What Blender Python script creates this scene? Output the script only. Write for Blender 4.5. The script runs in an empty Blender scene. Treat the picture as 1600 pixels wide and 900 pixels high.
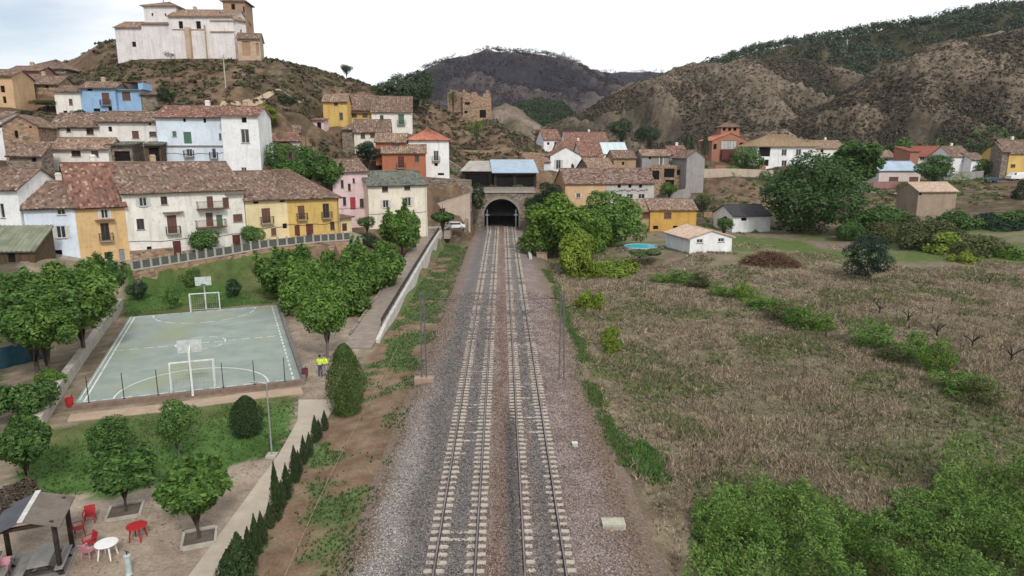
import bpy, bmesh, math, random
import numpy as np
from mathutils import Vector, Matrix, noise as mnoise
R = math.radians
random.seed(7)
rng = np.random.default_rng(11)
scene = bpy.context.scene
COL = scene.collection
# ---------------------------------------------------------------- camera
FPX = 1040.0                       # focal length in pixels of a 1600 px wide picture
PITCH, YAW = R(11.52), R(0.85)
CAM = Vector((0.14, 0.0, 17.45))
cd = bpy.data.cameras.new('camera'); cam = bpy.data.objects.new('camera', cd); COL.objects.link(cam)
cd.sensor_width = 36.0; cd.lens = 36.0 * FPX / 1600.0; cd.clip_start = 0.5; cd.clip_end = 9000
cam.location = CAM; cam.rotation_euler = (R(90) - PITCH, 0, -YAW)
scene.camera = cam
scene.render.resolution_x, scene.render.resolution_y = 1024, 576
# ---------------------------------------------------------------- sky, sun, exposure
SUN_EL, SUN_AZ = R(42), R(160)      # azimuth clockwise from +Y
w = bpy.data.worlds.new('World'); scene.world = w; w.use_nodes = True
nt = w.node_tree; nt.nodes.clear()
def N(t, kind, **kw):
    n = t.nodes.new(kind)
    for k, v in kw.items(): setattr(n, k, v)
    return n
def L(t, a, b): t.links.new(a, b)
wo = N(nt, 'ShaderNodeOutputWorld'); bg = N(nt, 'ShaderNodeBackground'); bg.inputs['Strength'].default_value = 0.075
sky = N(nt, 'ShaderNodeTexSky'); sky.sky_type = 'NISHITA'; sky.sun_disc = False
sky.sun_elevation = SUN_EL; sky.sun_rotation = SUN_AZ; sky.altitude = 700; sky.dust_density = 1.6
tc = N(nt, 'ShaderNodeTexCoord'); mp = N(nt, 'ShaderNodeMapping'); mp.inputs['Scale'].default_value = (1.0, 1.0, 3.2)
mp.inputs['Location'].default_value = (0.35, 0.0, 0.2)
n1 = N(nt, 'ShaderNodeTexNoise'); n1.inputs['Scale'].default_value = 1.5; n1.inputs['Detail'].default_value = 7; n1.inputs['Roughness'].default_value = .55
n1.inputs['Distortion'].default_value = .4
cr = N(nt, 'ShaderNodeValToRGB'); cr.color_ramp.elements[0].position = .42; cr.color_ramp.elements[1].position = .66
cr.color_ramp.elements[0].color = (.16, .16, .16, 1); cr.color_ramp.elements[1].color = (.97, .97, .97, 1)
mx = N(nt, 'ShaderNodeMix', data_type='RGBA'); mx.inputs['B'].default_value = (10.7, 10.9, 11.05, 1)
# cloud cover thins towards the west (left of the valley)
sx = N(nt, 'ShaderNodeSeparateXYZ'); mr = N(nt, 'ShaderNodeMapRange'); mr.inputs['From Min'].default_value = -.55; mr.inputs['From Max'].default_value = .15
mr.inputs['To Min'].default_value = 0.0; mr.inputs['To Max'].default_value = .24
ad = N(nt, 'ShaderNodeMath', operation='ADD')
L(nt, tc.outputs['Generated'], mp.inputs['Vector']); L(nt, mp.outputs[0], n1.inputs['Vector'])
L(nt, tc.outputs['Generated'], sx.inputs[0]); L(nt, sx.outputs['X'], mr.inputs['Value'])
L(nt, n1.outputs['Fac'], ad.inputs[0]); L(nt, mr.outputs[0], ad.inputs[1]); L(nt, ad.outputs[0], cr.inputs['Fac'])
L(nt, cr.outputs['Color'], mx.inputs['Factor']); L(nt, sky.outputs[0], mx.inputs['A'])
L(nt, mx.outputs['Result'], bg.inputs['Color']); L(nt, bg.outputs[0], wo.inputs[0])
sd = bpy.data.lights.new('sun', 'SUN'); sd.energy = 1.5; sd.angle = R(10); sd.color = (1, .96, .9)
sun = bpy.data.objects.new('sun', sd); COL.objects.link(sun); sun.location = (60, -40, 120)
sdir = Vector((math.sin(SUN_AZ) * math.cos(SUN_EL), math.cos(SUN_AZ) * math.cos(SUN_EL), math.sin(SUN_EL)))
sun.rotation_euler = sdir.to_track_quat('Z', 'Y').to_euler()
scene.view_settings.view_transform = 'Standard'; scene.view_settings.look = 'None'
scene.view_settings.exposure = 0.50; scene.view_settings.gamma = 1.0; scene.view_settings.use_curve_mapping = False
scene.render.engine = 'CYCLES'
# ---------------------------------------------------------------- picture <-> place
_f = Vector((math.sin(YAW) * math.cos(PITCH), math.cos(YAW) * math.cos(PITCH), -math.sin(PITCH)))
_r = Vector((math.cos(YAW), -math.sin(YAW), 0)); _u = _r.cross(_f)
def ray(px, py): return _f + _r * ((px - 800) / FPX) + _u * ((450 - py) / FPX)
def at(px, py, Y):                 # the point at distance Y along the valley
    d = ray(px, py); return CAM + d * (Y / d.y)
def G(px, py, z=0.0):              # the point at height z
    d = ray(px, py); return CAM + d * ((z - CAM.z) / d.z)
def scl(p): return FPX / (Vector(p) - CAM).dot(_f)      # pixels per metre at p
# ---------------------------------------------------------------- mesh helpers
def link(o, parent=None):
    COL.objects.link(o)
    if parent is not None: o.parent = parent
    return o
def tag(o, label=None, cat=None, group=None, kind=None):
    if label: o['label'] = label
    if cat: o['category'] = cat
    if group: o['group'] = group
    if kind: o['kind'] = kind
    return o
def empty(name, loc, rz=0.0):
    o = bpy.data.objects.new(name, None); o.location = loc; o.rotation_euler = (0, 0, rz); o.empty_display_size = .5
    return link(o)
class MB:
    def __init__(s): s.v = []; s.f = []; s.uv = None
    def add(s, vs, fs):
        b = len(s.v); s.v += [tuple(p) for p in vs]; s.f += [tuple(b + i for i in f) for f in fs]; return s
    def quad(s, a, b, c, d): return s.add([a, b, c, d], [(0, 1, 2, 3)])
    def poly(s, pts): return s.add(pts, [tuple(range(len(pts)))])
    def box(s, x0, x1, y0, y1, z0, z1):
        return s.add([(x0,y0,z0),(x1,y0,z0),(x1,y1,z0),(x0,y1,z0),(x0,y0,z1),(x1,y0,z1),(x1,y1,z1),(x0,y1,z1)],
                     [(0,3,2,1),(4,5,6,7),(0,1,5,4),(1,2,6,5),(2,3,7,6),(3,0,4,7)])
    def prism(s, pts, z0, z1):
        n = len(pts); z0 = z0 if hasattr(z0, '__len__') else [z0] * n; z1 = z1 if hasattr(z1, '__len__') else [z1] * n
        return s.add([(p[0], p[1], z) for p, z in zip(pts, z0)] + [(p[0], p[1], z) for p, z in zip(pts, z1)],
                     [tuple(range(n))[::-1], tuple(range(n, 2 * n))] + [(i, (i+1) % n, n + (i+1) % n, n + i) for i in range(n)])
    def tube(s, p, q, r0, r1=None, n=8):
        p, q = Vector(p), Vector(q); r1 = r0 if r1 is None else r1
        ax = (q - p).normalized(); a = ax.orthogonal().normalized(); b = ax.cross(a)
        vs = [c + (a * math.cos(t) + b * math.sin(t)) * r for c, r in ((p, r0), (q, r1)) for t in [2*math.pi*i/n for i in range(n)]]
        return s.add(vs, [(i, (i+1) % n, n + (i+1) % n, n + i) for i in range(n)] + [tuple(range(n))[::-1], tuple(range(n, 2*n))])
    def bar(s, p, q, w, h):
        p, q = Vector(p), Vector(q); ax = (q - p).normalized(); up = Vector((0,0,1)) if abs(ax.z) < .95 else Vector((0,1,0))
        a = ax.cross(up).normalized() * (w / 2); b = ax.cross(a).normalized() * (h / 2)
        vs = [c + i + j for c in (p, q) for i, j in ((-a,-b),(a,-b),(a,b),(-a,b))]
        return s.add(vs, [(0,3,2,1),(4,5,6,7),(0,1,5,4),(1,2,6,5),(2,3,7,6),(3,0,4,7)])
    def lathe(s, c, prof, n=16):
        vs = [(c[0] + r*math.cos(2*math.pi*i/n), c[1] + r*math.sin(2*math.pi*i/n), c[2] + z) for r, z in prof for i in range(n)]
        fs = [(k*n+i, k*n+(i+1) % n, (k+1)*n+(i+1) % n, (k+1)*n+i) for k in range(len(prof)-1) for i in range(n)]
        fs += [tuple(range(n))[::-1], tuple(range((len(prof)-1)*n, len(prof)*n))]
        return s.add(vs, fs)
    def mesh(s, name, smooth=False):
        m = bpy.data.meshes.new(name); m.from_pydata(s.v, [], s.f); m.update()
        if s.uv is not None:
            l = m.uv_layers.new(name='UVMap'); vi = np.zeros(len(m.loops), int); m.loops.foreach_get('vertex_index', vi)
            l.data.foreach_set('uv', np.array(s.uv, 'f')[vi].ravel())
        if smooth: m.polygons.foreach_set('use_smooth', np.ones(len(m.polygons), bool))
        return m
    def build(s, name, mat, parent=None, smooth=False):
        m = s.mesh(name, smooth); m.materials.append(mat)
        return link(bpy.data.objects.new(name, m), parent)
def np_mesh(name, V, F, mat, col=None, smooth=False, uv=None):
    V = np.asarray(V, 'f'); F = np.asarray(F, 'i'); k = F.shape[1]
    m = bpy.data.meshes.new(name); m.vertices.add(len(V)); m.vertices.foreach_set('co', V.ravel())
    m.loops.add(F.size); m.loops.foreach_set('vertex_index', F.ravel())
    m.polygons.add(len(F)); m.polygons.foreach_set('loop_start', np.arange(0, F.size, k, dtype='i'))
    m.polygons.foreach_set('loop_total', np.full(len(F), k, 'i'))
    if smooth: m.polygons.foreach_set('use_smooth', np.ones(len(F), bool))
    m.update(calc_edges=True)
    if col is not None:
        a = m.attributes.new('Col', 'FLOAT_COLOR', 'POINT'); c = np.ones((len(V), 4), 'f'); c[:, :3] = col; a.data.foreach_set('color', c.ravel())
    m.materials.append(mat); return m
def np_obj(name, *a, parent=None, **k): return link(bpy.data.objects.new(name, np_mesh(name, *a, **k)), parent)
# ---------------------------------------------------------------- materials (node based)
_mats = {}
def mat(name, c1, c2=None, scale=3.0, rough=.85, bump=0.0, detail=6, contrast=(.35, .65), c3=None, s3=.4, metal=0.0, bscale=None, spec=.3, coord='Object', stretch=(1,1,1)):
    if name in _mats: return _mats[name]
    m = bpy.data.materials.new(name); m.use_nodes = True; t = m.node_tree; b = t.nodes['Principled BSDF']
    b.inputs['Roughness'].default_value = rough; b.inputs['Metallic'].default_value = metal; b.inputs['Specular IOR Level'].default_value = spec
    c2 = c2 or tuple(x * .72 for x in c1)
    tcn = N(t, 'ShaderNodeTexCoord'); src = tcn.outputs[coord]
    if coord == 'Object' and name.startswith('world_'): g = N(t, 'ShaderNodeNewGeometry'); src = g.outputs['Position']
    if stretch != (1,1,1):
        mpn = N(t, 'ShaderNodeMapping'); mpn.inputs['Scale'].default_value = stretch; L(t, src, mpn.inputs[0]); src = mpn.outputs[0]
    n = N(t, 'ShaderNodeTexNoise'); n.inputs['Scale'].default_value = scale; n.inputs['Detail'].default_value = detail; n.inputs['Roughness'].default_value = .6
    r = N(t, 'ShaderNodeValToRGB'); r.color_ramp.elements[0].position, r.color_ramp.elements[1].position = contrast
    r.color_ramp.elements[0].color = (*c2, 1); r.color_ramp.elements[1].color = (*c1, 1)
    L(t, src, n.inputs['Vector']); L(t, n.outputs['Fac'], r.inputs['Fac']); out = r.outputs['Color']
    if c3:
        n3 = N(t, 'ShaderNodeTexNoise'); n3.inputs['Scale'].default_value = s3; n3.inputs['Detail'].default_value = 5
        r3 = N(t, 'ShaderNodeValToRGB'); r3.color_ramp.elements[0].position = .5; r3.color_ramp.elements[1].position = .68
        mm = N(t, 'ShaderNodeMix', data_type='RGBA'); mm.inputs['B'].default_value = (*c3, 1)
        L(t, src, n3.inputs['Vector']); L(t, n3.outputs['Fac'], r3.inputs['Fac']); L(t, r3.outputs['Color'], mm.inputs['Factor'])
        L(t, out, mm.inputs['A']); out = mm.outputs['Result']
    L(t, out, b.inputs['Base Color'])
    if bump:
        nb = N(t, 'ShaderNodeTexNoise'); nb.inputs['Scale'].default_value = bscale or scale * 4; nb.inputs['Detail'].default_value = 5
        bp = N(t, 'ShaderNodeBump'); bp.inputs['Strength'].default_value = bump; bp.inputs['Distance'].default_value = .05
        L(t, src, nb.inputs['Vector']); L(t, nb.outputs['Fac'], bp.inputs['Height']); L(t, bp.outputs[0], b.inputs['Normal'])
    _mats[name] = m; return m
def plaster(name, c, dirt=.35):
    """painted render: broad mottling, vertical rain streaks, dirty base tone"""
    if name in _mats: return _mats[name]
    m = bpy.data.materials.new(name); m.use_nodes = True; t = m.node_tree; b = t.nodes['Principled BSDF']
    b.inputs['Roughness'].default_value = .9; b.inputs['Specular IOR Level'].default_value = .15
    g = N(t, 'ShaderNodeNewGeometry')
    def nz(sc, st, lo, hi, det=5):
        mpn = N(t, 'ShaderNodeMapping'); mpn.inputs['Scale'].default_value = st; L(t, g.outputs['Position'], mpn.inputs[0])
        n = N(t, 'ShaderNodeTexNoise'); n.inputs['Scale'].default_value = sc; n.inputs['Detail'].default_value = det; L(t, mpn.outputs[0], n.inputs['Vector'])
        r = N(t, 'ShaderNodeMapRange'); r.inputs['From Min'].default_value = lo; r.inputs['From Max'].default_value = hi; L(t, n.outputs['Fac'], r.inputs['Value'])
        return r.outputs[0]
    col = None
    a = N(t, 'ShaderNodeMix', data_type='RGBA'); a.inputs['A'].default_value = (*c, 1); a.inputs['B'].default_value = (*[x * .84 for x in c], 1)
    L(t, nz(.5, (1,1,1), .35, .7), a.inputs['Factor'])
    d = N(t, 'ShaderNodeMix', data_type='RGBA'); d.inputs['B'].default_value = (c[0]*.52+.03, c[1]*.48+.02, c[2]*.45+.02, 1); L(t, a.outputs['Result'], d.inputs['A'])
    k = N(t, 'ShaderNodeMath', operation='MULTIPLY'); k.inputs[1].default_value = min(.9, dirt * 1.7); L(t, nz(1.0, (1.6, 1.6, .22), .52, .78), k.inputs[0]); L(t, k.outputs[0], d.inputs['Factor'])
    e = N(t, 'ShaderNodeMix', data_type='RGBA'); e.inputs['B'].default_value = (c[0]*.7, c[1]*.66, c[2]*.62, 1); L(t, d.outputs['Result'], e.inputs['A'])
    k2 = N(t, 'ShaderNodeMath', operation='MULTIPLY'); k2.inputs[1].default_value = min(.9, dirt * 1.5); L(t, nz(2.6, (1,1,1), .56, .66, 8), k2.inputs[0]); L(t, k2.outputs[0], e.inputs['Factor'])
    L(t, e.outputs['Result'], b.inputs['Base Color'])
    nb = N(t, 'ShaderNodeTexNoise'); nb.inputs['Scale'].default_value = 5; nb.inputs['Detail'].default_value = 6
    bp = N(t, 'ShaderNodeBump'); bp.inputs['Strength'].default_value = .25; bp.inputs['Distance'].default_value = .05
    L(t, g.outputs['Position'], nb.inputs['Vector']); L(t, nb.outputs['Fac'], bp.inputs['Height']); L(t, bp.outputs[0], b.inputs['Normal'])
    _mats[name] = m; return m
def stonework(name, c1, c2, c3, scale=2.2, bump=.8):
    if name in _mats: return _mats[name]
    m = bpy.data.materials.new(name); m.use_nodes = True; t = m.node_tree; b = t.nodes['Principled BSDF']; b.inputs['Roughness'].default_value = .95
    g = N(t, 'ShaderNodeNewGeometry'); mpn = N(t, 'ShaderNodeMapping'); mpn.inputs['Scale'].default_value = (1, 1, 1.7); L(t, g.outputs['Position'], mpn.inputs[0])
    v = N(t, 'ShaderNodeTexVoronoi'); v.inputs['Scale'].default_value = scale; L(t, mpn.outputs[0], v.inputs['Vector'])
    n = N(t, 'ShaderNodeTexNoise'); n.inputs['Scale'].default_value = .6; n.inputs['Detail'].default_value = 7; L(t, g.outputs['Position'], n.inputs['Vector'])
    sp = N(t, 'ShaderNodeSeparateColor'); L(t, v.outputs['Color'], sp.inputs[0])
    r = N(t, 'ShaderNodeValToRGB'); r.color_ramp.elements[0].color = (*c2, 1); r.color_ramp.elements[1].color = (*c1, 1); L(t, sp.outputs[0], r.inputs['Fac'])
    mm = N(t, 'ShaderNodeMix', data_type='RGBA'); mm.inputs['B'].default_value = (*c3, 1); L(t, r.outputs['Color'], mm.inputs['A'])
    mr_ = N(t, 'ShaderNodeMapRange'); mr_.inputs['From Min'].default_value = .45; mr_.inputs['From Max'].default_value = .7; L(t, n.outputs['Fac'], mr_.inputs['Value']); L(t, mr_.outputs[0], mm.inputs['Factor'])
    L(t, mm.outputs['Result'], b.inputs['Base Color'])
    bp = N(t, 'ShaderNodeBump'); bp.inputs['Strength'].default_value = bump; bp.inputs['Distance'].default_value = .06; bp.invert = True
    L(t, v.outputs['Distance'], bp.inputs['Height']); L(t, bp.outputs[0], b.inputs['Normal'])
    _mats[name] = m; return m
def tiles(name, cols, pitch=.31, course=.42, patch=(.2, .17, .13)):
    """clay roof tiles: every tile its own tone (cells in UV metres), lichen patches"""
    if name in _mats: return _mats[name]
    m = bpy.data.materials.new(name); m.use_nodes = True; t = m.node_tree; b = t.nodes['Principled BSDF']; b.inputs['Roughness'].default_value = .9; b.inputs['Specular IOR Level'].default_value = .15
    uv = N(t, 'ShaderNodeUVMap'); mpn = N(t, 'ShaderNodeMapping'); mpn.inputs['Scale'].default_value = (1/pitch, 1/course, 1); L(t, uv.outputs[0], mpn.inputs[0])
    fl = N(t, 'ShaderNodeVectorMath', operation='FLOOR'); L(t, mpn.outputs[0], fl.inputs[0])
    oi = N(t, 'ShaderNodeObjectInfo'); av = N(t, 'ShaderNodeVectorMath', operation='ADD'); L(t, fl.outputs[0], av.inputs[0]); L(t, oi.outputs['Location'], av.inputs[1])
    wn = N(t, 'ShaderNodeTexWhiteNoise', noise_dimensions='3D'); L(t, av.outputs[0], wn.inputs['Vector'])
    r = N(t, 'ShaderNodeValToRGB'); r.color_ramp.interpolation = 'LINEAR'; e = r.color_ramp.elements
    e[0].color = (*cols[0], 1); e[1].color = (*cols[-1], 1)
    for i, c in enumerate(cols[1:-1]): q = e.new((i + 1) / (len(cols) - 1)); q.color = (*c, 1)
    L(t, wn.outputs['Value'], r.inputs['Fac'])
    g = N(t, 'ShaderNodeNewGeometry'); n = N(t, 'ShaderNodeTexNoise'); n.inputs['Scale'].default_value = .55; n.inputs['Detail'].default_value = 8; L(t, g.outputs['Position'], n.inputs['Vector'])
    mr_ = N(t, 'ShaderNodeMapRange'); mr_.inputs['From Min'].default_value = .46; mr_.inputs['From Max'].default_value = .64; mr_.inputs['To Max'].default_value = .45; L(t, n.outputs['Fac'], mr_.inputs['Value'])
    mm = N(t, 'ShaderNodeMix', data_type='RGBA'); mm.inputs['B'].default_value = (*patch, 1); L(t, r.outputs['Color'], mm.inputs['A']); L(t, mr_.outputs[0], mm.inputs['Factor'])
    L(t, mm.outputs['Result'], b.inputs['Base Color'])
    fr = N(t, 'ShaderNodeVectorMath', operation='FRACTION'); L(t, mpn.outputs[0], fr.inputs[0]); s_ = N(t, 'ShaderNodeSeparateXYZ'); L(t, fr.outputs[0], s_.inputs[0])
    bp = N(t, 'ShaderNodeBump'); bp.inputs['Strength'].default_value = .7; bp.inputs['Distance'].default_value = .06; L(t, s_.outputs['Y'], bp.inputs['Height']); L(t, bp.outputs[0], b.inputs['Normal'])
    _mats[name] = m; return m
def vcol(name, rough=.95, noise_s=0, amt=.35, isl=0.0, transl=0.0, fine=0, bump=0):
    """colour comes from the mesh attribute Col, broken up by noise and per piece"""
    if name in _mats: return _mats[name]
    m = bpy.data.materials.new(name); m.use_nodes = True; t = m.node_tree; b = t.nodes['Principled BSDF']
    b.inputs['Roughness'].default_value = rough; b.inputs['Specular IOR Level'].default_value = .12
    a = N(t, 'ShaderNodeAttribute', attribute_name='Col'); out = a.outputs['Color']; g = N(t, 'ShaderNodeNewGeometry')
    for sc, am in ((noise_s, amt), (fine, amt * .9)):
        if not sc: continue
        n = N(t, 'ShaderNodeTexNoise'); n.inputs['Scale'].default_value = sc; n.inputs['Detail'].default_value = 8; n.inputs['Roughness'].default_value = .65; L(t, g.outputs['Position'], n.inputs['Vector'])
        mr_ = N(t, 'ShaderNodeMapRange'); mr_.inputs['From Min'].default_value = .3; mr_.inputs['From Max'].default_value = .7; mr_.inputs['To Min'].default_value = 1 - am; mr_.inputs['To Max'].default_value = 1 + am; L(t, n.outputs['Fac'], mr_.inputs['Value'])
        vm = N(t, 'ShaderNodeVectorMath', operation='SCALE'); L(t, out, vm.inputs[0]); L(t, mr_.outputs[0], vm.inputs['Scale']); out = vm.outputs[0]
    if isl:
        mr_ = N(t, 'ShaderNodeMapRange'); mr_.inputs['To Min'].default_value = 1 - isl; mr_.inputs['To Max'].default_value = 1 + isl; L(t, g.outputs['Random Per Island'], mr_.inputs['Value'])
        vm = N(t, 'ShaderNodeVectorMath', operation='SCALE'); L(t, out, vm.inputs[0]); L(t, mr_.outputs[0], vm.inputs['Scale']); out = vm.outputs[0]
    L(t, out, b.inputs['Base Color'])
    if bump:
        nb = N(t, 'ShaderNodeTexNoise'); nb.inputs['Scale'].default_value = fine or noise_s; nb.inputs['Detail'].default_value = 6; L(t, g.outputs['Position'], nb.inputs['Vector'])
        bp = N(t, 'ShaderNodeBump'); bp.inputs['Strength'].default_value = bump; bp.inputs['Distance'].default_value = .1; L(t, nb.outputs['Fac'], bp.inputs['Height']); L(t, bp.outputs[0], b.inputs['Normal'])
    if transl:
        tr = N(t, 'ShaderNodeBsdfTranslucent'); ms = N(t, 'ShaderNodeMixShader'); ms.inputs[0].default_value = transl
        L(t, out, tr.inputs['Color']); L(t, b.outputs[0], ms.inputs[1]); L(t, tr.outputs[0], ms.inputs[2]); L(t, ms.outputs[0], t.nodes['Material Output'].inputs[0])
    _mats[name] = m; return m
def leafmat(name, c_dark, c_light, transl=.3):
    """leaves: every leaf its own tone, whole clumps lighter or darker, light shining through"""
    if name in _mats: return _mats[name]
    m = bpy.data.materials.new(name); m.use_nodes = True; t = m.node_tree; b = t.nodes['Principled BSDF']
    b.inputs['Roughness'].default_value = .6; b.inputs['Specular IOR Level'].default_value = .2
    g = N(t, 'ShaderNodeNewGeometry'); tcn = N(t, 'ShaderNodeTexCoord'); oi = N(t, 'ShaderNodeObjectInfo')
    n = N(t, 'ShaderNodeTexNoise'); n.inputs['Scale'].default_value = 2.8; n.inputs['Detail'].default_value = 3; L(t, tcn.outputs['Object'], n.inputs['Vector'])
    a1 = N(t, 'ShaderNodeMath', operation='MULTIPLY_ADD'); a1.inputs[1].default_value = .75; a1.inputs[2].default_value = -.62; L(t, g.outputs['Random Per Island'], a1.inputs[0])
    a2 = N(t, 'ShaderNodeMath', operation='MULTIPLY_ADD'); a2.inputs[1].default_value = 1.35; L(t, n.outputs['Fac'], a2.inputs[0]); L(t, a1.outputs[0], a2.inputs[2])
    a3 = N(t, 'ShaderNodeMath', operation='MULTIPLY_ADD'); a3.inputs[1].default_value = .30; a3.use_clamp = True; L(t, oi.outputs['Random'], a3.inputs[0]); L(t, a2.outputs[0], a3.inputs[2])
    mm = N(t, 'ShaderNodeMix', data_type='RGBA'); mm.inputs['A'].default_value = (*c_dark, 1); mm.inputs['B'].default_value = (*c_light, 1); L(t, a3.outputs[0], mm.inputs['Factor'])
    L(t, mm.outputs['Result'], b.inputs['Base Color'])
    tr = N(t, 'ShaderNodeBsdfTranslucent'); ms = N(t, 'ShaderNodeMixShader'); ms.inputs[0].default_value = transl
    L(t, mm.outputs['Result'], tr.inputs['Color']); L(t, b.outputs[0], ms.inputs[1]); L(t, tr.outputs[0], ms.inputs[2]); L(t, ms.outputs[0], t.nodes['Material Output'].inputs[0])
    _mats[name] = m; return m
# vectorised value noise for terrain, colours and scatter
_perm = rng.permutation(4096); _val = rng.random(4096)
def vnoise(x, y, s=1.0, octs=4, seed=0):
    x = np.asarray(x, float) * s + seed * 17.3; y = np.asarray(y, float) * s + seed * 9.1; tot = 0; amp = 1; nrm = 0
    for _ in range(octs):
        xi = np.floor(x).astype(int); yi = np.floor(y).astype(int); fx = x - xi; fy = y - yi; fx = fx*fx*(3-2*fx); fy = fy*fy*(3-2*fy)
        h = lambda a, b: _val[_perm[(_perm[a & 4095] + b) & 4095]]
        v = (h(xi,yi)*(1-fx) + h(xi+1,yi)*fx)*(1-fy) + (h(xi,yi+1)*(1-fx) + h(xi+1,yi+1)*fx)*fy
        tot = tot + v * amp; nrm += amp; amp *= .5; x = x * 2.03 + 5.1; y = y * 2.03 + 3.7
    return tot / nrm
def sstep(a, b, x): t = np.clip((np.asarray(x, float) - a) / (b - a), 0, 1); return t*t*(3-2*t)
def in_poly(x, y, P):
    x = np.asarray(x, float); y = np.asarray(y, float); c = np.zeros(x.shape, bool); n = len(P)
    for i in range(n):
        x1, y1 = P[i][0], P[i][1]; x2, y2 = P[i-1][0], P[i-1][1]
        if y1 == y2: continue
        k = ((y1 > y) != (y2 > y)) & (x < (x2-x1)*(y-y1)/(y2-y1) + x1); c ^= k
    return c
# ---------------------------------------------------------------- buildings: where every house stands
VIEWS = {'A': (0, 0, 3.6), 'B': (0, 200, 3.6), 'C': (380, 80, 3.6), 'D': (340, 230, 3.6), 'E': (780, 150, 3.6), 'F': (1160, 170, 3.6), 'P': (0, 0, 1.0)}
def vp(v, x, y): ox, oy, s = VIEWS[v]; return ox + x / s, oy + y / s
HOUSES = []
def H(name, label, v, fl, fr, eave, ridge, D, roof, wall, tile, wins=(), **o):
    a = at(*vp(v, fl[0], fl[1]), fl[2]); b = at(*vp(v, fr[0], fr[1]), fr[2])
    z0 = min(a.z, b.z); ex = Vector((b.x - a.x, b.y - a.y, 0)); W = ex.length; ex.normalize(); ey = Vector((-ex.y, ex.x, 0))
    O = Vector((a.x, a.y, z0))
    def hit(px, py, off=0.0):        # where the sight line meets the front (pushed back by off)
        d = ray(px, py); p = O + ey * off; t = (p - CAM).dot(ey) / d.dot(ey); q = CAM + d * t; return (q - O).dot(ex), q.z - z0
    he = hit(*vp(v, fl[0] + (fr[0]-fl[0]) * .5, eave if not isinstance(eave, tuple) else eave[0]))[1]
    mid = (fl[0] + fr[0]) / 2
    if roof in ('gable', 'hip'): hr = hit(*vp(v, mid, ridge), D / 2)[1]
    elif roof == 'shed': hr = hit(*vp(v, mid, ridge), D)[1]
    else: hr = hit(*vp(v, mid, ridge))[1]
    ws = []
    for q in wins:
        u0, h1 = hit(*vp(v, q[0], q[1])); u1, h0 = hit(*vp(v, q[2], q[3]))
        ws.append([max(.15, u0), max(.05, h0), min(W - .15, u1), min(he - .12, h1), q[4]])
    ws = [q for q in ws if q[2] - q[0] > .2 and q[3] - q[1] > .2]
    h = dict(name=name, label=label, O=O, ex=ex, ey=ey, W=W, D=D, he=he, hr=max(hr, he + .25) if roof != 'none' else he, roof=roof, wall=wall, tile=tile, wins=ws, hit=hit, v=v, **o)
    HOUSES.append(h); return h
WH = 'house'
# --- the row above the sports court
H(WH, 'white house with a brown tiled roof behind the corrugated lean-to', 'B', (-110,600,82), (132,600,82), 342, 232, 9, 'gable', 'white', 'tile_brown', [(-5,425,30,505,'w')])
H('lean_to', 'low shed with a mossy corrugated roof below the small terrace', 'B', (-110,760,76.5), (200,760,77), 690, 557, 4.2, 'shed', 'planks', 'corrugated_moss', [(40,705,90,755,'o'),(110,702,160,750,'s')], over=.35)
H(WH, 'bluish white three storey house with open white shutters beside the ochre house', 'B', (172,758,82), (455,738,84.5), 443, 305, 10, 'gable', 'bluewhite', 'tile_brown', [(318,452,370,488,'w'),(312,552,375,618,'k'),(297,688,355,738,'o')])
H(WH, 'narrow ochre house with one iron balcony and a reddish roof', 'B', (455,762,84.5), (735,748,88), 430, 200, 12, 'gable', 'ochre', 'tile_red', [(565,458,612,508,'k'),(562,536,622,630,'wb'),(668,682,705,742,'m'),(585,700,625,740,'w')], canopy=[(535,520,642)])
h4 = H(WH, 'large white house with dark eaves, wooden balconies and a maroon door', 'B', (733,795,88), (1392,668,98), 352, 196, 14, 'gable', 'warmwhite', 'tile_brown',
  [(780,392,830,440,'k'),(902,386,944,430,'w'),(766,512,815,570,'w'),(936,492,1000,590,'sb'),(825,668,855,684,'o'),(970,637,1025,728,'d'),
   (1162,385,1202,448,'sB'),(1250,392,1290,448,'s'),(1156,478,1202,552,'sB'),(1215,490,1255,552,'g'),(1310,486,1366,526,'s'),(1306,602,1356,672,'d')], canopy=[(915,478,1030),(1262,372,1385)], stonebase=(690, 745, 1200))
H(WH, 'pale yellow house between the large white house and the golden yellow one', 'D', (172,545,98), (405,520,102), 288, 137, 13, 'gable', 'paleyellow', 'tile_brown', [(200,301,232,317,'o'),(348,293,380,308,'o'),(246,345,300,425,'sb'),(300,456,332,496,'s'),(365,430,392,456,'o')])
H(WH, 'golden yellow house with two small balconies and brown doors', 'D', (405,520,102), (690,490,106.5), 281, 136, 13, 'hipr', 'yellow', 'tile_brown', [(450,330,492,405,'sb'),(590,318,630,396,'wb'),(432,440,465,500,'d'),(496,432,541,506,'d'),(632,420,660,465,'w')])
H('annex', 'low cream annex with a flat top beside the golden yellow house', 'D', (697,490,108), (757,480,110), 395, 388, 4, 'shed', 'paleyellow', 'tile_brown', [(700,430,730,470,'d')])
H(WH, 'pink house with a red door behind the cream house', 'C', (515,985,118), (712,985,121), 676, 612, 11, 'gable', 'pink', 'tile_brown', [(548,725,566,770,'w'),(588,745,606,785,'w'),(615,715,629,742,'w'),(560,820,580,868,'w'),(600,822,634,890,'r'),(655,830,680,880,'w')])
H(WH, 'cream house with a mossy grey green roof and white downpipe', 'C', (711,990,118.5), (1037,985,124), 750, 676, 9, 'gable', 'cream', 'tile_moss', [(780,756,815,790,'w'),(905,748,940,780,'w'),(785,838,820,880,'k'),(910,822,945,870,'k')], pipe=1)
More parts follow.
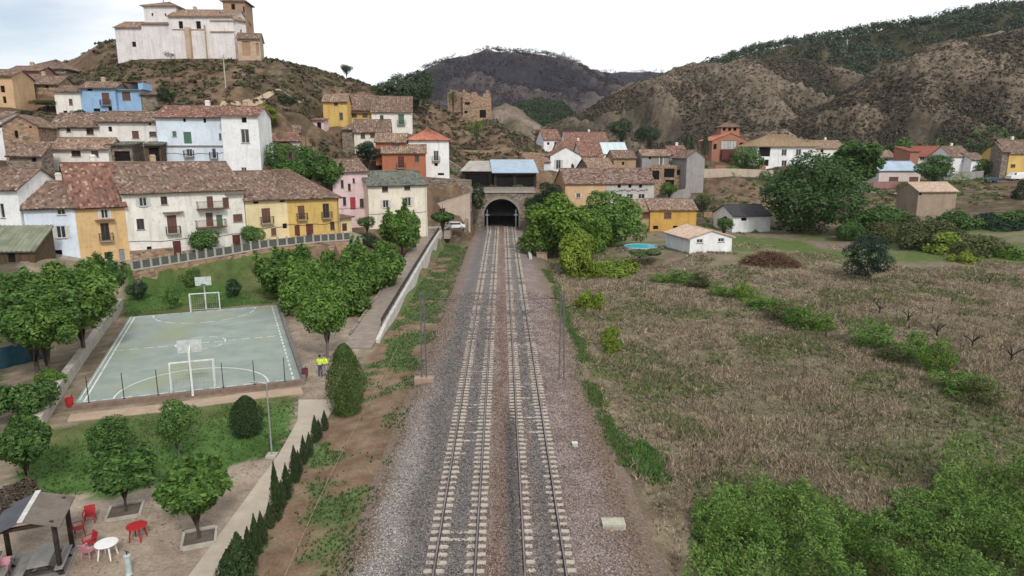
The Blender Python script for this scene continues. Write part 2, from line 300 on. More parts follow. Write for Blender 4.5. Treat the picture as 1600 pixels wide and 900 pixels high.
h8 = H(WH, 'brick red rendered house with a small raised attic', 'C', (785,725,140), (1030,722,141), 571, 528, 8, 'gable', 'brickred', 'tile_pale', [(870,592,906,655,'db'),(965,586,990,624,'w'),(970,676,995,700,'o')])
H(WH, 'attic', 'C', (745,560,143), (915,560,143.5), 508, 466, 6, 'gable', 'brickred', 'tile_pale', [(840,515,880,545,'w')], part_of=h8)
H(WH, 'white house with a bright orange red hipped roof', 'C', (935,700,146), (1160,698,147), 496, 440, 9, 'hip', 'white', 'tile_bright', [(1070,560,1100,616,'wb'),(1075,628,1095,646,'o'),(1095,685,1130,698,'o')])
H(WH, 'small cream house with a brown roof above the brick red house', 'C', (628,575,150), (830,572,151), 452, 388, 8, 'gable', 'cream', 'tile_brown', [(660,460,686,490,'w'),(714,462,746,486,'w')])
H('barn', 'rough stone barn adjoining the small cream house', 'C', (562,590,151), (626,590,150.5), 440, 400, 8, 'shed', 'stone', 'tile_brown', [])
H(WH, 'white house with a green balcony door high on the slope', 'C', (726,470,162), (950,468,163), 338, 258, 10, 'gable', 'warmwhite', 'tile_brown', [(765,360,790,390,'w'),(872,355,906,412,'gb')])
H(WH, 'tall narrow yellow house high on the slope', 'C', (455,434,157), (590,434,157.5), 282, 244, 7, 'gable', 'yellow', 'tile_pale', [(510,290,532,306,'s'),(540,345,562,386,'w')])
H(WH, 'low yellow house with a long awning between the tall yellow and white houses', 'C', (590,410,165), (726,410,165.5), 328, 246, 10, 'gable', 'yellow', 'tile_brown', [(610,350,640,372,'w'),(670,350,700,372,'w')], canopy=[(598,346,722)])
H('hut', 'tiny pinkish hut with a dark door below the tall yellow house', 'C', (388,440,150), (456,440,150), 388, 380, 4, 'shed', 'pink', 'tile_red', [(414,400,440,436,'o')])
H('outbuilding', 'long low white outbuilding with a red tiled edge behind the white tower house', 'C', (96,560,128), (322,556,131), 503, 462, 6, 'gable', 'white', 'tile_red', [])
H('outbuilding', 'brown roofed low outbuilding uphill of the red edged one', 'C', (90,490,138), (320,490,140), 458, 422, 7, 'gable', 'stone', 'tile_brown', [])
H(WH, 'bluish white house with green shuttered windows and a long ledge', 'A', (905,968,112), (1268,972,113), 657, 602, 9, 'gable', 'bluewhite', 'tile_red', [(1028,663,1046,686,'o'),(1142,663,1160,690,'o'),(968,738,994,768,'g'),(1030,742,1080,808,'g'),(1230,750,1262,784,'g'),(1046,838,1084,880,'wb'),(1190,835,1218,890,'wb')], ledge=820)
H(WH, 'tall plain white tower house with one large barred window', 'A', (1268,974,111.4), (1473,972,112), 648, 603, 9, 'gable', 'white', 'tile_red', [(1358,660,1388,690,'o'),(1352,726,1405,805,'w'),(1356,942,1388,968,'w')])
H(WH, 'long white house with scattered square windows under a speckled roof', 'A', (572,892,114), (905,892,114.5), 683, 632, 8, 'gable', 'warmwhite', 'tile_brown', [(607,712,632,740,'o'),(740,736,783,778,'s'),(838,740,880,768,'w'),(833,686,852,703,'o')])
H(WH, 'white house with two dark windows beside the rough stone gable', 'A', (300,885,113), (571,885,114), 712, 642, 9, 'gable', 'warmwhite', 'tile_brown', [(370,712,398,742,'w'),(482,716,528,757,'w')])
H(WH, 'low white cottage with two wide windows under a mossy brown roof', 'A', (300,965,106), (622,968,107), 835, 780, 6, 'gable', 'warmwhite', 'tile_pale', [(398,840,456,880,'w'),(510,838,556,882,'w')])
H('carport', 'dark carport with a flat roof beside the low white cottage', 'A', (622,930,108), (752,930,108.5), 815, 800, 5, 'shed', 'stone', 'tile_moss', [(640,850,735,905,'o')])
H('shed', 'rusty lattice shed against the bluish white house', 'A', (822,925,108.5), (912,925,109), 815, 800, 4, 'shed', 'planks', 'tile_moss', [(835,830,900,905,'o')])
H(WH, 'stone house with its gable end showing and orange patches', 'A', (42,935,103), (242,935,104.5), 705, 648, 11, 'gablef', 'stone_orange', 'tile_brown', [(80,735,105,775,'o'),(160,690,180,720,'o')])
H('lean_to', 'stone lean-to with a tiled roof below the stone gable', 'A', (65,985,99.5), (242,985,100), 873, 803, 3.5, 'shed', 'stone', 'tile_brown', [(175,885,205,910,'o')])
H(WH, 'plain white house next to the stone gable', 'A', (-120,905,108), (42,905,108.5), 665, 632, 8, 'gable', 'white', 'tile_brown', [(-40,700,0,740,'w')])
H(WH, 'off white house adjoining the light blue houses', 'A', (320,648,138), (465,648,138.5), 515, 488, 7, 'gable', 'warmwhite', 'tile_brown', [(385,556,410,590,'s'),(355,622,380,644,'o')])
H(WH, 'light blue house with a dark balcony and low roof', 'A', (465,634,138.8), (661,634,139.2), 493, 466, 6, 'gable', 'lightblue', 'tile_brown', [(488,496,520,512,'o'),(570,522,620,590,'sb'),(608,600,632,624,'o'),(525,610,565,628,'o')])
H(WH, 'light blue house with an open roof terrace', 'A', (661,634,140), (800,632,140.4), 506, 503, 6, 'shed', 'lightblue', 'concrete', [(684,516,736,564,'s')], loggia=(458, 680, 800))
H('shed', 'small grey stone shed beside the light blue terrace house', 'A', (802,618,140.5), (888,616,141), 532, 522, 5, 'shed', 'stone', 'tile_brown', [])
H(WH, 'orange house with dark windows on the ridge street', 'A', (-120,605,132), (88,600,133), 425, 395, 8, 'gable', 'orange', 'tile_brown', [(0,482,30,520,'o'),(14,542,38,580,'o'),(-60,482,-30,520,'o')])
H(WH, 'dusky pink house behind the orange house', 'A', (58,490,150), (232,486,151), 398, 376, 8, 'gable', 'duskpink', 'tile_brown', [(100,420,120,440,'o'),(170,425,190,445,'o')])
H(WH, 'old stone house with a sagging roof uphill of the light blue houses', 'A', (84,530,142), (330,525,143), 472, 432, 8, 'gable', 'stone_orange', 'tile_brown', [(110,478,130,500,'o'),(250,470,275,495,'o')])
H(WH, 'house with a broad grey hipped roof on the skyline', 'A', (130,420,168), (372,420,169), 384, 338, 12, 'hip', 'stone', 'tile_brown', [])
H('ruin', 'roofless orange brick ruin standing on the slope above the tunnel', 'C', (1236,376,205), (1396,376,206), 285, 285, 7, 'none', 'stone_orange', None, [(1246,266,1276,302,'o'),(1244,335,1262,350,'o'),(1330,330,1366,374,'o')], ragged=4.2)
H('ruin', 'broken brick wall end of the roofless ruin on the slope', 'C', (1150,330,208), (1234,345,207), 262, 262, 3, 'none', 'stone_orange', None, [], ragged=4.0)
# --- over and beside the tunnel
H('open_shed', 'shed with a pale blue sheet roof above the tunnel', 'P', (772,293,161), (838,293,161.5), 269, 250, 13, 'shed', 'darkwood', 'metal_blue', [(776,274,802,291,'o'),(806,274,834,291,'o')], over=.9)
H('open_shed', 'shed with a dull white sheet roof next to the pale blue one', 'P', (722,291,164), (769,292,163), 267, 252, 12, 'shed', 'darkwood', 'metal_white', [(727,272,764,290,'o')], over=.6)
# --- the village east of the line
H(WH, 'white gable fronted house with a tall shuttered window', 'E', (287,450,200), (458,446,201), 336, 288, 12, 'gablef', 'white', 'tile_red', [(320,360,346,410,'k'),(330,305,340,318,'o')])
H(WH, 'white wing with an orange roof behind the white gable house', 'E', (456,410,207), (582,405,208), 335, 262, 10, 'gable', 'white', 'tile_red', [(500,345,515,360,'o')])
H('barn', 'pale grey barn wall beside the blue roofed shed', 'E', (195,470,192), (286,465,193), 372, 350, 8, 'gable', 'bluewhite', 'tile_pale', [(230,395,245,410,'o')])
H(WH, 'white walled house with pinkish roof at the far side of the village', 'E', (250,320,238), (345,316,239), 243, 190, 12, 'gable', 'white', 'tile_red', [(270,260,282,275,'o'),(310,258,322,273,'o')])
H(WH, 'far house with a wide orange roof and white end wall', 'E', (372,300,246), (612,296,247), 256, 206, 12, 'gable', 'white', 'tile_red', [(430,262,445,276,'o')])
H(WH, 'far house with a brownish orange roof in front of the wide roofed one', 'E', (340,345,224), (540,340,226), 302, 256, 9, 'gable', 'warmwhite', 'tile_red', [])
H('barn', 'barn with a pale turquoise sheet roof', 'E', (540,370,214), (722,362,215), 322, 264, 10, 'gable', 'white', 'metal_pale', [])
H(WH, 'tan walled house with a broken brown roof', 'E', (642,460,189), (766,458,190), 347, 308, 7, 'gable', 'tan', 'tile_brown', [(690,370,704,388,'o')])
H('barn', 'old stone barn with a bleached pinkish roof', 'E', (500,450,184), (642,448,186), 402, 352, 8, 'gable', 'stone', 'tile_pale', [(560,410,572,424,'o')])
H(WH, 'long orange house with one tiny window beside the bushy trees', 'E', (370,640,166), (592,622,167.5), 490, 410, 11, 'gable', 'orange', 'tile_mauve', [(434,548,456,574,'k')], sidewin=1)
H(WH, 'greyish white house with three small attic openings', 'E', (592,622,167.6), (868,612,169), 488, 409, 11, 'gable', 'greywhite', 'tile_mauve', [(667,498,684,516,'o'),(727,498,744,516,'o'),(787,498,804,516,'o'),(655,552,690,578,'k'),(718,552,752,578,'k'),(783,552,818,578,'k')], marks=(645, 522, 832, 542))
H(WH, 'bright amber house with small square windows near the swimming pool', 'E', (846,760,150.5), (1105,758,151), 638, 580, 9, 'gable', 'amber', 'tile_pale', [(928,656,968,690,'s'),(866,730,894,750,'o'),(978,730,1005,750,'o')])
H('annex', 'dull beige annex under the same eaves as the amber house', 'E', (742,765,151), (845,765,151), 645, 584, 8, 'gable', 'tan', 'tile_pale', [(806,660,842,690,'s')])
H('shed', 'white shed with a salmon roof and two small windows in the field', 'E', (1070,887,106.5), (1305,884,108), 797, 758, 9, 'gablef', 'white', 'tile_salmon', [(1112,806,1146,826,'w'),(1232,800,1266,820,'w')])
H('shed', 'long white shed with a dark slate roof', 'E', (1310,762,147), (1522,764,148), 672, 614, 10, 'gable', 'white', 'slate', [(1362,684,1392,702,'o')])
H(WH, 'grey house shell beside the roofless ruin', 'E', (800,445,189), (952,443,190), 335, 304, 6, 'gable', 'grey', 'tile_pale', [(842,340,855,356,'o'),(905,340,918,390,'k')])
H(WH, 'grey house with a short orange roof behind the ruin', 'E', (955,440,192), (1052,438,192.5), 326, 284, 7, 'gable', 'grey', 'tile_red', [(975,350,990,365,'o')])
H('barn', 'tall blank grey rendered gable wall', 'E', (1046,545,181), (1146,543,182), 345, 306, 9, 'gablef', 'grey', 'tile_brown', [])
H('ruin', 'half collapsed brick ruin with dark openings', 'E', (850,550,184), (1042,548,184.5), 405, 405, 6, 'none', 'stone_orange', None, [(862,420,900,470,'o'),(928,408,985,458,'o'),(936,472,982,525,'o'),(1000,415,1018,445,'o')], ragged=1.6)
hb = H('chapel', 'red brick chapel with a tall pale window and low tower', 'E', (1192,370,231), (1392,368,232), 250, 208, 12, 'gablef', 'brick', 'tile_bright', [(1252,222,1335,298,'a'),(1206,270,1222,300,'o'),(1352,262,1372,292,'o')], porch=(1246, 302, 1322, 358))
H('chapel', 'tower', 'E', (1244,260,236), (1348,260,236), 172, 150, 5, 'hip', 'brick', 'tile_brown', [(1258,178,1274,196,'o'),(1288,178,1304,196,'o'),(1318,178,1334,196,'o')], part_of=hb)
H('villa', 'white villa with a broad tan hipped roof and corner porch', 'F', (76,340,214), (402,338,216), 206, 148, 13, 'hip', 'white', 'tile_tan', [(95,216,155,268,'o'),(222,228,248,262,'w'),(303,228,329,262,'w'),(95,286,146,322,'o'),(222,290,248,322,'w')], over=.9)
H(WH, 'beige roofed house beyond the villa', 'F', (402,262,236), (576,258,237), 221, 180, 10, 'gable', 'warmwhite', 'tile_pale', [(440,228,455,245,'o')])
H(WH, 'small white house with two windows behind the blue roofed shed', 'F', (690,325,250), (858,322,251), 276, 235, 9, 'gable', 'white', 'tile_pale', [(703,280,722,296,'w'),(800,280,818,295,'w')])
H('workshop', 'pinkish white workshop with a pale blue sheet roof and two wide windows', 'F', (762,436,188), (995,434,189), 345, 298, 10, 'gable', 'palepink', 'metal_blue', [(826,383,876,409,'s'),(940,383,988,409,'s')])
H(WH, 'house with a rust red roof and brick flank', 'F', (985,330,240), (1165,328,241), 266, 212, 9, 'gable', 'warmwhite', 'tile_rust', [(1000,270,1025,290,'k'),(1040,270,1060,288,'k')])
H(WH, 'red brick flank house beside the rust red roof', 'F', (936,330,238), (985,330,238.3), 240, 214, 9, 'shed', 'brick', 'tile_rust', [])
H(WH, 'tall blank white house with a brown roof beyond the round tree', 'F', (1152,440,228), (1264,440,229), 266, 212, 10, 'gable', 'white', 'tile_brown', [(1238,286,1256,300,'o')])
H(WH, 'narrow white house with one small window and brown roof', 'F', (1268,450,225), (1348,448,225.5), 286, 250, 9, 'gable', 'white', 'tile_brown', [(1290,346,1310,364,'o')])
H(WH, 'yellow house with a stone flank at the edge of the village', 'F', (1482,395,198), (1640,395,199), 248, 178, 10, 'gable', 'yellow', 'tile_brown', [(1510,312,1534,330,'w'),(1512,362,1532,378,'w')])
H('barn', 'grey stone barn adjoining the village edge yellow house', 'F', (1442,395,198.5), (1481,395,198.2), 240, 190, 9, 'gable', 'stone', 'tile_brown', [])
H('hut', 'beige block hut with a faded orange roof among shrubs', 'F', (976,600,148), (1190,602,149), 462, 416, 7, 'gable', 'blockwork', 'tile_salmon', [(992,470,1008,486,'o')])
H('garage', 'row garage with a dark red roof beside the narrow white house', 'F', (1340,455,206), (1490,455,207), 402, 366, 6, 'shed', 'palepink', 'tile_rust', [(1356,412,1392,452,'m'),(1405,415,1470,452,'o')])
CH = []
# ---------------------------------------------------------------- the lie of the land
CP = []                                # control points x, y, z
def cp(*pts):
    for p in pts: CP.append((p[0], p[1], p[2]))
for h in HOUSES:
    if 'part_of' in h: continue
    O, ex, ey, W, D = h['O'], h['ex'], h['ey'], h['W'], h['D']
    for q in (O, O + ex * W, O + ey * D * .8, O + ex * W + ey * D * .8): cp((q.x, q.y, O.z + .1))
PARK = -0.6
for y in (0, 12, 25, 38, 50, 62): cp((-10.5, y, -.7), (-7.6, y, -.55))
for y in (0, 12, 25, 38, 50, 62, 75, 90, 105, 120, 132, 142): cp((7.6, y, -.6), (11.5, y, -1.0))
for y in (75, 90, 105, 120): cp((-10.8, y, -.5), (-7.8, y, -.5))
for y in (0, 15, 30, 42, 55): cp((-15, y, PARK), (-22, y, PARK), (-30, y, PARK), (-38, y, PARK - .1), (-48, y, PARK - .4), (-65, y, -1.2))
for x, y in ((-16, 66), (-24, 68), (-32, 70), (-40, 70), (-20, 78), (-28, 80), (-36, 80)): cp((x, y, PARK + .1))
cp((-50, 68, -.8), (-62, 66, -.6), (-75, 66, -.2), (-47, 77, .2))
for y in (-15,): cp((-40, y, -1), (-10, y, -.7), (10, y, -1), (45, y, -1.2), (80, y, -1))
# field east of the line
for x, y, z in ((18, 15, -1.3), (30, 15, -1.4), (50, 15, -1.3), (75, 15, -1), (18, 40, -1.2), (32, 40, -1.1), (52, 40, -1), (80, 40, -.7), (18, 65, -1), (32, 65, -.8), (52, 65, -.6),
                (80, 65, -.3), (18, 88, -.7), (34, 88, -.5), (54, 88, -.2), (82, 88, .2), (110, 88, 1), (17, 108, -.5), (26, 104, -.3), (50, 110, 0), (75, 112, .4), (100, 118, 1.2),
                (18, 128, -.3), (34, 132, -.1), (52, 134, .2), (72, 136, .6), (92, 138, 1.6), (120, 140, 3), (150, 100, 3), (150, 40, 1), (45, 150, .2), (14, 146, .3), (110, 165, 5.2), (140, 180, 8), (80, 168, 4.2), (60, 170, 3.0), (50, 172, 3.2)): cp((x, y, z))
# the street above the court and its parapet
for px, py, Y in ((207, 424, 83), (260, 414, 86), (330, 402, 90), (400, 390, 94), (470, 380, 98), (548, 375, 102)):
    a = at(px, py, Y); cp((a.x, a.y, a.z), (a.x - 1.5, a.y + 2.2, a.z + .25))
    cp((a.x + 1.0, a.y - 1.6, a.z - 2.2))
cp((-26, 92, .1), (-22, 98, .3), (-18, 104, .6), (-30, 86, .0), (-17, 90, .1), (-16.5, 112, 1.0), (-20, 112, 2.0))
# ramp and the car park at its top
for y, z in ((64, -.3), (80, .35), (96, 1.0), (112, 1.6), (126, 2.0), (134, 2.1), (139, 2.1)): cp((-13.5, y, z))
cp((-18, 130, 2.4), (-20, 138, 2.6), (-11, 137, 1.8), (-24, 122, 3.8), (-9.5, 134, .2), (-9.5, 128, -.3))
# above the tunnel
cp((-12, 146, 8.6), (-18, 147, 9.0), (-12, 152, 11.5), (-20, 154, 12), (-9, 158, 9), (0, 160, 8.6), (9, 159, 8.4), (15, 158, 6), (13, 164, 7.6), (0, 176, 11), (-10, 176, 14), (-10, 188, 18.5), (5, 188, 17.5), (14, 186, 13), (5, 200, 18.8), (18, 205, 14))
# the church hill
for px, py, Y in ((140, 86, 181), (200, 92, 172), (270, 93, 170), (340, 93, 170), (400, 91, 172), (440, 98, 180), (480, 107, 182), (530, 124, 186), (570, 132, 190), (605, 172, 180), (650, 180, 184), (600, 150, 204), (660, 155, 214), (700, 175, 206), (740, 192, 206), (775, 204, 212), (830, 222, 215),
                  (60, 118, 176), (0, 116, 170), (-80, 110, 170), (200, 130, 158), (280, 128, 156), (360, 125, 156), (430, 128, 160), (480, 132, 166), (300, 158, 140), (380, 150, 146), (450, 150, 152), (300, 178, 128), (370, 172, 130), (430, 168, 142), (470, 172, 146), (440, 200, 132),
                  (690, 213, 190), (750, 228, 190), (820, 240, 195), (620, 192, 174)):
    a = at(px, py, Y); cp((a.x, a.y, a.z))
for x, y, z in ((-120, 215, 34), (-90, 215, 34), (-60, 215, 32), (-30, 235, 24), (0, 250, 18), (-100, 260, 20), (-40, 280, 14), (30, 270, 15), (80, 275, 13), (140, 270, 14), (200, 240, 14), (200, 150, 8), (-160, 160, 36), (-160, 110, 20), (-130, 85, 8), (-110, 60, 0), (-110, 20, -1.5), (140, 225, 10), (110, 232, 8)): cp((x, y, z))
for x in range(-320, 361, 85):
    cp((x, 360, 12), (x, 480, 10))
    if abs(x) > 220: cp((x, 30, -1 + abs(x) * .01), (x, 180, 12), (x, 280, 14))
_P = np.array(CP); _, _ui = np.unique(np.round(_P[:, :2] / 1.2), axis=0, return_index=True); _P = _P[np.sort(_ui)]
def _phi(r2): return np.where(r2 > 1e-9, r2 * np.log(r2 + 1e-12), 0.0)
_S = 40.0; _Q = _P[:, :2] / _S; _n = len(_P)
_A = np.zeros((_n + 3, _n + 3)); _d2 = ((_Q[:, None] - _Q[None]) ** 2).sum(-1); _A[:_n, :_n] = _phi(_d2) + np.eye(_n) * 2e-3
_A[:_n, _n] = 1; _A[:_n, _n+1:] = _Q; _A[_n, :_n] = 1; _A[_n+1:, :_n] = _Q.T
_W = np.linalg.solve(_A, np.concatenate([_P[:, 2], np.zeros(3)]))
def tps(x, y):
    x = np.asarray(x, float).ravel(); y = np.asarray(y, float).ravel(); out = np.zeros(len(x))
    for i in range(0, len(x), 20000):
        q = np.stack([x[i:i+20000], y[i:i+20000]], 1) / _S
        out[i:i+20000] = _phi(((q[:, None] - _Q[None]) ** 2).sum(-1)) @ _W[:_n] + _W[_n] + q @ _W[_n+1:]
    return out
_fl = [at(px, py, Y) for px, py, Y in ((207, 423, 83), (548, 375, 102))]
_fd = (_fl[1] - _fl[0]).xy; _fL = _fd.length; _fd = _fd / _fL; _fn = Vector((_fd.y, -_fd.x))
def carve(x, y, z):
    """level ground in front of the retaining walls"""
    rz_ = np.interp(y, [58, 64, 80, 96, 112, 126, 142], [-.5, -.2, .5, 1.15, 1.75, 2.15, 2.2]) - .12
    z = np.where((x > -15.2) & (x < -11.7) & (y > 60) & (y < 132), np.minimum(z, rz_), z)
    z = np.where((x > -11.6) & (x < -7) & (y > 60) & (y < 134), np.minimum(z, -.35), z)
    z = np.where((x > -21) & (x < -6.6) & (y > 130) & (y < 140.9), np.minimum(z, 2.1), z)
    z = np.where((x > -17) & (x < -6.6) & (y > 141.7) & (y < 146.0), np.minimum(z, 8.0), z)
    dx, dy = x - _fl[0].x, y - _fl[0].y; t = dx * _fd.x + dy * _fd.y; d = dx * _fn.x + dy * _fn.y
    low = np.interp(t, [0, _fL], [-.25, .7]) - np.clip(d, 0, 8) * .05
    return np.where((t > -4) & (t < _fL + .6) & (d > .15) & (d < 9), np.minimum(z, low), z)
def land(x, y):
    x = np.asarray(x, float); y = np.asarray(y, float); sh = x.shape; x = x.ravel(); y = y.ravel()
    z = tps(np.clip(x, -330, 370), np.clip(y, -20, 490))
    zc = -.55 + (8.7 + .55) * sstep(156.2, 157.4, y)
    w_ = sstep(6.4, 9.0, np.abs(x)); nearb = 1 - sstep(158, 166, y)
    z = z * (1 - nearb * (1 - w_)) + zc * nearb * (1 - w_)
    far = sstep(300, 480, y); z = z * (1 - far) + 11 * far
    rough = sstep(100, 175, y) * .9 * (np.abs(x) > 9) + .05
    z = z + (vnoise(x, y, .35, 4, 3) - .5) * .5 * rough + (vnoise(x, y, .08, 3, 5) - .5) * 1.6 * sstep(140, 190, y) * (np.abs(x) > 9)
    return carve(x, y, z).reshape(sh)
def lz(x, y): return float(land(np.array([x]), np.array([y]))[0])
# ---- areas of the park (corner points read on the ground)
def gp(pts, z=PARK): return [(G(px, py, z).x, G(px, py, z).y) for px, py in pts]
COURT = gp([(116, 637), (471, 598), (432, 479), (203, 498)])
LAWN_S = gp([(70, 672), (250, 640), (466, 612), (452, 690), (425, 712), (330, 735), (210, 770), (55, 775), (20, 740)])
LAWN_N = gp([(190, 490), (205, 445), (300, 440), (440, 425), (470, 470), (430, 474), (300, 487)])
PLAZA = gp([(120, 770), (330, 735), (425, 712), (452, 690), (470, 610), (475, 590), (440, 480), (470, 465), (580, 500), (565, 548), (500, 660), (330, 905), (120, 1100), (-200, 1100), (-80, 850)])
def col_land(x, y):
    x = np.asarray(x, float); y = np.asarray(y, float); n = len(x)
    n1, n2, n3 = vnoise(x, y, .12, 4, 1), vnoise(x, y, .5, 4, 2), vnoise(x, y, 1.7, 3, 6)
    C = np.empty((n, 3))
    def mixc(a, b, t): return np.asarray(a) * (1 - t[:, None]) + np.asarray(b) * t[:, None]
    C[:] = mixc((.095, .062, .042), (.175, .118, .075), sstep(.35, .65, n2))                  # dry hillside earth
    C[:] = mixc(C, (.065, .055, .032), sstep(.45, .62, n1) * .7)
    C[:] = mixc(C, (.24, .18, .125), sstep(.6, .7, n3) * .5)
    e = (x > 7) & (y < 150)                                                                 # the field
    f = mixc((.165, .138, .088), (.10, .082, .052), sstep(.4, .66, n2)); f = mixc(f, (.235, .19, .128), sstep(.48, .68, n1) * .7); f = mixc(f, (.10, .12, .04), sstep(.56, .72, vnoise(x, y, .22, 4, 8)) * .8); f = mixc(f, (.10, .115, .05), np.exp(-((x - 33) / 11) ** 2 - ((y - 44) / 9) ** 2) * .75)
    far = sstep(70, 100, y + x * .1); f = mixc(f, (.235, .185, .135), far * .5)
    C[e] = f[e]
    gband = e & (y > 100) & (y < 140) & (x > 12); g = mixc(C, (.09, .125, .035), sstep(.42, .6, n1)); C[gband] = g[gband]
    b = (x < -6.5) & (x > -12.2) & (y < 132)                                                  # embankment
    f = mixc((.17, .105, .07), (.21, .15, .10), sstep(.4, .6, n3)); f = mixc(f, (.075, .13, .04), sstep(.47, .60, vnoise(x, y, .4, 4, 9) + .12 * sstep(60, 90, y)) * .85); C[b] = f[b]
    p = (x < -12) & (y < 84) & (x > -70)
    f = mixc((.19, .15, .105), (.25, .20, .145), sstep(.4, .6, n3)); C[p] = f[p]
    k = in_poly(x, y, PLAZA); f = mixc((.265, .205, .155), (.33, .265, .205), sstep(.35, .65, n2)); f = mixc(f, (.20, .155, .12), sstep(.55, .7, n1) * .6); C[k] = f[k]
    jx, jy = x + (n3 - .5) * 1.2, y + (n2 - .5) * 1.5
    k = in_poly(jx, jy, LAWN_S) | in_poly(jx, jy, LAWN_N)
    f = mixc((.05, .10, .024), (.08, .15, .038), sstep(.35, .65, n2)); f = mixc(f, (.12, .125, .05), sstep(.50, .66, n1) * .8); C[k] = f[k]
    wl = (x < -36) & (y < 90) & ~in_poly(x, y, PLAZA); f = mixc((.10, .085, .06), (.06, .085, .03), sstep(.4, .6, n2))
    k = wl & (x + (y - 45) * .62 < -36); C[k] = f[k]
    s = (x < -19) & (x > -75) & (y > 82) & (y < 112) & (x * .61 - y * .79 + 97.5 < 0); f = mixc((.27, .23, .20), (.34, .29, .25), n2); C[s & (land(x, y) < 7)] = f[s & (land(x, y) < 7)]
    return C
def axis(segs):
    out = [segs[0][0]]
    for a, b, s0, s1 in segs:
        x = a
        while x < b - 1e-6: t = (x - a) / (b - a); x = min(b, x + s0 + (s1 - s0) * t); out.append(x)
    return np.array(out)
gx = axis([(-3500, -330, 600, 60), (-330, -75, 25, 1.6), (-75, -52, 1.6, .7), (-52, -8, .6, .55), (-8, 8, 2.0, 2.0), (8, 60, .6, .8), (60, 130, .9, 2.5), (130, 370, 3, 25), (370, 3500, 60, 600)])
gy = axis([(-300, -10, 60, 6), (-10, 16, 4, .7), (16, 85, .55, .7), (85, 215, .8, 1.1), (215, 300, 1.4, 6), (300, 490, 8, 30), (490, 4500, 60, 500)])
GX, GY = np.meshgrid(gx, gy); nxg, nyg = len(gx), len(gy)
GZ = land(GX, GY); GC = col_land(GX.ravel(), GY.ravel())
idx = np.arange(nxg * nyg).reshape(nyg, nxg)
Fq = np.stack([idx[:-1, :-1], idx[:-1, 1:], idx[1:, 1:], idx[1:, :-1]], -1).reshape(-1, 4)
cxm = (GX[:-1, :-1] + GX[1:, 1:]).ravel() / 2; ymin, ymax = GY[:-1, :-1].ravel(), GY[1:, 1:].ravel()
Fq = Fq[~((np.abs(cxm) < 6.5) & (ymax > 155.0) & (ymin < 158.6))]        # the mouth of the tunnel
m_ground = vcol('ground_earth', noise_s=.9, amt=.28, fine=6.5, bump=.55)
o = np_obj('ground', np.stack([GX.ravel(), GY.ravel(), GZ.ravel()], 1), Fq, m_ground, col=GC, smooth=True); tag(o, kind='structure')

# ---------------------------------------------------------------- hills
def hill(name, crest, base, zbase, amp, colf, back=1.35, nu=150, nv=60, seed=1, ns=.02, prof=1.0):
    """a ridge: crest points (picture x, y, distance), foot at distance base, and a far side"""
    cx = np.array([c[0] for c in crest], float); u = np.linspace(cx[0], cx[-1], nu)
    cy = np.interp(u, cx, [c[1] for c in crest]); cY = np.interp(u, cx, [c[2] for c in crest]); bY = np.interp(u, cx, np.broadcast_to(base, cx.shape)); zb = np.interp(u, cx, np.broadcast_to(zbase, cx.shape))
    Cw = np.array([at(a, b, c) for a, b, c in zip(u, cy, cY)]); V = []
    for i in range(nu):
        dx = (Cw[i, 0] - CAM.x) / Cw[i, 1]
        for t in np.linspace(0, 2, nv):
            if t <= 1: Y = bY[i] + (cY[i] - bY[i]) * t; s = t ** prof; s = s * .5 + .5 * (s*s*(3-2*s)); zz = zb[i] + (Cw[i, 2] - zb[i]) * s
            else: Y = cY[i] * (1 + (back - 1) * (t - 1)); s = (t - 1); zz = Cw[i, 2] + (zb[i] - 5 - Cw[i, 2]) * (s*s*(3-2*s))
            V.append((CAM.x + dx * Y, Y, zz, t))
    V = np.array(V); T = V[:, 3]
    rid = np.array([mnoise.ridged_multi_fractal(Vector((x * ns + y * ns * .7, y * ns * .45 - x * ns * .12, seed)), .9, 2.1, 6, 1.0, 2.0) for x, y in V[:, :2]])
    env = np.clip(np.minimum(T, 2 - T), 0, 1); env = np.where(T <= 1, np.sin(np.pi * np.clip(T, 0, 1)) ** .8 + .07, .4 * env + .07)
    V[:, 2] += (rid - rid.mean()) * amp * env
    ii = np.arange(nu * nv).reshape(nu, nv); F = np.stack([ii[:-1, :-1], ii[1:, :-1], ii[1:, 1:], ii[:-1, 1:]], -1).reshape(-1, 4)
    o = np_obj(name, V[:, :3], F, vcol('hill_soil', noise_s=.09, amt=.45, fine=.55, bump=1.0), col=colf(V, rid, T), smooth=True); tag(o, kind='structure')
    return V.reshape(nu, nv, 4), Cw, ((rid - rid.min()) / np.ptp(rid)).reshape(nu, nv)
def lerpc(a, b, t): return np.asarray(a) * (1 - t[:, None]) + np.asarray(b) * t[:, None]
def c_brown(V, rid, T):
    n = vnoise(V[:, 0], V[:, 1], .03, 5, 2); C = lerpc((.066, .053, .041), (.132, .100, .071), sstep(.35, .65, n)); r = (rid - rid.min()) / np.ptp(rid)
    C = lerpc(C, (.04, .038, .026), sstep(.42, .6, vnoise(V[:, 0], V[:, 1], .09, 5, 4)) * .8); return lerpc(C, (.205, .16, .115), sstep(.55, .85, r) * .7)
def c_burnt(V, rid, T):
    n = vnoise(V[:, 0], V[:, 1], .012, 5, 3); C = lerpc((.032, .029, .037), (.085, .066, .066), sstep(.42, .68, n)); r = (rid - rid.min()) / np.ptp(rid); return lerpc(C, (.125, .095, .085), sstep(.6, .95, r) * .6)
def c_wood(V, rid, T): n = vnoise(V[:, 0], V[:, 1], .03, 4, 3); return lerpc((.05, .05, .025), (.11, .09, .055), sstep(.4, .7, n))
def c_pale(V, rid, T): n = vnoise(V[:, 0], V[:, 1], .05, 4, 3); return lerpc((.20, .155, .125), (.12, .10, .065), sstep(.4, .65, n))
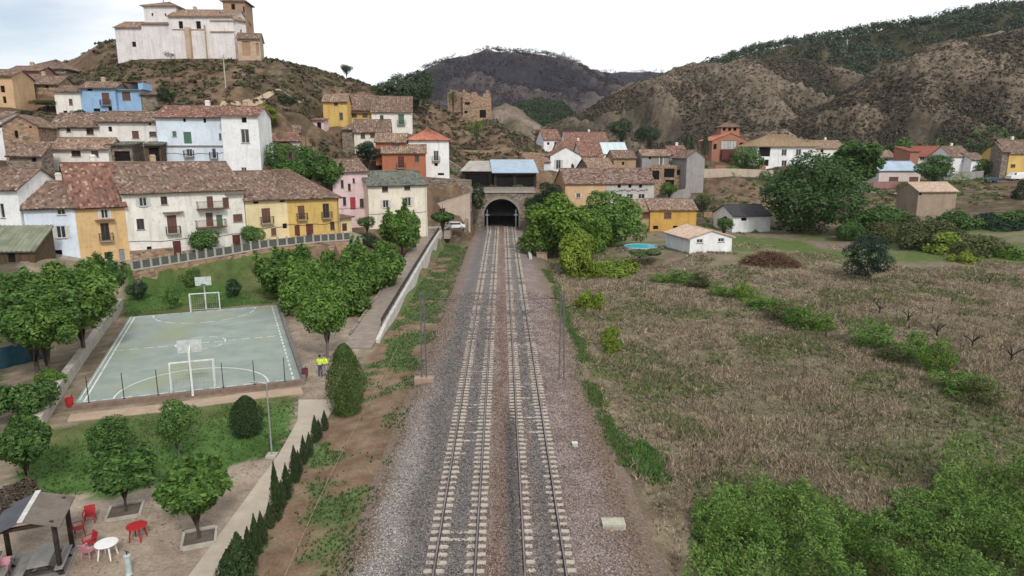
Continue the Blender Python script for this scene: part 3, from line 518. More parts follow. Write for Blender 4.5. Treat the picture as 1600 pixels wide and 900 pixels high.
HB = hill('burnt_hill', [(560, 190, 900), (610, 150, 900), (664, 108, 900), (700, 93, 900), (760, 81, 900), (820, 81, 900), (862, 85, 900), (898, 99, 890), (940, 119, 880), (980, 138, 870), (1030, 165, 860), (1080, 190, 850)], 560, 25, 24, c_burnt, seed=2, ns=.008)
HF = hill('far_ridge', [(860, 135, 1500), (900, 122, 1500), (934, 115, 1500), (975, 114, 1500), (1012, 111, 1500), (1060, 113, 1500), (1120, 120, 1500), (1200, 130, 1500)], 1000, 40, 30, c_burnt, seed=5, ns=.006)
HW = hill('wooded_ridge', [(1010, 150, 620), (1060, 122, 620), (1114, 104, 620), (1180, 84, 610), (1276, 63, 600), (1390, 48, 590), (1480, 30, 580), (1576, 12, 570), (1640, 8, 570), (1800, -5, 570), (2100, -20, 570)], 430, 40, 16, c_wood, seed=3, ns=.014)
H1 = hill('brown_hill', [(800, 232, 330), (840, 212, 350), (892, 182, 370), (952, 150, 385), (1024, 126, 400), (1096, 103, 410), (1132, 107, 415), (1180, 91, 420), (1228, 90, 425), (1288, 99, 420), (1360, 117, 410), (1430, 130, 400), (1520, 150, 390), (1620, 170, 390)], [290] * 14, 14, 14, c_brown, seed=7, ns=.022, nu=190, nv=70)
H2 = hill('brown_hill', [(1150, 232, 330), (1230, 190, 340), (1310, 148, 350), (1360, 118, 350), (1390, 102, 350), (1430, 82, 350), (1480, 66, 350), (1540, 57, 345), (1600, 50, 340), (1700, 40, 335), (1850, 40, 330), (2100, 60, 330)], [280] * 5 + [265] * 7, 14, 14, c_brown, seed=9, ns=.024, nu=190, nv=70)
H3 = hill('pale_spur', [(735, 200, 380), (769, 172, 400), (790, 160, 410), (815, 172, 405), (840, 195, 395), (870, 215, 380)], 300, 16, 6, c_pale, seed=4, ns=.03, nu=60, nv=36)
H4 = hill('green_spur', [(765, 215, 420), (800, 172, 470), (840, 160, 490), (880, 168, 480), (905, 190, 450), (930, 215, 420)], 320, 14, 5, c_wood, seed=6, ns=.03, nu=60, nv=36)
# ---------------------------------------------------------------- building materials
WALL = {
 'white': plaster('plaster_white', (.84, .84, .84), .30), 'bluewhite': plaster('plaster_bluewhite', (.70, .77, .86), .25), 'warmwhite': plaster('plaster_warm', (.80, .77, .71), .40),
 'ochre': plaster('plaster_ochre', (.66, .45, .23), .35), 'paleyellow': plaster('plaster_paleyellow', (.76, .63, .37), .3), 'yellow': plaster('plaster_yellow', (.64, .44, .15), .38),
 'amber': plaster('plaster_amber', (.60, .36, .10), .3), 'orange': plaster('plaster_orange', (.62, .42, .25), .38), 'pink': plaster('plaster_pink', (.72, .54, .55), .3),
 'duskpink': plaster('plaster_duskpink', (.36, .20, .19), .4), 'palepink': plaster('plaster_palepink', (.68, .59, .56), .3), 'cream': plaster('plaster_cream', (.78, .71, .59), .35),
 'brickred': plaster('plaster_brickred', (.42, .16, .09), .35), 'lightblue': plaster('plaster_lightblue', (.30, .47, .68), .35), 'grey': plaster('plaster_grey', (.34, .32, .31), .5),
 'greywhite': plaster('plaster_greywhite', (.52, .49, .45), .45), 'tan': plaster('plaster_tan', (.42, .30, .19), .5), 'church': plaster('plaster_church', (.76, .71, .70), .35),
 'stone': stonework('stone_grey', (.33, .27, .215), (.09, .072, .058), (.20, .155, .115)), 'stone_orange': stonework('stone_orange', (.42, .30, .205), (.13, .09, .065), (.34, .20, .12)),
 'brick': stonework('brick_red', (.40, .18, .11), (.30, .13, .085), (.33, .17, .11), 4.0, .4), 'brick_tower': stonework('brick_tower', (.40, .25, .165), (.30, .185, .125), (.38, .26, .18), 3.5, .4), 'brick_tan': stonework('brick_tan', (.50, .37, .25), (.38, .27, .18), (.50, .41, .32), 3.5, .4),
 'blockwork': plaster('blockwork_beige', (.36, .28, .21), .45), 'planks': mat('planks_old', (.13, .085, .05), (.05, .035, .022), 3, .9, .4, stretch=(4, 4, .4)), 'darkwood': mat('wood_dark', (.06, .042, .03), (.02, .015, .012), 3, .9, .3),
 'concrete': mat('concrete_plain', (.38, .35, .31), (.26, .24, .21), 1.5, .9, .25)}
T_ = tiles
TILE = {
 'tile_brown': T_('tile_brown', [(.075, .052, .042), (.18, .115, .088), (.24, .155, .118), (.14, .098, .078), (.38, .285, .22)], patch=(.145, .112, .084)),
 'tile_red': T_('tile_red', [(.085, .045, .036), (.22, .11, .082), (.27, .14, .105), (.16, .085, .066), (.44, .31, .235)], patch=(.14, .09, .068)),
 'tile_pale': T_('tile_pale', [(.11, .07, .05), (.25, .16, .115), (.32, .22, .16), (.20, .13, .095), (.46, .36, .28)], patch=(.18, .13, .09)),
 'tile_mauve': T_('tile_mauve', [(.06, .035, .032), (.17, .09, .078), (.13, .085, .075), (.32, .24, .19), (.21, .11, .09)], pitch=.6, patch=(.20, .165, .13)),
 'tile_moss': T_('tile_moss', [(.07, .075, .062), (.14, .15, .125), (.19, .19, .16), (.11, .115, .09)], patch=(.11, .12, .085)),
 'tile_bright': T_('tile_bright', [(.36, .13, .085), (.46, .18, .115), (.50, .24, .16)], patch=(.36, .16, .11)), 'tile_salmon': T_('tile_salmon', [(.42, .29, .215), (.52, .38, .29), (.60, .47, .38)], patch=(.46, .36, .28)),
 'tile_tan': T_('tile_tan', [(.20, .135, .08), (.30, .21, .13), (.36, .27, .17)], patch=(.24, .17, .105)), 'tile_rust': T_('tile_rust', [(.20, .07, .052), (.27, .09, .065), (.30, .12, .09)], patch=(.22, .09, .07)),
 'slate': T_('slate_dark', [(.045, .045, .05), (.065, .062, .068), (.055, .055, .06)], patch=(.07, .065, .06)), 'metal_blue': T_('metal_blue', [(.33, .42, .51), (.39, .48, .57), (.36, .45, .53)], pitch=1.1, course=6, patch=(.29, .35, .40)),
 'metal_white': T_('metal_white', [(.36, .34, .31), (.46, .44, .40)], pitch=1.1, course=6, patch=(.25, .21, .17)), 'metal_pale': T_('metal_pale', [(.48, .57, .58), (.56, .64, .65)], pitch=1.1, course=6, patch=(.50, .56, .57)),
 'corrugated_moss': T_('corrugated_moss', [(.16, .17, .12), (.24, .25, .18), (.20, .21, .15)], pitch=.5, course=1.2, patch=(.12, .135, .085)), 'concrete': WALL['concrete']}
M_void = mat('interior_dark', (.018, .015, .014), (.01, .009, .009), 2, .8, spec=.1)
M_glass = mat('window_glass', (.045, .05, .056), (.02, .023, .027), 1.2, .12, spec=.6)
M_frame_w = mat('frame_white', (.62, .60, .56), None, 4, .7); M_frame_b = mat('frame_brown', (.13, .07, .045), None, 4, .7)
M_shut = mat('shutter_brown', (.17, .085, .06), (.10, .05, .04), 6, .75, .3, stretch=(1, 1, 9)); M_shutg = mat('shutter_green', (.09, .19, .125), (.055, .125, .085), 6, .7, .3, stretch=(1, 1, 9))
M_door = mat('door_maroon', (.135, .04, .032), (.085, .028, .023), 3, .6, .2); M_doorm = mat('door_grey', (.26, .29, .33), None, 3, .5); M_doorr = mat('door_red', (.40, .05, .06), None, 3, .6)
M_iron = mat('iron_dark', (.045, .04, .038), (.03, .026, .024), 8, .6); M_slab = mat('slab_grey', (.34, .30, .26), None, 3, .9, .2); M_blind = mat('blind_pale', (.60, .60, .57), (.5, .5, .48), 6, .7, .2, stretch=(1, 1, 12))
M_wood = mat('wood_brown', (.16, .09, .05), (.09, .05, .03), 4, .8, .3, stretch=(1, 1, 6)); M_tile_edge = mat('ridge_tile', (.30, .19, .14), (.20, .125, .095), 2.5, .9)
M_metal = mat('galvanised', (.42, .43, .44), (.32, .33, .34), 4, .45, metal=.5)
def sheet(mb, a, b, c, d, pitch, amp, jit, seed):
    """one roof slope a-b (eave) d-c (top): ribs run up the slope, old slopes sag a little"""
    a, b, c, d = map(Vector, (a, b, c, d)); n = (b - a).cross(d - a).normalized()
    if n.z < 0: n = -n
    wid = max((b - a).length, (c - d).length); ln = max((d - a).length, (c - b).length); nu = max(2, int(wid / pitch)) * 2; nv = max(2, min(8, int(ln / 1.1)))
    base = len(mb.v)
    for j in range(nv + 1):
        v = j / nv
        for i in range(nu + 1):
            u = i / nu; p = (a.lerp(b, u)).lerp(d.lerp(c, u), v)
            q = p + n * ((amp if i % 2 else 0) + jit * (mnoise.noise(p * .55 + Vector((seed, 0, 0))) + .5 * mnoise.noise(p * 1.9)))
            mb.v.append(tuple(q)); mb.uv.append((u * wid, v * ln))
    mb.f += [(base + j*(nu+1)+i, base + j*(nu+1)+i+1, base + (j+1)*(nu+1)+i+1, base + (j+1)*(nu+1)+i) for j in range(nv) for i in range(nu)]
    k = len(mb.v); t = n * -.13
    for p in (a, b, c, d): mb.v.append(tuple(p - n * .015)); mb.uv.append((0, 0))
    for p in (a, b, c, d): mb.v.append(tuple(p + t)); mb.uv.append((0, 0))
    mb.f += [(k+7, k+6, k+5, k+4), (k, k+1, k+5, k+4), (k+1, k+2, k+6, k+5), (k+3, k, k+4, k+7)]
def caps(mb, p, q, r=.13, n=6):
    k = len(mb.v); mb.tube(p, q, r, r, n); mb.uv += [(i * .37, .1) for i in range(len(mb.v) - k)]
def opening(root, P, u0, h0, u1, h1, kind, white=True):
    """one window or door set back in its opening: frame, pane or leaf, sill, balcony"""
    k = kind[0]; wd, hg = u1 - u0, h1 - h0; um = (u0 + u1) / 2
    def bx(mb, a0, a1, d0, d1, b0, b1):
        vs = [P(a, d, b) for b in (b0, b1) for a, d in ((a0, d0), (a1, d0), (a1, d1), (a0, d1))]
        mb.add(vs, [(0,3,2,1),(4,5,6,7),(0,1,5,4),(1,2,6,5),(2,3,7,6),(3,0,4,7)])
    t = min(.09, wd * .12)
    def frame(mt, name='window', mull=True):
        mb = MB(); bx(mb, u0, u0+t, .10, .20, h0, h1); bx(mb, u1-t, u1, .10, .20, h0, h1); bx(mb, u0+t, u1-t, .10, .20, h1-t, h1); bx(mb, u0+t, u1-t, .10, .20, h0, h0+t)
        if mull and wd > .7: bx(mb, um-t/2, um+t/2, .11, .19, h0+t, h1-t)
        return mb.build(name, mt, root)
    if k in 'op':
        mb = MB(); bx(mb, u0, u1, .24, .30, h0, h1); w_ = mb.build('window', M_void if k == 'o' else WALL['brick_tower'], root)  # dark backing stands in for the shaded interior; porch arches get darker brick
    elif k in 'wka':
        w_ = frame(M_frame_w if (white or k == 'k') else M_frame_b)
        mb = MB(); bx(mb, u0+t*.6, u1-t*.6, .16, .185, h0+t*.6, h1-t*.6); mb.build('pane', M_blind if k == 'a' else M_glass, w_)
        if k == 'k':
            for s in (0, 1):
                mb = MB(); a0 = u0 - wd*.42 if s == 0 else u1; bx(mb, a0, a0 + wd*.42, -.05, -.003, h0, h1); mb.build('shutter', M_frame_w, w_)
        if k == 'a':
            mb = MB(); [bx(mb, u0 + wd*i/5 - .06, u0 + wd*i/5 + .06, .08, .15, h0, h1) for i in range(1, 5)]; [bx(mb, u0, u1, .085, .145, h0 + hg*i/4 - .06, h0 + hg*i/4 + .06) for i in range(1, 4)]; mb.build('glazing_bar', M_doorm, w_)
        mb = MB(); bx(mb, u0-.08, u1+.08, -.10, .10, h0-.09, h0-.002); mb.build('sill', M_slab, w_)
    elif k in 'sg':
        w_ = frame(M_frame_b if k == 's' else M_shutg, mull=False); mt = M_shut if k == 's' else M_shutg
        for a0, a1 in ((u0+t, um-.012), (um+.012, u1-t)): mb = MB(); bx(mb, a0, a1, .08, .14, h0+t, h1-t); mb.build('shutter', mt, w_)
        if hg < 1.7: mb = MB(); bx(mb, u0-.08, u1+.08, -.10, .10, h0-.09, h0-.002); mb.build('sill', M_slab, w_)
    else:
        mt = {'d': M_door, 'm': M_doorm, 'r': M_doorr}[k]; mb = MB(); bx(mb, u0, u1, .12, .19, h0, h1); w_ = mb.build('door', mt, root)
        mb = MB()
        for a0, a1 in ((u0+.1*wd, um-.05*wd), (um+.05*wd, u1-.1*wd)):
            bx(mb, a0, a1, .09, .118, h0+.08*hg, h0+.45*hg); bx(mb, a0, a1, .09, .118, h0+.52*hg, h0+.94*hg)
        mb.build('door_panel', mt, w_)
        mb = MB(); bx(mb, um+.02, um+.08, .04, .119, h0+hg*.46, h0+hg*.51); mb.build('handle', M_iron, w_)
    if len(kind) > 1:
        e = .3 if kind[1] == 'b' else 1.5; dep = .6 if kind[1] == 'b' else 1.1; mt = M_iron if kind[1] == 'b' else M_wood
        b0, b1 = max(.05, u0-e), u1+e; mb = MB(); bx(mb, b0, b1, -dep, -.004, h0-.16, h0-.03); bal = mb.build('balcony', M_slab if kind[1] == 'b' else M_wood, root)
        mb = MB(); bx(mb, b0, b1, -dep, -dep+.05, h0+.92, h0+.98)
        for a in (b0, b1-.04): bx(mb, a, a+.04, -dep+.05, -.004, h0+.92, h0+.98)
        n = max(4, int((b1 - b0) / .16))
        for i in range(n + 1): a = b0 + (b1-b0-.03)*i/n; bx(mb, a, a+.03, -dep+.012, -dep+.038, h0-.03, h0+.92)
        for i in range(1, 4): [bx(mb, a, a+.03, -dep*i/4, -dep*i/4+.03, h0-.03, h0+.92) for a in (b0, b1-.03)]
        mb.build('railing', mt, bal)
    return w_
def build_house(h, rootO=None, root=None):
    O, ex, ey, W, D, he, hr = h['O'], h['ex'], h['ey'], h['W'], h['D'], h['he'], h['hr']
    if root is None:
        root = empty(h['name'], O); tag(root, h['label'], {'house': 'house'}.get(h['name'], h['name'].replace('_', ' ')), 'buildings of the village'); rootO = O
    sh = O - rootO
    P = lambda u, d, z: tuple(sh + ex * u + ey * d + Vector((0, 0, z)))
    far = O.y > 175; seed = O.x * .37; wm = WALL[h['wall']]; roof = h['roof']; dn = -3.0; ws = h['wins']; mb = MB()
    us = sorted({0, W} | {q[i] for q in ws for i in (0, 2)}); hs = sorted({dn, he} | {q[i] for q in ws for i in (1, 3)})
    for a0, a1 in zip(us, us[1:]):
        for b0, b1 in zip(hs, hs[1:]):
            um, hm = (a0+a1)/2, (b0+b1)/2
            if any(q[0] < um < q[2] and q[1] < hm < q[3] for q in ws): continue
            mb.quad(P(a0,0,b0), P(a1,0,b0), P(a1,0,b1), P(a0,0,b1))
    for u0, h0, u1, h1, k in ws:
        r = .3
        mb.quad(P(u0,0,h0), P(u0,r,h0), P(u0,r,h1), P(u0,0,h1)); mb.quad(P(u1,0,h0), P(u1,0,h1), P(u1,r,h1), P(u1,r,h0))
        mb.quad(P(u0,0,h1), P(u0,r,h1), P(u1,r,h1), P(u1,0,h1)); mb.quad(P(u0,0,h0), P(u1,0,h0), P(u1,r,h0), P(u0,r,h0))
    hb = hr if roof == 'shed' else he
    mb.quad(P(W,D,dn), P(0,D,dn), P(0,D,hb), P(W,D,hb)); mb.quad(P(0,D,dn), P(0,0,dn), P(0,0,he), P(0,D,hb)); mb.quad(P(W,0,dn), P(W,D,dn), P(W,D,hb), P(W,0,he))
    if roof == 'gable' or roof == 'hipr':
        mb.poly([P(0,D,he), P(0,0,he), P(0,D/2,hr)])
        if roof == 'gable': mb.poly([P(W,0,he), P(W,D,he), P(W,D/2,hr)])
    if roof == 'gablef': mb.poly([P(0,0,he), P(W,0,he), P(W/2,0,hr)]); mb.poly([P(W,D,he), P(0,D,he), P(W/2,D,hr)])
    if roof == 'none':
        rr = random.Random(int(seed * 100)); u = 0
        while u < W:
            w_ = rr.uniform(.35, .9); hh = h.get('ragged', 1.5) * max(0, .45 + .75 * mnoise.noise(Vector((u * .35, seed, 0))) + rr.uniform(-.08, .08)); e = min(W, u + w_)
            vs = [P(a, d, z) for z in (he, he + hh) for a, d in ((u, 0), (e, 0), (e, .4), (u, .4))]; mb.add(vs, [(4,5,6,7),(0,1,5,4),(1,2,6,5),(2,3,7,6),(3,0,4,7)]); u = e
    mb.build('wall', wm, root)
    for q in ws: opening(root, P, *q, white=h['wall'] in ('lightblue', 'bluewhite', 'white', 'palepink'))
    if roof != 'none':
        rb = MB(); rb.uv = []; ov = h.get('over', .55); tl = h['tile']; metal = tl.startswith(('metal', 'conc', 'slate')); pit = (.7 if tl == 'tile_mauve' else .42) if not far else .6
        if metal: pit = .55
        amp, jit = (.10, .07) if not metal else (.03, .01)
        if tl == 'corrugated_moss': pit, amp = .5, .09
        S = lambda a, b, c, d: sheet(rb, a, b, c, d, pit, amp, jit, seed)
        lift = .10
        if roof == 'shed':
            sl = (hr - he) / D; S(P(-ov*.6,-ov,he-sl*ov+lift), P(W+ov*.6,-ov,he-sl*ov+lift), P(W+ov*.6,D+.1,hr+sl*.1+lift), P(-ov*.6,D+.1,hr+sl*.1+lift))
        elif roof == 'gablef':
            sl = (hr - he) / (W / 2); zc = he - sl*ov + lift; zt = hr + lift
            S(P(-ov,D+.2,zc), P(-ov,-.25,zc), P(W/2,-.25,zt), P(W/2,D+.2,zt)); S(P(W+ov,-.25,zc), P(W+ov,D+.2,zc), P(W/2,D+.2,zt), P(W/2,-.25,zt)); caps(rb, P(W/2,-.25,zt+.03), P(W/2,D+.2,zt+.03))
        else:
            sl = (hr - he) / (D / 2); zc = he - sl*ov + lift; zt = hr + lift; k0 = k1 = -ov * .5; e0 = e1 = -ov * .5
            if roof == 'hip': k0 = k1 = min(D / 2, W / 2 - .1); e0 = e1 = -ov
            if roof == 'hipr': k1 = D * .42; e1 = -ov
            S(P(e0,-ov,zc), P(W-e1,-ov,zc), P(W-k1,D/2,zt), P(k0,D/2,zt)); S(P(W-e1,D+ov,zc), P(e0,D+ov,zc), P(k0,D/2,zt), P(W-k1,D/2,zt))
            if roof == 'hip': S(P(e0,D+ov,zc), P(e0,-ov,zc), P(k0,D/2,zt), P(k0,D/2+.02,zt)); caps(rb, P(e0,-ov,zc), P(k0,D/2,zt), .1)
            if roof in ('hip', 'hipr'): S(P(W-e1,-ov,zc), P(W-e1,D+ov,zc), P(W-k1,D/2+.02,zt), P(W-k1,D/2,zt)); caps(rb, P(W-e1,-ov,zc), P(W-k1,D/2,zt), .1)
            caps(rb, P(k0,D/2,zt+.03), P(W-k1,D/2,zt+.03))
        ro = rb.build('roof', TILE[tl], root)
        hsh = int(abs(O.x * 13.7 + O.y * 7.1)) % 5
        if roof == 'gable' and not metal and hsh in (1, 3) and 'part_of' not in h and W > 5:
            u = W * (.25 + .12 * hsh); cb = MB(); z = hr - .2
            for a, b, c, d, e, f in ((u, u+.7, D*.6, D*.6+.6, z-1, z+1.1), (u-.07, u+.77, D*.6-.07, D*.6+.67, z+1.1, z+1.2), (u+.05, u+.65, D*.6+.05, D*.6+.55, z+1.2, z+1.4)):
                cb.add([P(x, y, q) for q in (e, f) for x, y in ((a, c), (b, c), (b, d), (a, d))], [(0,3,2,1),(4,5,6,7),(0,1,5,4),(1,2,6,5),(2,3,7,6),(3,0,4,7)])
            cb.build('chimney', WALL['brick_tan'] if hsh == 1 else WALL['warmwhite'], ro)
    def slab(name, mt, u0, u1, d0, d1, z0, z1, par=root):
        m = MB(); m.add([P(a, d, z) for z in (z0, z1) for a, d in ((u0, d0), (u1, d0), (u1, d1), (u0, d1))], [(0,3,2,1),(4,5,6,7),(0,1,5,4),(1,2,6,5),(2,3,7,6),(3,0,4,7)]); return m.build(name, mt, par)
    hp = lambda x, y: h['hit'](*vp(h['v'], x, y))
    for x0, r, x1 in h.get('canopy', ()): (u0, z), (u1, _) = hp(x0, r), hp(x1, r); slab('canopy', M_tile_edge, u0, u1, -.7, -.004, z, z + .1)
    if 'stonebase' in h:
        r, x0, x1 = h['stonebase']; (u0, z), (u1, _) = hp(x0, r), hp(x1, r); dz = [q for q in ws if q[4] == 'd'][0]
        slab('stone_plinth', WALL['stone_orange'], 0.02, dz[0] - .05, -.06, -.003, dn, z); slab('stone_plinth', WALL['stone_orange'], dz[2] + .05, u1, -.06, -.003, dn, z - .6)
    if 'ledge' in h: _, z = hp(1000, h['ledge']); slab('ledge', M_slab, -.02, W + .02, -.25, -.003, z - .08, z + .08)
    if 'pipe' in h: m = MB(); m.tube(P(W-.25,-.09,dn), P(W-.25,-.09,he), .07); m.build('downpipe', M_frame_w, root)
    if 'loggia' in h:
        r, x0, x1 = h['loggia']; (u0, z), (u1, _) = hp(x0, r), hp(x1, r); slab('terrace_roof', M_wood, u0, u1, -.2, D * .7, z - .12, z); slab('terrace_wall', wm, u0, u1, D*.7, D*.7+.2, he + .1, z - .125)
        slab('terrace_wall', wm, u1-.9, u1, .005, D*.7-.01, he + .15, z - .125); [slab('post', M_wood, u, u+.15, .05, .2, he + .15, z - .125) for u in (u0 + .1, (u0+u1)/2 - .5)]
    if O.y < 128 and W > 6 and 'part_of' not in h and he > 4:
        m = MB(); zc = he * .36; pts = [P(W * i / 8, -.06, zc + .12 * math.sin(i * 1.9 + seed) - .18 * math.sin(math.pi * i / 8)) for i in range(9)]; [m.tube(a, b, .028, .028, 5) for a, b in zip(pts, pts[1:])]; m.build('cable', M_iron, root)
        if 'pipe' not in h and int(abs(O.x)) % 2 == 0: m = MB(); m.tube(P(W-.2,-.08,dn), P(W-.2,-.08,he), .06); m.build('downpipe', mat('pipe_zinc', (.22, .19, .17), None, 3, .6), root)
    if 'marks' in h:
        x0, r0, x1, r1 = h['marks']; (u0, z1), (u1, z0) = hp(x0, r0), hp(x1, r1); rr = random.Random(3); u = u0
        m = MB()
        while u < u1:
            w_ = rr.uniform(.25, .8); zz = z0 + (z1 - z0) * rr.uniform(.15, .5); hh = (z1 - z0) * rr.uniform(.25, .5)
            m.add([P(a, d, z) for z in (zz, zz + hh) for a, d in ((u, -.01), (u + w_, -.01), (u + w_, -.003), (u, -.003))], [(0,3,2,1),(4,5,6,7),(0,1,5,4),(1,2,6,5),(2,3,7,6),(3,0,4,7)]); u += w_ + rr.uniform(.02, .18)
        m.build('faded_mark', mat('mark_grey', (.16, .155, .15), None, 3, .9), root)  # row of short grey patches, slightly proud of the wall
    if 'porch' in h:
        x0, r0, x1, r1 = h['porch']; (u0, z1), (u1, z0) = hp(x0, r0), hp(x1, r1); slab('porch', M_door, u0, u1, -1.2, -.004, z0, z1)
    return root
roots = {}
for h in HOUSES:
    if 'part_of' in h: build_house(h, h['part_of']['O'], roots[id(h['part_of'])])
    else: roots[id(h)] = build_house(h)
# ---------------------------------------------------------------- the church on the hill
VIEWS['K'] = (170, 0, 6.0); _n0 = len(HOUSES)
def K(fl, fr, eave, ridge, D, roof, wall, tile, wins=(), **o): return H('church', o.pop('label', 'part'), 'K', fl, fr, eave, ridge, D, roof, wall, tile, wins, **o)
kn = K((590,545,170.5), (942,545,170.5), 150, 98, 11, 'gable', 'church', 'tile_pale', [(652,198,698,268,'o'),(815,198,866,270,'o')], label='whitewashed church with a brick bell tower on the bare hilltop')
kr = build_house(kn)
for a in (dict(fl=(82,520,171), fr=(330,530,171), eave=255, ridge=212, D=10, roof='gable', wall='church', tile='tile_pale', wins=[(215,390,258,440,'o')]),
          dict(fl=(331,530,170.8), fr=(590,545,170.8), eave=222, ridge=212, D=5, roof='shed', wall='church', tile='tile_pale', wins=[]),
          dict(fl=(342,240,174), fr=(640,240,174), eave=52, ridge=24, D=11, roof='hip', wall='church', tile='tile_pale', wins=[(398,122,418,150,'o'),(522,125,540,150,'o')], over=.6),
          dict(fl=(945,545,170.6), fr=(1192,530,170.6), eave=150, ridge=100, D=11, roof='gable', wall='church', tile='tile_pale', wins=[]),
          dict(fl=(1192,535,170.8), fr=(1306,535,174), eave=195, ridge=150, D=8, roof='gable', wall='church', tile='tile_pale', wins=[(1232,275,1250,315,'o')]),
          dict(fl=(1086,260,178), fr=(1292,260,178.4), eave=5, ridge=-28, D=6.5, roof='hip', wall='brick_tower', tile='tile_brown', wins=[(1146,36,1186,98,'o'),(1256,60,1282,118,'o')]),
          dict(fl=(1214,530,168.5), fr=(1426,540,169.5), eave=358, ridge=318, D=6, roof='gable', wall='brick_tan', tile='tile_brown', wins=[(1246,385,1332,525,'p'),(1378,405,1412,525,'p')])):
    hh = K(a['fl'], a['fr'], a['eave'], a['ridge'], a['D'], a['roof'], a['wall'], a['tile'], a['wins'], part_of=kn, **({'over': a['over']} if 'over' in a else {})); build_house(hh, kn['O'], kr)
def church_box(name, mt, x0, y0, x1, y1, dep, off=-.004):
    (u0, z1), (u1, z0) = kn['hit'](*vp('K', x0, y0)), kn['hit'](*vp('K', x1, y1)); e, f = kn['ex'], kn['ey']; m = MB()
    m.add([tuple(e*a + f*d + Vector((0,0,z))) for z in (z0, z1) for a, d in ((u0, -dep), (u1, -dep), (u1, off), (u0, off))], [(0,3,2,1),(4,5,6,7),(0,1,5,4),(1,2,6,5),(2,3,7,6),(3,0,4,7)]); m.build(name, mt, kr)
church_box('buttress', WALL['brick_tan'], 725, 262, 796, 560, 1.2); church_box('buttress', WALL['brick_tan'], 903, 236, 934, 560, .9); church_box('cornice', WALL['brick_tan'], 950, 186, 1180, 196, .25); church_box('cornice', WALL['brick_tan'], 950, 290, 1185, 300, .25)
church_box('cornice', WALL['brick_tan'], 595, 272, 900, 279, .2)
m = MB(); c = Vector(at(170 + 512/6, 4, 179.5)) - kn['O']; m.tube(c - Vector((0,0,.6)), c + Vector((0,0,1.6)), .1); m.tube(c + Vector((-.5,0,1)), c + Vector((.5,0,1)), .08); m.build('cross', M_iron, kr)
# ---------------------------------------------------------------- walls
def wall(name, label, pts, th, mt, cat='wall', cap=None, group=None):
    """pts: (x, y, z foot, z top) along the wall"""
    m = MB(); o0 = Vector(pts[0][:3]); n = len(pts); L_, R_ = [], []
    for i in range(n):
        a = Vector(pts[max(0, i-1)][:2]); b = Vector(pts[min(n-1, i+1)][:2]); d = (b - a).normalized(); s = Vector((-d.y, d.x)) * th / 2; p = Vector(pts[i][:2]); L_.append(p + s); R_.append(p - s)
    vs = []
    for i in range(n): zf, zt = pts[i][2] - o0.z, pts[i][3] - o0.z; vs += [(*(L_[i]-o0.xy), zf), (*(R_[i]-o0.xy), zf), (*(R_[i]-o0.xy), zt), (*(L_[i]-o0.xy), zt)]
    fs = [(0,1,2,3), (4*n-1, 4*n-2, 4*n-3, 4*n-4)]
    for i in range(n-1): a, b = 4*i, 4*i+4; fs += [(a+1, b+1, b+2, a+2), (a, a+3, b+3, b), (a+3, a+2, b+2, b+3)]
    m.add(vs, fs)
    if cap is None: o = m.build(name, mt); o.location = o0; tag(o, label, cat, group); return o
    r = empty(name, o0); tag(r, label, cat, group); m.build('wall_face', mt, r); c = MB(); ct = th / 2 + .06; vs = []
    for i in range(n): d = (L_[i] - R_[i]).normalized() * ct; p = (L_[i] + R_[i]) / 2 - o0.xy; zt = pts[i][3] - o0.z; vs += [(*(p+d), zt+.003), (*(p-d), zt+.003), (*(p-d), zt+.13), (*(p+d), zt+.13)]
    c.add(vs, fs + [(4*i, 4*i+4, 4*i+5, 4*i+1) for i in range(n-1)]); c.build('coping', cap, r); return r
M_conc = WALL['concrete']; M_conc_l = mat('concrete_light', (.46, .42, .37), (.34, .31, .27), 1.2, .9, .2); M_whitewall = plaster('plaster_parapet', (.58, .56, .53), .5)
fl = [at(px, py, Y) for px, py, Y in ((207, 423, 83), (280, 411, 87), (350, 399.5, 91), (420, 387, 95), (490, 379, 99), (548, 375, 102))]
wall('retaining_wall', 'concrete and stone retaining wall carrying the railed street above the sports court', [(p.x, p.y, p.z - 3.4, p.z) for p in fl], .5, WALL['stone_orange'], cap=M_conc_l)
wall('retaining_wall', 'grey concrete end of the street terrace beside the clump of trees', [(fl[-1].x + .2, fl[-1].y - .4, fl[-1].z - 3.2, fl[-1].z - .02), (fl[-1].x + 1.4, fl[-1].y + 3.4, fl[-1].z - 3.2, fl[-1].z - .02), (fl[-1].x + 1.8, fl[-1].y + 8, fl[-1].z - 2.4, fl[-1].z + .1)], .4, M_conc)
a, b = at(667, 356, 141), at(735, 356, 142); wall('retaining_wall', 'pinkish plastered retaining wall behind the parked white car', [(a.x, a.y, a.z - .6, at(667, 324, 141).z), ((a.x+b.x)/2, 141.6, a.z - .6, at(700, 313, 141.6).z), (b.x, b.y, b.z - 1, at(735, 303, 142).z)], .5, plaster('plaster_buff', (.52, .42, .34), .3), cap=M_conc_l)
a, b = at(664, 318, 146.4), at(737, 318, 147); wall('stone_wall', 'rough grey stone terrace wall above the pinkish retaining wall', [(a.x, a.y, a.z - 1.5, at(664, 277, 146.4).z), (b.x, b.y, b.z - 2, at(737, 282, 147).z)], .6, WALL['stone'], cap=M_slab)
wall('retaining_wall', 'dark stone wing wall leading to the tunnel', [(-6.9, 155, -.9, 7.4), (-7.1, 150, -.9, 6.4), (-7.3, 144, -.9, 4.6), (-7.5, 139, -.9, 2.6)], .7, WALL['stone'])
wall('retaining_wall', 'low stone wing wall under the bushy trees by the tunnel', [(6.9, 155, -.9, 7.2), (7.2, 149, -.9, 4.8), (7.4, 143, -.9, 2.6), (7.6, 136, -.9, .9)], .7, WALL['stone'])
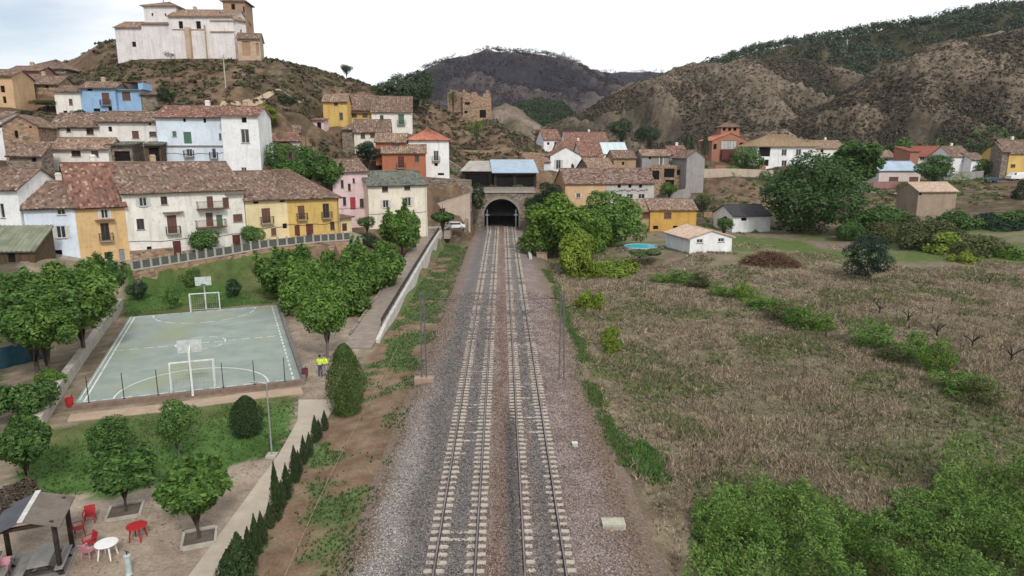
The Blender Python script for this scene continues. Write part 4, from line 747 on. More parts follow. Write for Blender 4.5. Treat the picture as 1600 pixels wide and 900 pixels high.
a, b, c = at(700, 250, 184), at(775, 250, 186), at(850, 254, 188); wall('stone_wall', 'long terrace wall of brown stone below the row of small trees', [(p.x, p.y, p.z - 2, p.z + 2.6) for p in (a, b, c)], .6, WALL['stone_orange'])
a, b = at(700, 268, 170), at(728, 280, 168); wall('stone_wall', 'brown stone garden wall beside the white sheet roof', [(a.x, a.y, a.z - 3, a.z + 3.0), (b.x, b.y, b.z - 3, b.z + 2)], .6, WALL['stone'])
lw = [G(px, py, 0.1) for px, py in ((188, 470), (165, 500), (140, 532), (112, 572), (85, 612), (58, 655))]
wall('garden_wall', 'pale concrete boundary wall with a broken edge between the court and the big trees', [(p.x, p.y, -1.6, .35 + .12 * math.sin(i * 2.1)) for i, p in enumerate(lw)], .55, M_conc_l)
def tw(pts, hh, dn=1.5): return [(p.x, p.y, lz(p.x, p.y) - dn, lz(p.x, p.y) + hh) for p in (at(*q) for q in pts)]
wall('stone_wall', 'grey yard wall below the brick ruin', tw(((1020, 314, 176), (1048, 315, 177), (1078, 316, 178)), 2.6), .4, WALL['grey'])
wall('garden_wall', 'rust red garden fence wall below the chapel', tw(((1116, 288, 205), (1150, 288, 206), (1194, 290, 207)), 2.2), .3, WALL['brick'])
wall('retaining_wall', 'buff retaining wall below the rust red garden wall', tw(((1095, 303, 193), (1130, 304, 194), (1165, 305, 195), (1205, 306, 196)), 2.3), .4, plaster('plaster_buff', (.52, .42, .34), .3))
wall('garden_wall', 'low pinkish wall in front of the pale blue roofed workshop', tw(((1362, 304, 184), (1398, 304, 184.5), (1436, 304, 185)), 1.9), .3, plaster('plaster_duskpink', (.36, .20, .19), .4))
wall('garden_wall', 'grey plastered curtain wall beside the narrow white house', tw(((1480, 300, 200), (1505, 301, 200.5), (1532, 302, 201)), 2.2), .3, WALL['grey'])
wall('stone_wall', 'field wall of tumbled stone behind the slate roofed shed', tw(((1100, 330, 166), (1140, 330, 167), (1185, 330, 168), (1230, 330, 168)), 1.3), .5, WALL['stone_orange'])
# railing on the street wall
r = empty('street_railing', fl[0]); tag(r, 'white posted railing with dark panels along the street above the court', 'railing')
posts = []
for p, q in zip(fl, fl[1:]):
    for i in range(5): posts.append(p.lerp(q, i / 5))
posts.append(fl[-1]); pm = None
for i, p in enumerate(posts):
    if pm is None: m = MB(); m.box(-.11, .11, -.11, .11, .134, 1.25); m.box(-.15, .15, -.15, .15, 1.25, 1.33); pm = m.mesh('post'); pm.materials.append(M_conc_l)
    o = link(bpy.data.objects.new('post', pm), r); o.location = p - fl[0]
    if i + 1 < len(posts):
        q = posts[i+1]; m = MB(); a, b = p - fl[0], q - fl[0]; up = Vector((0,0,1)); d = (b - a).normalized() * .13; a = a + d; b = b - d
        m.bar(a + up*1.1, b + up*1.1, .06, .06); m.bar(a + up*.25, b + up*.25, .05, .05); m.bar(a + up*.68, b + up*.68, .02, .75)
        m.build('panel', mat('panel_weathered', (.10, .11, .105), (.07, .075, .07), 4, .8), r)
# ---------------------------------------------------------------- tunnel
tp = empty('tunnel_portal', (0, 155.2, -.6)); tag(tp, 'dark double track railway tunnel mouth with a stone arch and parapet', 'tunnel')
Rz, sp, PW, PH = 4.05, 3.75, 7.6, 8.9
arc = [(-Rz, 0)] + [(-Rz * math.cos(t), sp + Rz * math.sin(t) * .92) for t in np.linspace(0, math.pi, 25)] + [(Rz, 0)]
m = MB()
for (x0, z0), (x1, z1) in zip(arc, arc[1:]):
    if abs(x1 - x0) > 1e-6: m.quad((x0, 0, z0), (x1, 0, z1), (x1, 0, PH), (x0, 0, PH))
m.quad((-PW, 0, -1), (-Rz, 0, -1), (-Rz, 0, PH), (-PW, 0, PH)); m.quad((Rz, 0, -1), (PW, 0, -1), (PW, 0, PH), (Rz, 0, PH)); m.quad((-PW, 0, PH), (PW, 0, PH), (PW, 3.5, PH), (-PW, 3.5, PH)); m.quad((-PW, 0, -1), (-PW, 0, PH), (-PW, 3.5, PH), (-PW, 3.5, -1)); m.quad((PW, 0, -1), (PW, 3.5, -1), (PW, 3.5, PH), (PW, 0, PH))
m.build('wall_face', WALL['stone'], tp)
m = MB(); k = 1.16
for i, (p, q) in enumerate(zip(arc[1:-1], arc[2:-1])):
    c = (0, sp); f = lambda s: (s[0] * k, sp + (s[1] - sp) * k); a, b = f(p), f(q); g = .02
    m.add([(p[0], -.12, p[1]), (q[0], -.12, q[1]), (b[0], -.12, b[1]), (a[0], -.12, a[1]), (p[0], .3, p[1]), (q[0], .3, q[1]), (b[0], .3, b[1]), (a[0], .3, a[1])], [(0,1,2,3),(0,4,5,1),(1,5,6,2),(2,6,7,3),(3,7,4,0)])
m.build('arch_ring', stonework('stone_arch', (.32, .28, .23), (.22, .19, .155), (.26, .22, .18)), tp)
m = MB(); m.box(-PW-.2, PW+.2, -.3, .5, PH+.003, PH+.3); m.build('cornice', M_conc_l, tp); m = MB(); m.box(-PW, PW, -.12, .3, PH+.303, PH+1.15); m.box(-PW-.05, PW+.05, -.18, .36, PH+1.15, PH+1.28); m.build('parapet', M_slab, tp)
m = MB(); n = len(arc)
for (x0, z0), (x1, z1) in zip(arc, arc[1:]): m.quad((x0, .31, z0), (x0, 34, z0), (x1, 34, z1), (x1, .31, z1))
m.poly([(x, 34, z) for x, z in arc]); m.build('lining', mat('tunnel_stone_dark', (.05, .045, .042), (.03, .027, .025), 1, .95), tp, smooth=True)  # plain dark lining colour; closed end added to keep daylight out
for s in (-1, 1):
    m = MB(); m.tube((s*3.3, -1.6, .2), (s*3.3, -1.6, 5.2), .08); m.box(s*3.3-.5, s*3.3+.5, -1.66, -1.56, 3.9, 4.05); o = m.build('signal_post', mat('paint_white_dull', (.5, .5, .48), None, 3, .6)); o.location = (0, 155.2 - .6, -.6)
    tag(o, 'pale post with a crossarm standing in the tunnel mouth', 'post', 'posts in the tunnel mouth')
# ---------------------------------------------------------------- railway
TX = (-1.93, 1.93)
def bed_z(x, y):
    ax = np.abs(x); z = np.interp(ax, [0, 3.5, 4.4, 6.0, 7.4, 8.2], [-.05, -.05, -.16, -.30, -.62, -1.1])
    z = z + (vnoise(x, y, .8, 3, 4) - .5) * .07 + (vnoise(x, y, 4, 2, 7) - .5) * .03
    cover = sstep(44, 38, y) * np.exp(-((x - .55) / .42) ** 2) * .11 + sstep(40, 34, y) * np.exp(-((x - 2.15) / .34) ** 2) * .06        # loose stone heaped over sleeper ends
    cover = cover + sstep(58, 60, y) * sstep(70, 66, y) * np.exp(-((x + 1.9) / .5) ** 2) * .06
    return z + cover
def bed_col(x, y):
    n1, n2 = vnoise(x, y, .25, 4, 11), vnoise(x, y, .9, 3, 12); n = len(x); mx_ = lambda a, b, t: np.asarray(a) * (1 - t[:, None]) + np.asarray(b) * t[:, None]
    C = np.empty((n, 3)); C[:] = (.27, .215, .195)
    C = mx_(C, (.34, .28, .265), sstep(.4, .65, n2) * .8); xx = x + (n1 - .5) * 1.6
    grey = np.maximum(np.exp(-((xx + 4.1) / 1.1) ** 2), np.exp(-((xx + 1.9) / .75) ** 2)); grey = np.maximum(grey, np.exp(-((xx - 2.1) / .55) ** 2) * .9)
    C = mx_(C, (.175, .172, .168), grey * .85)
    C = mx_(C, (.235, .165, .135), np.exp(-(xx / .55) ** 2) * .8)
    C = mx_(C, (.085, .095, .095), np.exp(-((x - .62) / .3) ** 2) * sstep(48, 40, y) * .8)
    C = mx_(C, (.22, .165, .12), sstep(4.6, 6.4, np.abs(xx)) * .75); C = C * np.array((.9, .88, .86)); C = mx_(C, (.36, .34, .325), sstep(.0, 1.0, np.exp(-((xx + 5.6) / .9) ** 2)) * sstep(60, 30, y) * .6)
    return C
bx = np.arange(-8.2, 8.21, .2); by = np.concatenate([np.arange(2, 70, .3), np.arange(70, 156, .6), np.arange(156, 190, 2)]); BX, BY = np.meshgrid(bx, by); bi = np.arange(BX.size).reshape(BX.shape)
inside = np.where(BY > 154.8, np.clip(BX, -4, 4), BX)
F = np.stack([bi[:-1, :-1], bi[:-1, 1:], bi[1:, 1:], bi[1:, :-1]], -1).reshape(-1, 4)
m_bed = vcol('ballast_gravel', noise_s=7, amt=.45, fine=20, bump=1.0)
o = np_obj('ballast_bed', np.stack([inside.ravel(), BY.ravel(), bed_z(BX.ravel(), BY.ravel())], 1), F, m_bed, col=bed_col(BX.ravel(), BY.ravel())); tag(o, kind='structure')
M_rail = mat('rail_steel', (.27, .24, .245), (.16, .135, .135), 5, .4, metal=.5, stretch=(1, .1, 1)); M_rust = mat('rail_rust', (.075, .048, .04), (.04, .028, .024), 6, .85, .2)
M_slp = mat('sleeper_concrete', (.53, .475, .395), (.34, .295, .24), 3.5, .9, .3, c3=(.58, .53, .46), s3=.3)
sm = MB()
def slp_sec(x): a = abs(x); return (.15, -.006) if a > .42 else (.11, -.055)
xs_ = [-1.3, -.95, -.5, -.38, .38, .5, .95, 1.3]; vs = []
for x in xs_:
    hw, zt = slp_sec(x); hw = hw if abs(x) < 1.2 else .14; vs += [(x, -hw, -.22), (x, hw, -.22), (x, hw * .8, zt), (x, -hw * .8, zt)]
fs = [(0,1,2,3), (31,30,29,28)]
for i in range(7): a, b = 4*i, 4*i+4; fs += [(a+2, a+1, b+1, b+2), (a+3, a+2, b+2, b+3), (a, a+3, b+3, b)]
sm.add(vs, fs); slp_mesh = sm.mesh('sleeper'); slp_mesh.materials.append(M_slp)
for x0, lab in zip(TX, ('railway track nearer the court with pale concrete sleepers all showing', 'railway track nearer the field with sleeper ends half buried in dark stone')):
    r = empty('railway_track', (x0, 20, 0)); tag(r, lab, 'railway track', 'parallel tracks')
    for s in (-1, 1):
        m = MB(); prof = [(-.07, 0), (.07, 0), (.07, .015), (.012, .03), (.012, .115), (.036, .125), (.036, .158), (-.036, .158), (-.036, .125), (-.012, .115), (-.012, .03), (-.07, .015)]
        ys = list(range(-16, 165, 20)); n = len(prof); vs = [(s * .87 + px, y, pz) for y in ys for px, pz in prof]
        m.add(vs, [(k*n+i, k*n+(i+1) % n, (k+1)*n+(i+1) % n, (k+1)*n+i) for k in range(len(ys)-1) for i in range(n)]); rl = m.build('rail', M_rust, r)
        t = MB(); t.quad((s*.87-.036, -16, .159), (s*.87+.036, -16, .159), (s*.87+.036, 164, .159), (s*.87-.036, 164, .159)); t.build('rail_head', M_rail, rl)
    y = -3.0; k = 0
    while y < 140:
        o = link(bpy.data.objects.new('sleeper', slp_mesh), r); o.location = (random.uniform(-.03, .03), y, random.uniform(-.012, .008) if y < 40 or random.random() < .35 else random.uniform(-.06, -.01)); o.rotation_euler = (0, random.uniform(-.006, .006), random.uniform(-.012, .012)); y += .6
# overhead line masts
def mast(x, y, side, hgt, label, block):
    z = -.45; r = empty('catenary_mast', (x, y, z)); tag(r, label, 'mast', 'overhead line masts'); up = Vector((0,0,1))
    M_m = mat('mast_steel', (.13, .125, .13), (.09, .085, .085), 5, .6)
    for s in (-1, 1): m = MB(); m.bar((s*.2, 0, .2), (s*.11, 0, hgt), .10, .06); m.build('upright', M_m, r)
    m = MB(); n = 12
    for i in range(n): a = .4 + (hgt-.6)*i/n; b = .4 + (hgt-.6)*(i+1)/n; s = 1 if i % 2 else -1; w0, w1 = .2-.09*i/n, .2-.09*(i+1)/n; m.bar((s*w0, 0, a), (-s*w1, 0, b), .025, .025)
    m.build('lacing', M_m, r)
    d = -side; top = hgt - .5; m = MB(); m.tube((d*.12, 0, top), (d*2.7, 0, top-.12), .035); m.tube((d*.12, 0, top-1.5), (d*2.3, 0, top-.15), .035); m.tube((d*1.5, 0, top-.62), (d*3.3, 0, top-1.5), .025); arm = m.build('cantilever', M_m, r)
    m = MB(); [m.tube((d*(.45+.11*i), 0, top-.02), (d*(.50+.11*i), 0, top-.022), .085, .085, 10) for i in range(5)]; m.build('insulator', mat('insulator_brown', (.04, .03, .028), None, 3, .3), arm)
    m = MB(); m.box(-.75 if block else -.32, .75 if block else .32, -.42, .42, -.5, .5 if block else .22); m.build('foundation', mat('foundation_tan', (.40, .28, .21), (.30, .21, .16), 2, .9, .3) if block else M_conc, r)
pR = G(877, 597, -.4); pL = G(663, 598, -.4)
mast(pR.x, pR.y, 1, 7.4, 'slender dark lattice mast on the field side of the tracks', False); mast(pL.x, pL.y, -1, 7.4, 'slender dark lattice mast on a broad tan footing', True)
p = G(838, 396, -.4); mast(p.x, p.y, 1, 7.0, 'distant lattice mast beside the bushy green trees', False)
# trackside bits
a, b = G(829, 406, -.3), G(820, 376, -.3); wall('trackside_wall', 'low white concrete wall beside the field side track', [(a.x, a.y, -.9, .35), (b.x, b.y, -.9, .55)], .5, M_whitewall)
m = MB(); m.box(-.9, .9, -1.2, 1.2, -.4, 1.0); m.box(-1, 1, -1.3, 1.3, 1.003, 1.1); p = G(846, 402, -.5); o = m.build('masonry_block', mat('foundation_tan', (.40, .28, .21))); o.location = (p.x, p.y, -.6); tag(o, 'tan masonry block beside the low white trackside wall', 'block')
r = empty('track_box', (*G(898, 700, -.3).xy, -.28)); tag(r, 'small white equipment box on the pinkish ballast', 'box'); m = MB(); m.box(-.16, .16, -.14, .14, 0, .3); m.build('body', M_frame_w, r); m = MB(); m.box(-.18, .18, -.16, .16, .303, .35); m.build('lid', M_blind, r)
r = empty('concrete_slab', (*G(958, 826, -.4).xy, -.34)); tag(r, 'lichen covered concrete slab cover lying beside the ballast', 'slab'); m = MB(); m.box(-.55, .55, -.33, .33, .0, .34); m.build('cover', mat('slab_lichen', (.50, .46, .36), (.36, .34, .27), 3, .9, .3), r); m = MB(); m.box(-.45, .45, -.37, -.334, .05, .25); m.build('edge', M_conc, r)
m = MB(); m.tube((-.16, -.5, .05), (-.16, -.42, .1), .09); m.build('pipe_end', mat('clay', (.5, .3, .15)), r)
r = empty('marker_stub', (*G(617, 836, -.3).xy, -.36)); tag(r, 'small white marker stub standing in the grey ballast', 'marker'); m = MB(); m.box(-.06, .06, -.06, .06, -.1, .35); m.build('stub', M_frame_w, r); m = MB(); m.box(-.08, .08, -.08, .08, .352, .38); m.build('stub_cap', M_conc, r)
cb = [G(px, py, -.35) for px, py in ((622, 540), (600, 585), (565, 650), (540, 695), (515, 745), (490, 800), (465, 855), (445, 900))]
r = empty('rope_fence', cb[0]); tag(r, 'pale rope strung on short pegs down the weedy embankment', 'rope'); m = MB(); pg = []
for i, (p, q) in enumerate(zip(cb, cb[1:])):
    p = Vector((p.x, p.y, lz(p.x, p.y) + .28)) - cb[0]; q = Vector((q.x, q.y, lz(q.x, q.y) + .28)) - cb[0]; m.tube(p, q, .012, .012, 5)
    k = MB(); k.tube(p - Vector((0,0,.5)), p + Vector((0,0,.05)), .025); k.build('peg', M_wood, r)
m.build('rope', mat('rope_pale', (.36, .32, .22), None, 5, .9), r)
# ---------------------------------------------------------------- ramp, path, court
strip_m = mat('path_concrete', (.47, .40, .32), (.37, .31, .245), .9, .9, .2, c3=(.41, .345, .28), s3=.25)
def strip(name, pts, mt, kind='structure', edge=.15):
    m = MB(); n = len(pts); vs = []
    for i, (xl, xr, y, z) in enumerate(pts): vs += [(xl, y, z - edge), (xr, y, z - edge), (xr, y, z), (xl, y, z)]
    fs = [(0,1,2,3), (4*n-1, 4*n-2, 4*n-3, 4*n-4)]
    for i in range(n-1): a, b = 4*i, 4*i+4; fs += [(a+1, b+1, b+2, a+2), (a, a+3, b+3, b), (a+3, a+2, b+2, b+3)]
    m.add(vs, fs); o = m.build(name, mt); tag(o, kind=kind); return o
M_ramp = mat('ramp_paving', (.30, .245, .205), (.22, .18, .15), 1.3, .9, .2)
rampz = lambda y: float(np.interp(y, [58, 64, 80, 96, 112, 126, 142], [-.5, -.2, .5, 1.15, 1.75, 2.15, 2.2]))
strip('ramp', [(-14.8, -12.1, y, rampz(y)) for y in range(60, 133, 6)], M_ramp, edge=1.2)
strip('forecourt', [(-19.5, -10.2, y, 2.18 + .02) for y in (131, 136, 141)], mat('forecourt_buff', (.40, .34, .29), (.32, .27, .23), .8, .9, .1), edge=1.5)
wall('parapet_wall', 'white plastered parapet wall running beside the ramp above the tracks', [(-11.9, y, -1.0, rampz(y) + (.42 if y > 66 else .1)) for y in range(62, 133, 5)], .35, M_whitewall)
wall('parapet_wall', 'dark low kerb wall on the park side of the ramp', [(-14.95, y, rampz(y) - 1.6, rampz(y) + .12) for y in range(64, 127, 6)], .28, WALL['stone'])
r = empty('ramp_railing', (-12.2, 64, 0)); tag(r, 'dark steel railing on the white parapet along the ramp', 'railing'); m = MB(); y = 66
ys = list(range(66, 131, 4))
for a, b in zip(ys, ys[1:]):
    m.bar((0, a-64, rampz(a)+1.0), (0, b-64, rampz(b)+1.0), .05, .05)
    k = MB(); q = Vector((0, (a+b)/2-64, (rampz(a)+rampz(b))/2+.72)); k.bar((0, a-64+.05, rampz(a)+.72), (0, b-64-.05, rampz(b)+.72), .02, .42); k.build('panel', M_iron, r)
m.build('handrail', M_iron, r)
for a in ys: k = MB(); k.bar((0, a-64, rampz(a)-.02), (0, a-64, rampz(a)+1.0), .05, .05); k.build('post', M_iron, r)
pathp = [(-13.5, -11.95, y, PARK + .06) for y in (-6, 10, 20, 30, 38)] + [(-13.9, -11.95, 43, PARK + .06), (-15.0, -12.0, 47, PARK + .06)]
strip('path', pathp, strip_m)
m_court = mat('court_surface', (.30, .345, .31), (.23, .27, .24), .45, .85, .1, c3=(.27, .295, .20), s3=.16, detail=8); cz = PARK + .22
C0 = [Vector((p[0], p[1])) for p in COURT]; cc = (C0[0] + C0[1] + C0[2] + C0[3]) / 4
m = MB(); m.prism([(p.x, p.y) for p in C0], PARK - .5, cz); court = m.build('sports_court', m_court); tag(court, kind='structure')
def cpt(u, v): return (C0[0].lerp(C0[1], u)).lerp(C0[3].lerp(C0[2], u), v)          # u across, v along
M_line = mat('line_paint', (.66, .68, .66), (.42, .45, .43), 1.6, .8, contrast=(.30, .52))
wc = (C0[1] - C0[0]).length; lc = (C0[3] - C0[0]).length
def line(p, q, w=.13, dash=None):
    a, b = cpt(*p), cpt(*q); d = (b - a); Ln = d.length; d.normalize(); n_ = Vector((-d.y, d.x)) * w / 2; m = MB(); s = 0; st, gp_ = dash or (Ln, 0)
    while s < Ln - .05: e = min(Ln, s + st); A, B = a + d*s, a + d*e; m.quad(*[(*x, cz + .004) for x in (A - n_, B - n_, B + n_, A + n_)]); s = e + gp_
    m.build('line_marking', M_line, court)
def arcline(c, r, a0, a1, w=.12, dash=None):
    m = MB(); n = 26
    pts = [cpt(c[0] + r*math.cos(t)/wc, c[1] + r*math.sin(t)/lc) for t in np.linspace(a0, a1, n)]
    for i, (a, b) in enumerate(zip(pts, pts[1:])):
        if dash and i % 3 == 2: continue
        d = (b - a).normalized(); k = Vector((-d.y, d.x)) * w / 2; m.quad(*[(*x, cz + .0045) for x in (a - k, b - k, b + k, a + k)])
    m.build('line_marking', M_line, court)
D_ = (.75, .45)
line((.035, .015), (.965, .015), dash=D_); line((.035, .985), (.965, .985), dash=D_); line((.035, .5), (.965, .5), dash=D_); line((.965, .015), (.965, .985), dash=D_); line((.035, .015), (.035, .985)); line((.012, .03), (.012, .985), .09)
arcline((.5, .015), 5.4, 0, math.pi); arcline((.5, .985), 5.4, -math.pi, 0, dash=1); arcline((.5, .5), 2.2, 0, 2*math.pi, dash=1)
m = MB(); e = (C0[1] - C0[0]).normalized(); nn = Vector((e.y, -e.x)); q = [C0[0] - e*.4, C0[1] + e*.2, C0[1] + e*.2 + nn*.45, C0[0] - e*.4 + nn*.45]; m.prism([tuple(x) for x in q], PARK - .5, cz + .10); o = m.build('court_kerb', mat('kerb_brown', (.24, .17, .135), (.16, .115, .09), 2, .9, .4)); tag(o, 'long brown brick kerb along the lawn side of the sports court', 'kerb')
m = MB(); e = (C0[2] - C0[1]).normalized(); nn = Vector((e.y, -e.x)); q = [C0[1] + e*.3, C0[2], C0[2] + nn*.4, C0[1] + e*.3 + nn*.4]; m.prism([tuple(x) for x in q], PARK - .5, cz + .25); o = m.build('court_kerb', mat('kerb_grey', (.19, .175, .155), (.12, .11, .10), 2, .9, .4)); tag(o, 'dark grey kerb between the court and the paved square', 'kerb')
m = MB(); q = gp([(110, 648), (255, 632), (380, 615), (470, 606), (474, 615), (380, 626), (255, 644), (105, 660)]); m.prism(q, PARK - .3, PARK + .045); o = m.build('footpath', mat('footpath_sand', (.42, .315, .225), (.34, .25, .18), 1.2, .9, .1)); tag(o, kind='structure')
M_goal = mat('goal_white', (.76, .77, .77), (.62, .63, .63), 3, .5); M_net = mat('net_grey', (.5, .52, .52), None, 3, .9)
def goal(v, face, label):
    c = cpt(.5, v); e = (C0[1] - C0[0]).normalized(); f = (C0[3] - C0[0]).normalized() * face; r = empty('goal', (c.x, c.y, cz)); tag(r, label, 'goal', 'handball goals on the court'); E = lambda a, b, z: Vector((*(e*a + f*b), z))
    for s in (-1, 1): m = MB(); m.bar(E(s*1.54, 0, 0), E(s*1.54, 0, 2.08), .09, .09); m.build('post', M_goal, r)
    m = MB(); m.bar(E(-1.585, 0, 2.12), E(1.585, 0, 2.12), .09, .09); m.build('crossbar', M_goal, r); m = MB()
    for s in (-1, 1): m.bar(E(s*1.5, -.05, 2.05), E(s*1.5, -.8, 1.95), .035, .035); m.bar(E(s*1.5, -.8, 1.95), E(s*1.5, -1.1, .02), .035, .035); m.bar(E(s*1.5, -1.1, .03), E(s*1.5, -.05, .03), .035, .035)
    m.bar(E(-1.5, -1.1, .03), E(1.5, -1.1, .03), .035, .035); m.build('back_frame', M_goal, r); m = MB()
    for i in range(13): a = -1.44 + 2.88*i/12; m.bar(E(a, -.82, 1.93), E(a, -1.08, .05), .008, .008)
    for i in range(8): t = i/8; m.bar(E(-1.45, -.82-.26*t, 1.93-1.88*t), E(1.45, -.82-.26*t, 1.93-1.88*t), .008, .008)
    m.build('net', M_net, r)
goal(.035, 1, 'white goal frame with net on the lawn side of the court'); goal(.985, -1, 'white goal frame at the grassy end of the court below the street')
def hoop(v, face, label):
    c = cpt(.5, v); e = (C0[1] - C0[0]).normalized(); f = (C0[3] - C0[0]).normalized() * face; b = c - f * 1.5; r = empty('basketball_hoop', (b.x, b.y, cz)); tag(r, label, 'basketball hoop', 'basketball hoops'); E = lambda a, q, z: Vector((*(e*a + f*q), z))
    m = MB(); m.tube(E(0, 0, -.1), E(0, 0, 3.3), .09, .08); m.tube(E(0, 0, 3.2), E(0, 1.2, 3.45), .06); m.tube(E(0, 0, 2.6), E(0, 1.2, 3.2), .045); m.build('post', M_goal, r)
    m = MB(); vs = [E(a, q, z) for q in (1.2, 1.24) for a, z in ((-.85, 2.95), (.85, 2.95), (.85, 3.95), (-.85, 3.95))]; m.add(vs, [(0,1,2,3),(7,6,5,4),(0,4,5,1),(1,5,6,2),(2,6,7,3),(3,7,4,0)]); m.build('backboard', mat('backboard_clear', (.56, .60, .58), None, 3, .3), r)
    m = MB(); pts = [E(.26*math.cos(t), 1.52 + .26*math.sin(t), 3.08) for t in np.linspace(0, 2*math.pi, 17)]; [m.tube(p, q, .03, .03, 6) for p, q in zip(pts, pts[1:])]; m.build('rim', M_iron, r)
hoop(.03, 1, 'basketball hoop on a white post behind the lawn side goal'); hoop(.99, -1, 'basketball hoop on a white post behind the goal below the street')
e = (C0[1] - C0[0]).normalized(); nn = Vector((e.y, -e.x)); fm = None
for i in range(7):
    t = (i + .45) / 7; p = C0[0] + (C0[1] - C0[0]) * t + nn * .2
    if fm is None: m = MB(); m.tube((0,0,0), (0,0,2.0), .035, .03, 8); m.box(-.06, .06, -.06, .06, -.02, .08); fm = m.mesh('fence_post'); fm.materials.append(M_iron)
    o = link(bpy.data.objects.new('fence_post', fm)); o.location = (p.x, p.y, cz + .08); tag(o, 'thin dark post standing in the brown court kerb', 'post', 'posts along the court kerb')
# litter bins
def bin_(p, lab, mt): 
    r = empty('litter_bin', (p.x, p.y, PARK)); tag(r, lab, 'bin'); m = MB(); m.lathe((0,0,.25), [(.2, 0), (.26, .3), (.28, .62), (.24, .62), (.2, .1)], 12); m.build('bucket', mt, r); m = MB(); m.tube((0,.3,0), (0,.3,1.0), .03); m.build('stand', M_iron, r)
M_red = mat('plastic_red', (.42, .025, .03), (.34, .02, .025), 3, .45)
bin_(G(110, 640, PARK), 'red litter bin at the outer corner of the court', M_red); bin_(G(477, 592, PARK), 'red and dark litter bin where the court meets the paved square', mat('plastic_red_dark', (.25, .03, .035), (.04, .04, .06), 3, .5))
def lamp(px, py, h, lab):
    p = G(px, py, PARK); r = empty('lamp_post', (p.x, p.y, PARK)); tag(r, lab, 'lamp post'); m = MB(); m.tube((0,0,.1), (0,0,h), .055, .04); m.build('pole', M_metal, r); m = MB(); m.box(-.3, .3, -.3, .3, -.2, .1); m.build('footing', M_conc_l, r)
    m = MB(); m.tube((0,0,h), (-.5,-.1,h+.12), .03); m.box(-.85, -.45, -.2, 0, h+.08, h+.17); m.build('lamp_head', M_metal, r)
lamp(425, 712, 4.6, 'thin grey lamp post at the corner of the lawn and the path')
# ---------------------------------------------------------------- square with pavilion and plastic furniture
ez, rz = PARK + 2.35, PARK + 2.85
RB, RF = G(60, 770, rz), G(31.5, 818, rz); EB, EF = G(114, 774, ez), G(100, 823, ez); ax = (RB - RF); ax.z = 0; ax.normalize(); sd_ = Vector((ax.y, -ax.x, 0)); wd = ((EF - RF).dot(sd_) + (EB - RB).dot(sd_)) / 2; ln = (RB - RF).xy.length
pv = empty('pavilion', (RF.x, RF.y, PARK)); tag(pv, 'open wooden picnic pavilion with a brown ribbed roof and white ridge', 'pavilion'); Q = lambda a, d, z: tuple(sd_ * a + ax * d + Vector((0, 0, z - PARK)))
mroof = mat('ribbed_brown', (.20, .165, .135), (.14, .115, .095), 1.4, .8, .3, stretch=(1, 1, 1)); mroof2 = mat('ribbed_slate', (.105, .105, .12), (.075, .075, .085), 1.4, .8, .3)
for s, mt in ((1, mroof), (-1, mroof2)):
    w_ = wd if s == 1 else wd * 1.25; n = 12
    for i in range(n):
        d0, d1 = ln * i / n + .006, ln * (i+1) / n - .006; m = MB(); lo = ez if s == 1 else ez - .15
        m.add([Q(s*.05, d0, rz), Q(s*.05, d1, rz), Q(s*w_, d1, lo), Q(s*w_, d0, lo), Q(s*.05, d0, rz+.06), Q(s*.05, d1, rz+.06), Q(s*w_, d1, lo+.06), Q(s*w_, d0, lo+.06)], [(0,1,2,3),(7,6,5,4),(0,4,5,1),(1,5,6,2),(2,6,7,3),(3,7,4,0)]); m.build('roof_board', mt, pv)
m = MB(); m.bar(Q(0, -.05, rz+.08), Q(0, ln+.05, rz+.08), .2, .05); m.build('ridge_cap', M_frame_w, pv)
for a, d in ((wd*.78, .3), (wd*.78, ln-.3), (-wd*.98, .3), (-wd*.98, ln-.3)): m = MB(); m.bar(Q(a, d, PARK), Q(a, d, ez+.1), .15, .15); m.build('post', WALL['darkwood'], pv)
for d in (.3, ln-.3): m = MB(); m.bar(Q(-wd*.98, d, ez+.12), Q(wd*.78, d, ez+.15), .12, .16); m.build('tie_beam', WALL['darkwood'], pv)
for a in (wd*.78, -wd*.98): m = MB(); m.bar(Q(a, .1, ez+.02), Q(a, ln-.1, ez+.02), .12, .14); m.build('eave_beam', WALL['darkwood'], pv)
def picnic(p, rzv, lab):
    r = empty('picnic_table', (p.x, p.y, PARK), rzv); tag(r, lab, 'picnic table', 'picnic tables in the pavilion'); mt = mat('slab_grey_worn', (.26, .25, .235), (.18, .175, .165), 2, .9, .2)
    m = MB(); m.box(-.4, .4, -.95, .95, .70, .78); m.build('table_top', mt, r)
    for s in (-1, 1):
        m = MB(); m.box(s*.72-.16, s*.72+.16, -.95, .95, .40, .46); m.build('bench', mt, r)
        m = MB(); m.bar((-.85, s*.7, .02), (-.1, s*.7, .69), .09, .09); m.bar((.85, s*.7, .02), (.1, s*.7, .69), .09, .09); m.bar((-.88, s*.7, .36), (.88, s*.7, .36), .07, .07); m.build('trestle', WALL['darkwood'], r)
c_ = Vector((RF.x, RF.y, 0)) + ax * ln * .35; hd = math.atan2(ax.y, ax.x) - math.pi/2
picnic(c_ + sd_ * .35, hd, 'grey slab picnic table under the open side of the pavilion roof'); picnic(c_ - sd_ * 1.8, hd, 'grey slab picnic table deep in the pavilion shade')
m = MB(); q = [Q(-wd*1.2, -.9, 0), Q(wd*.95, -.9, 0), Q(wd*.95, ln, 0), Q(-wd*1.2, ln, 0)]; m.prism([(RF.x + x[0], RF.y + x[1]) for x in q], PARK - .2, PARK + .03); o = m.build('pavilion_floor', mat('floor_slab', (.27, .25, .23), (.2, .185, .17), 1.2, .9)); tag(o, kind='structure')
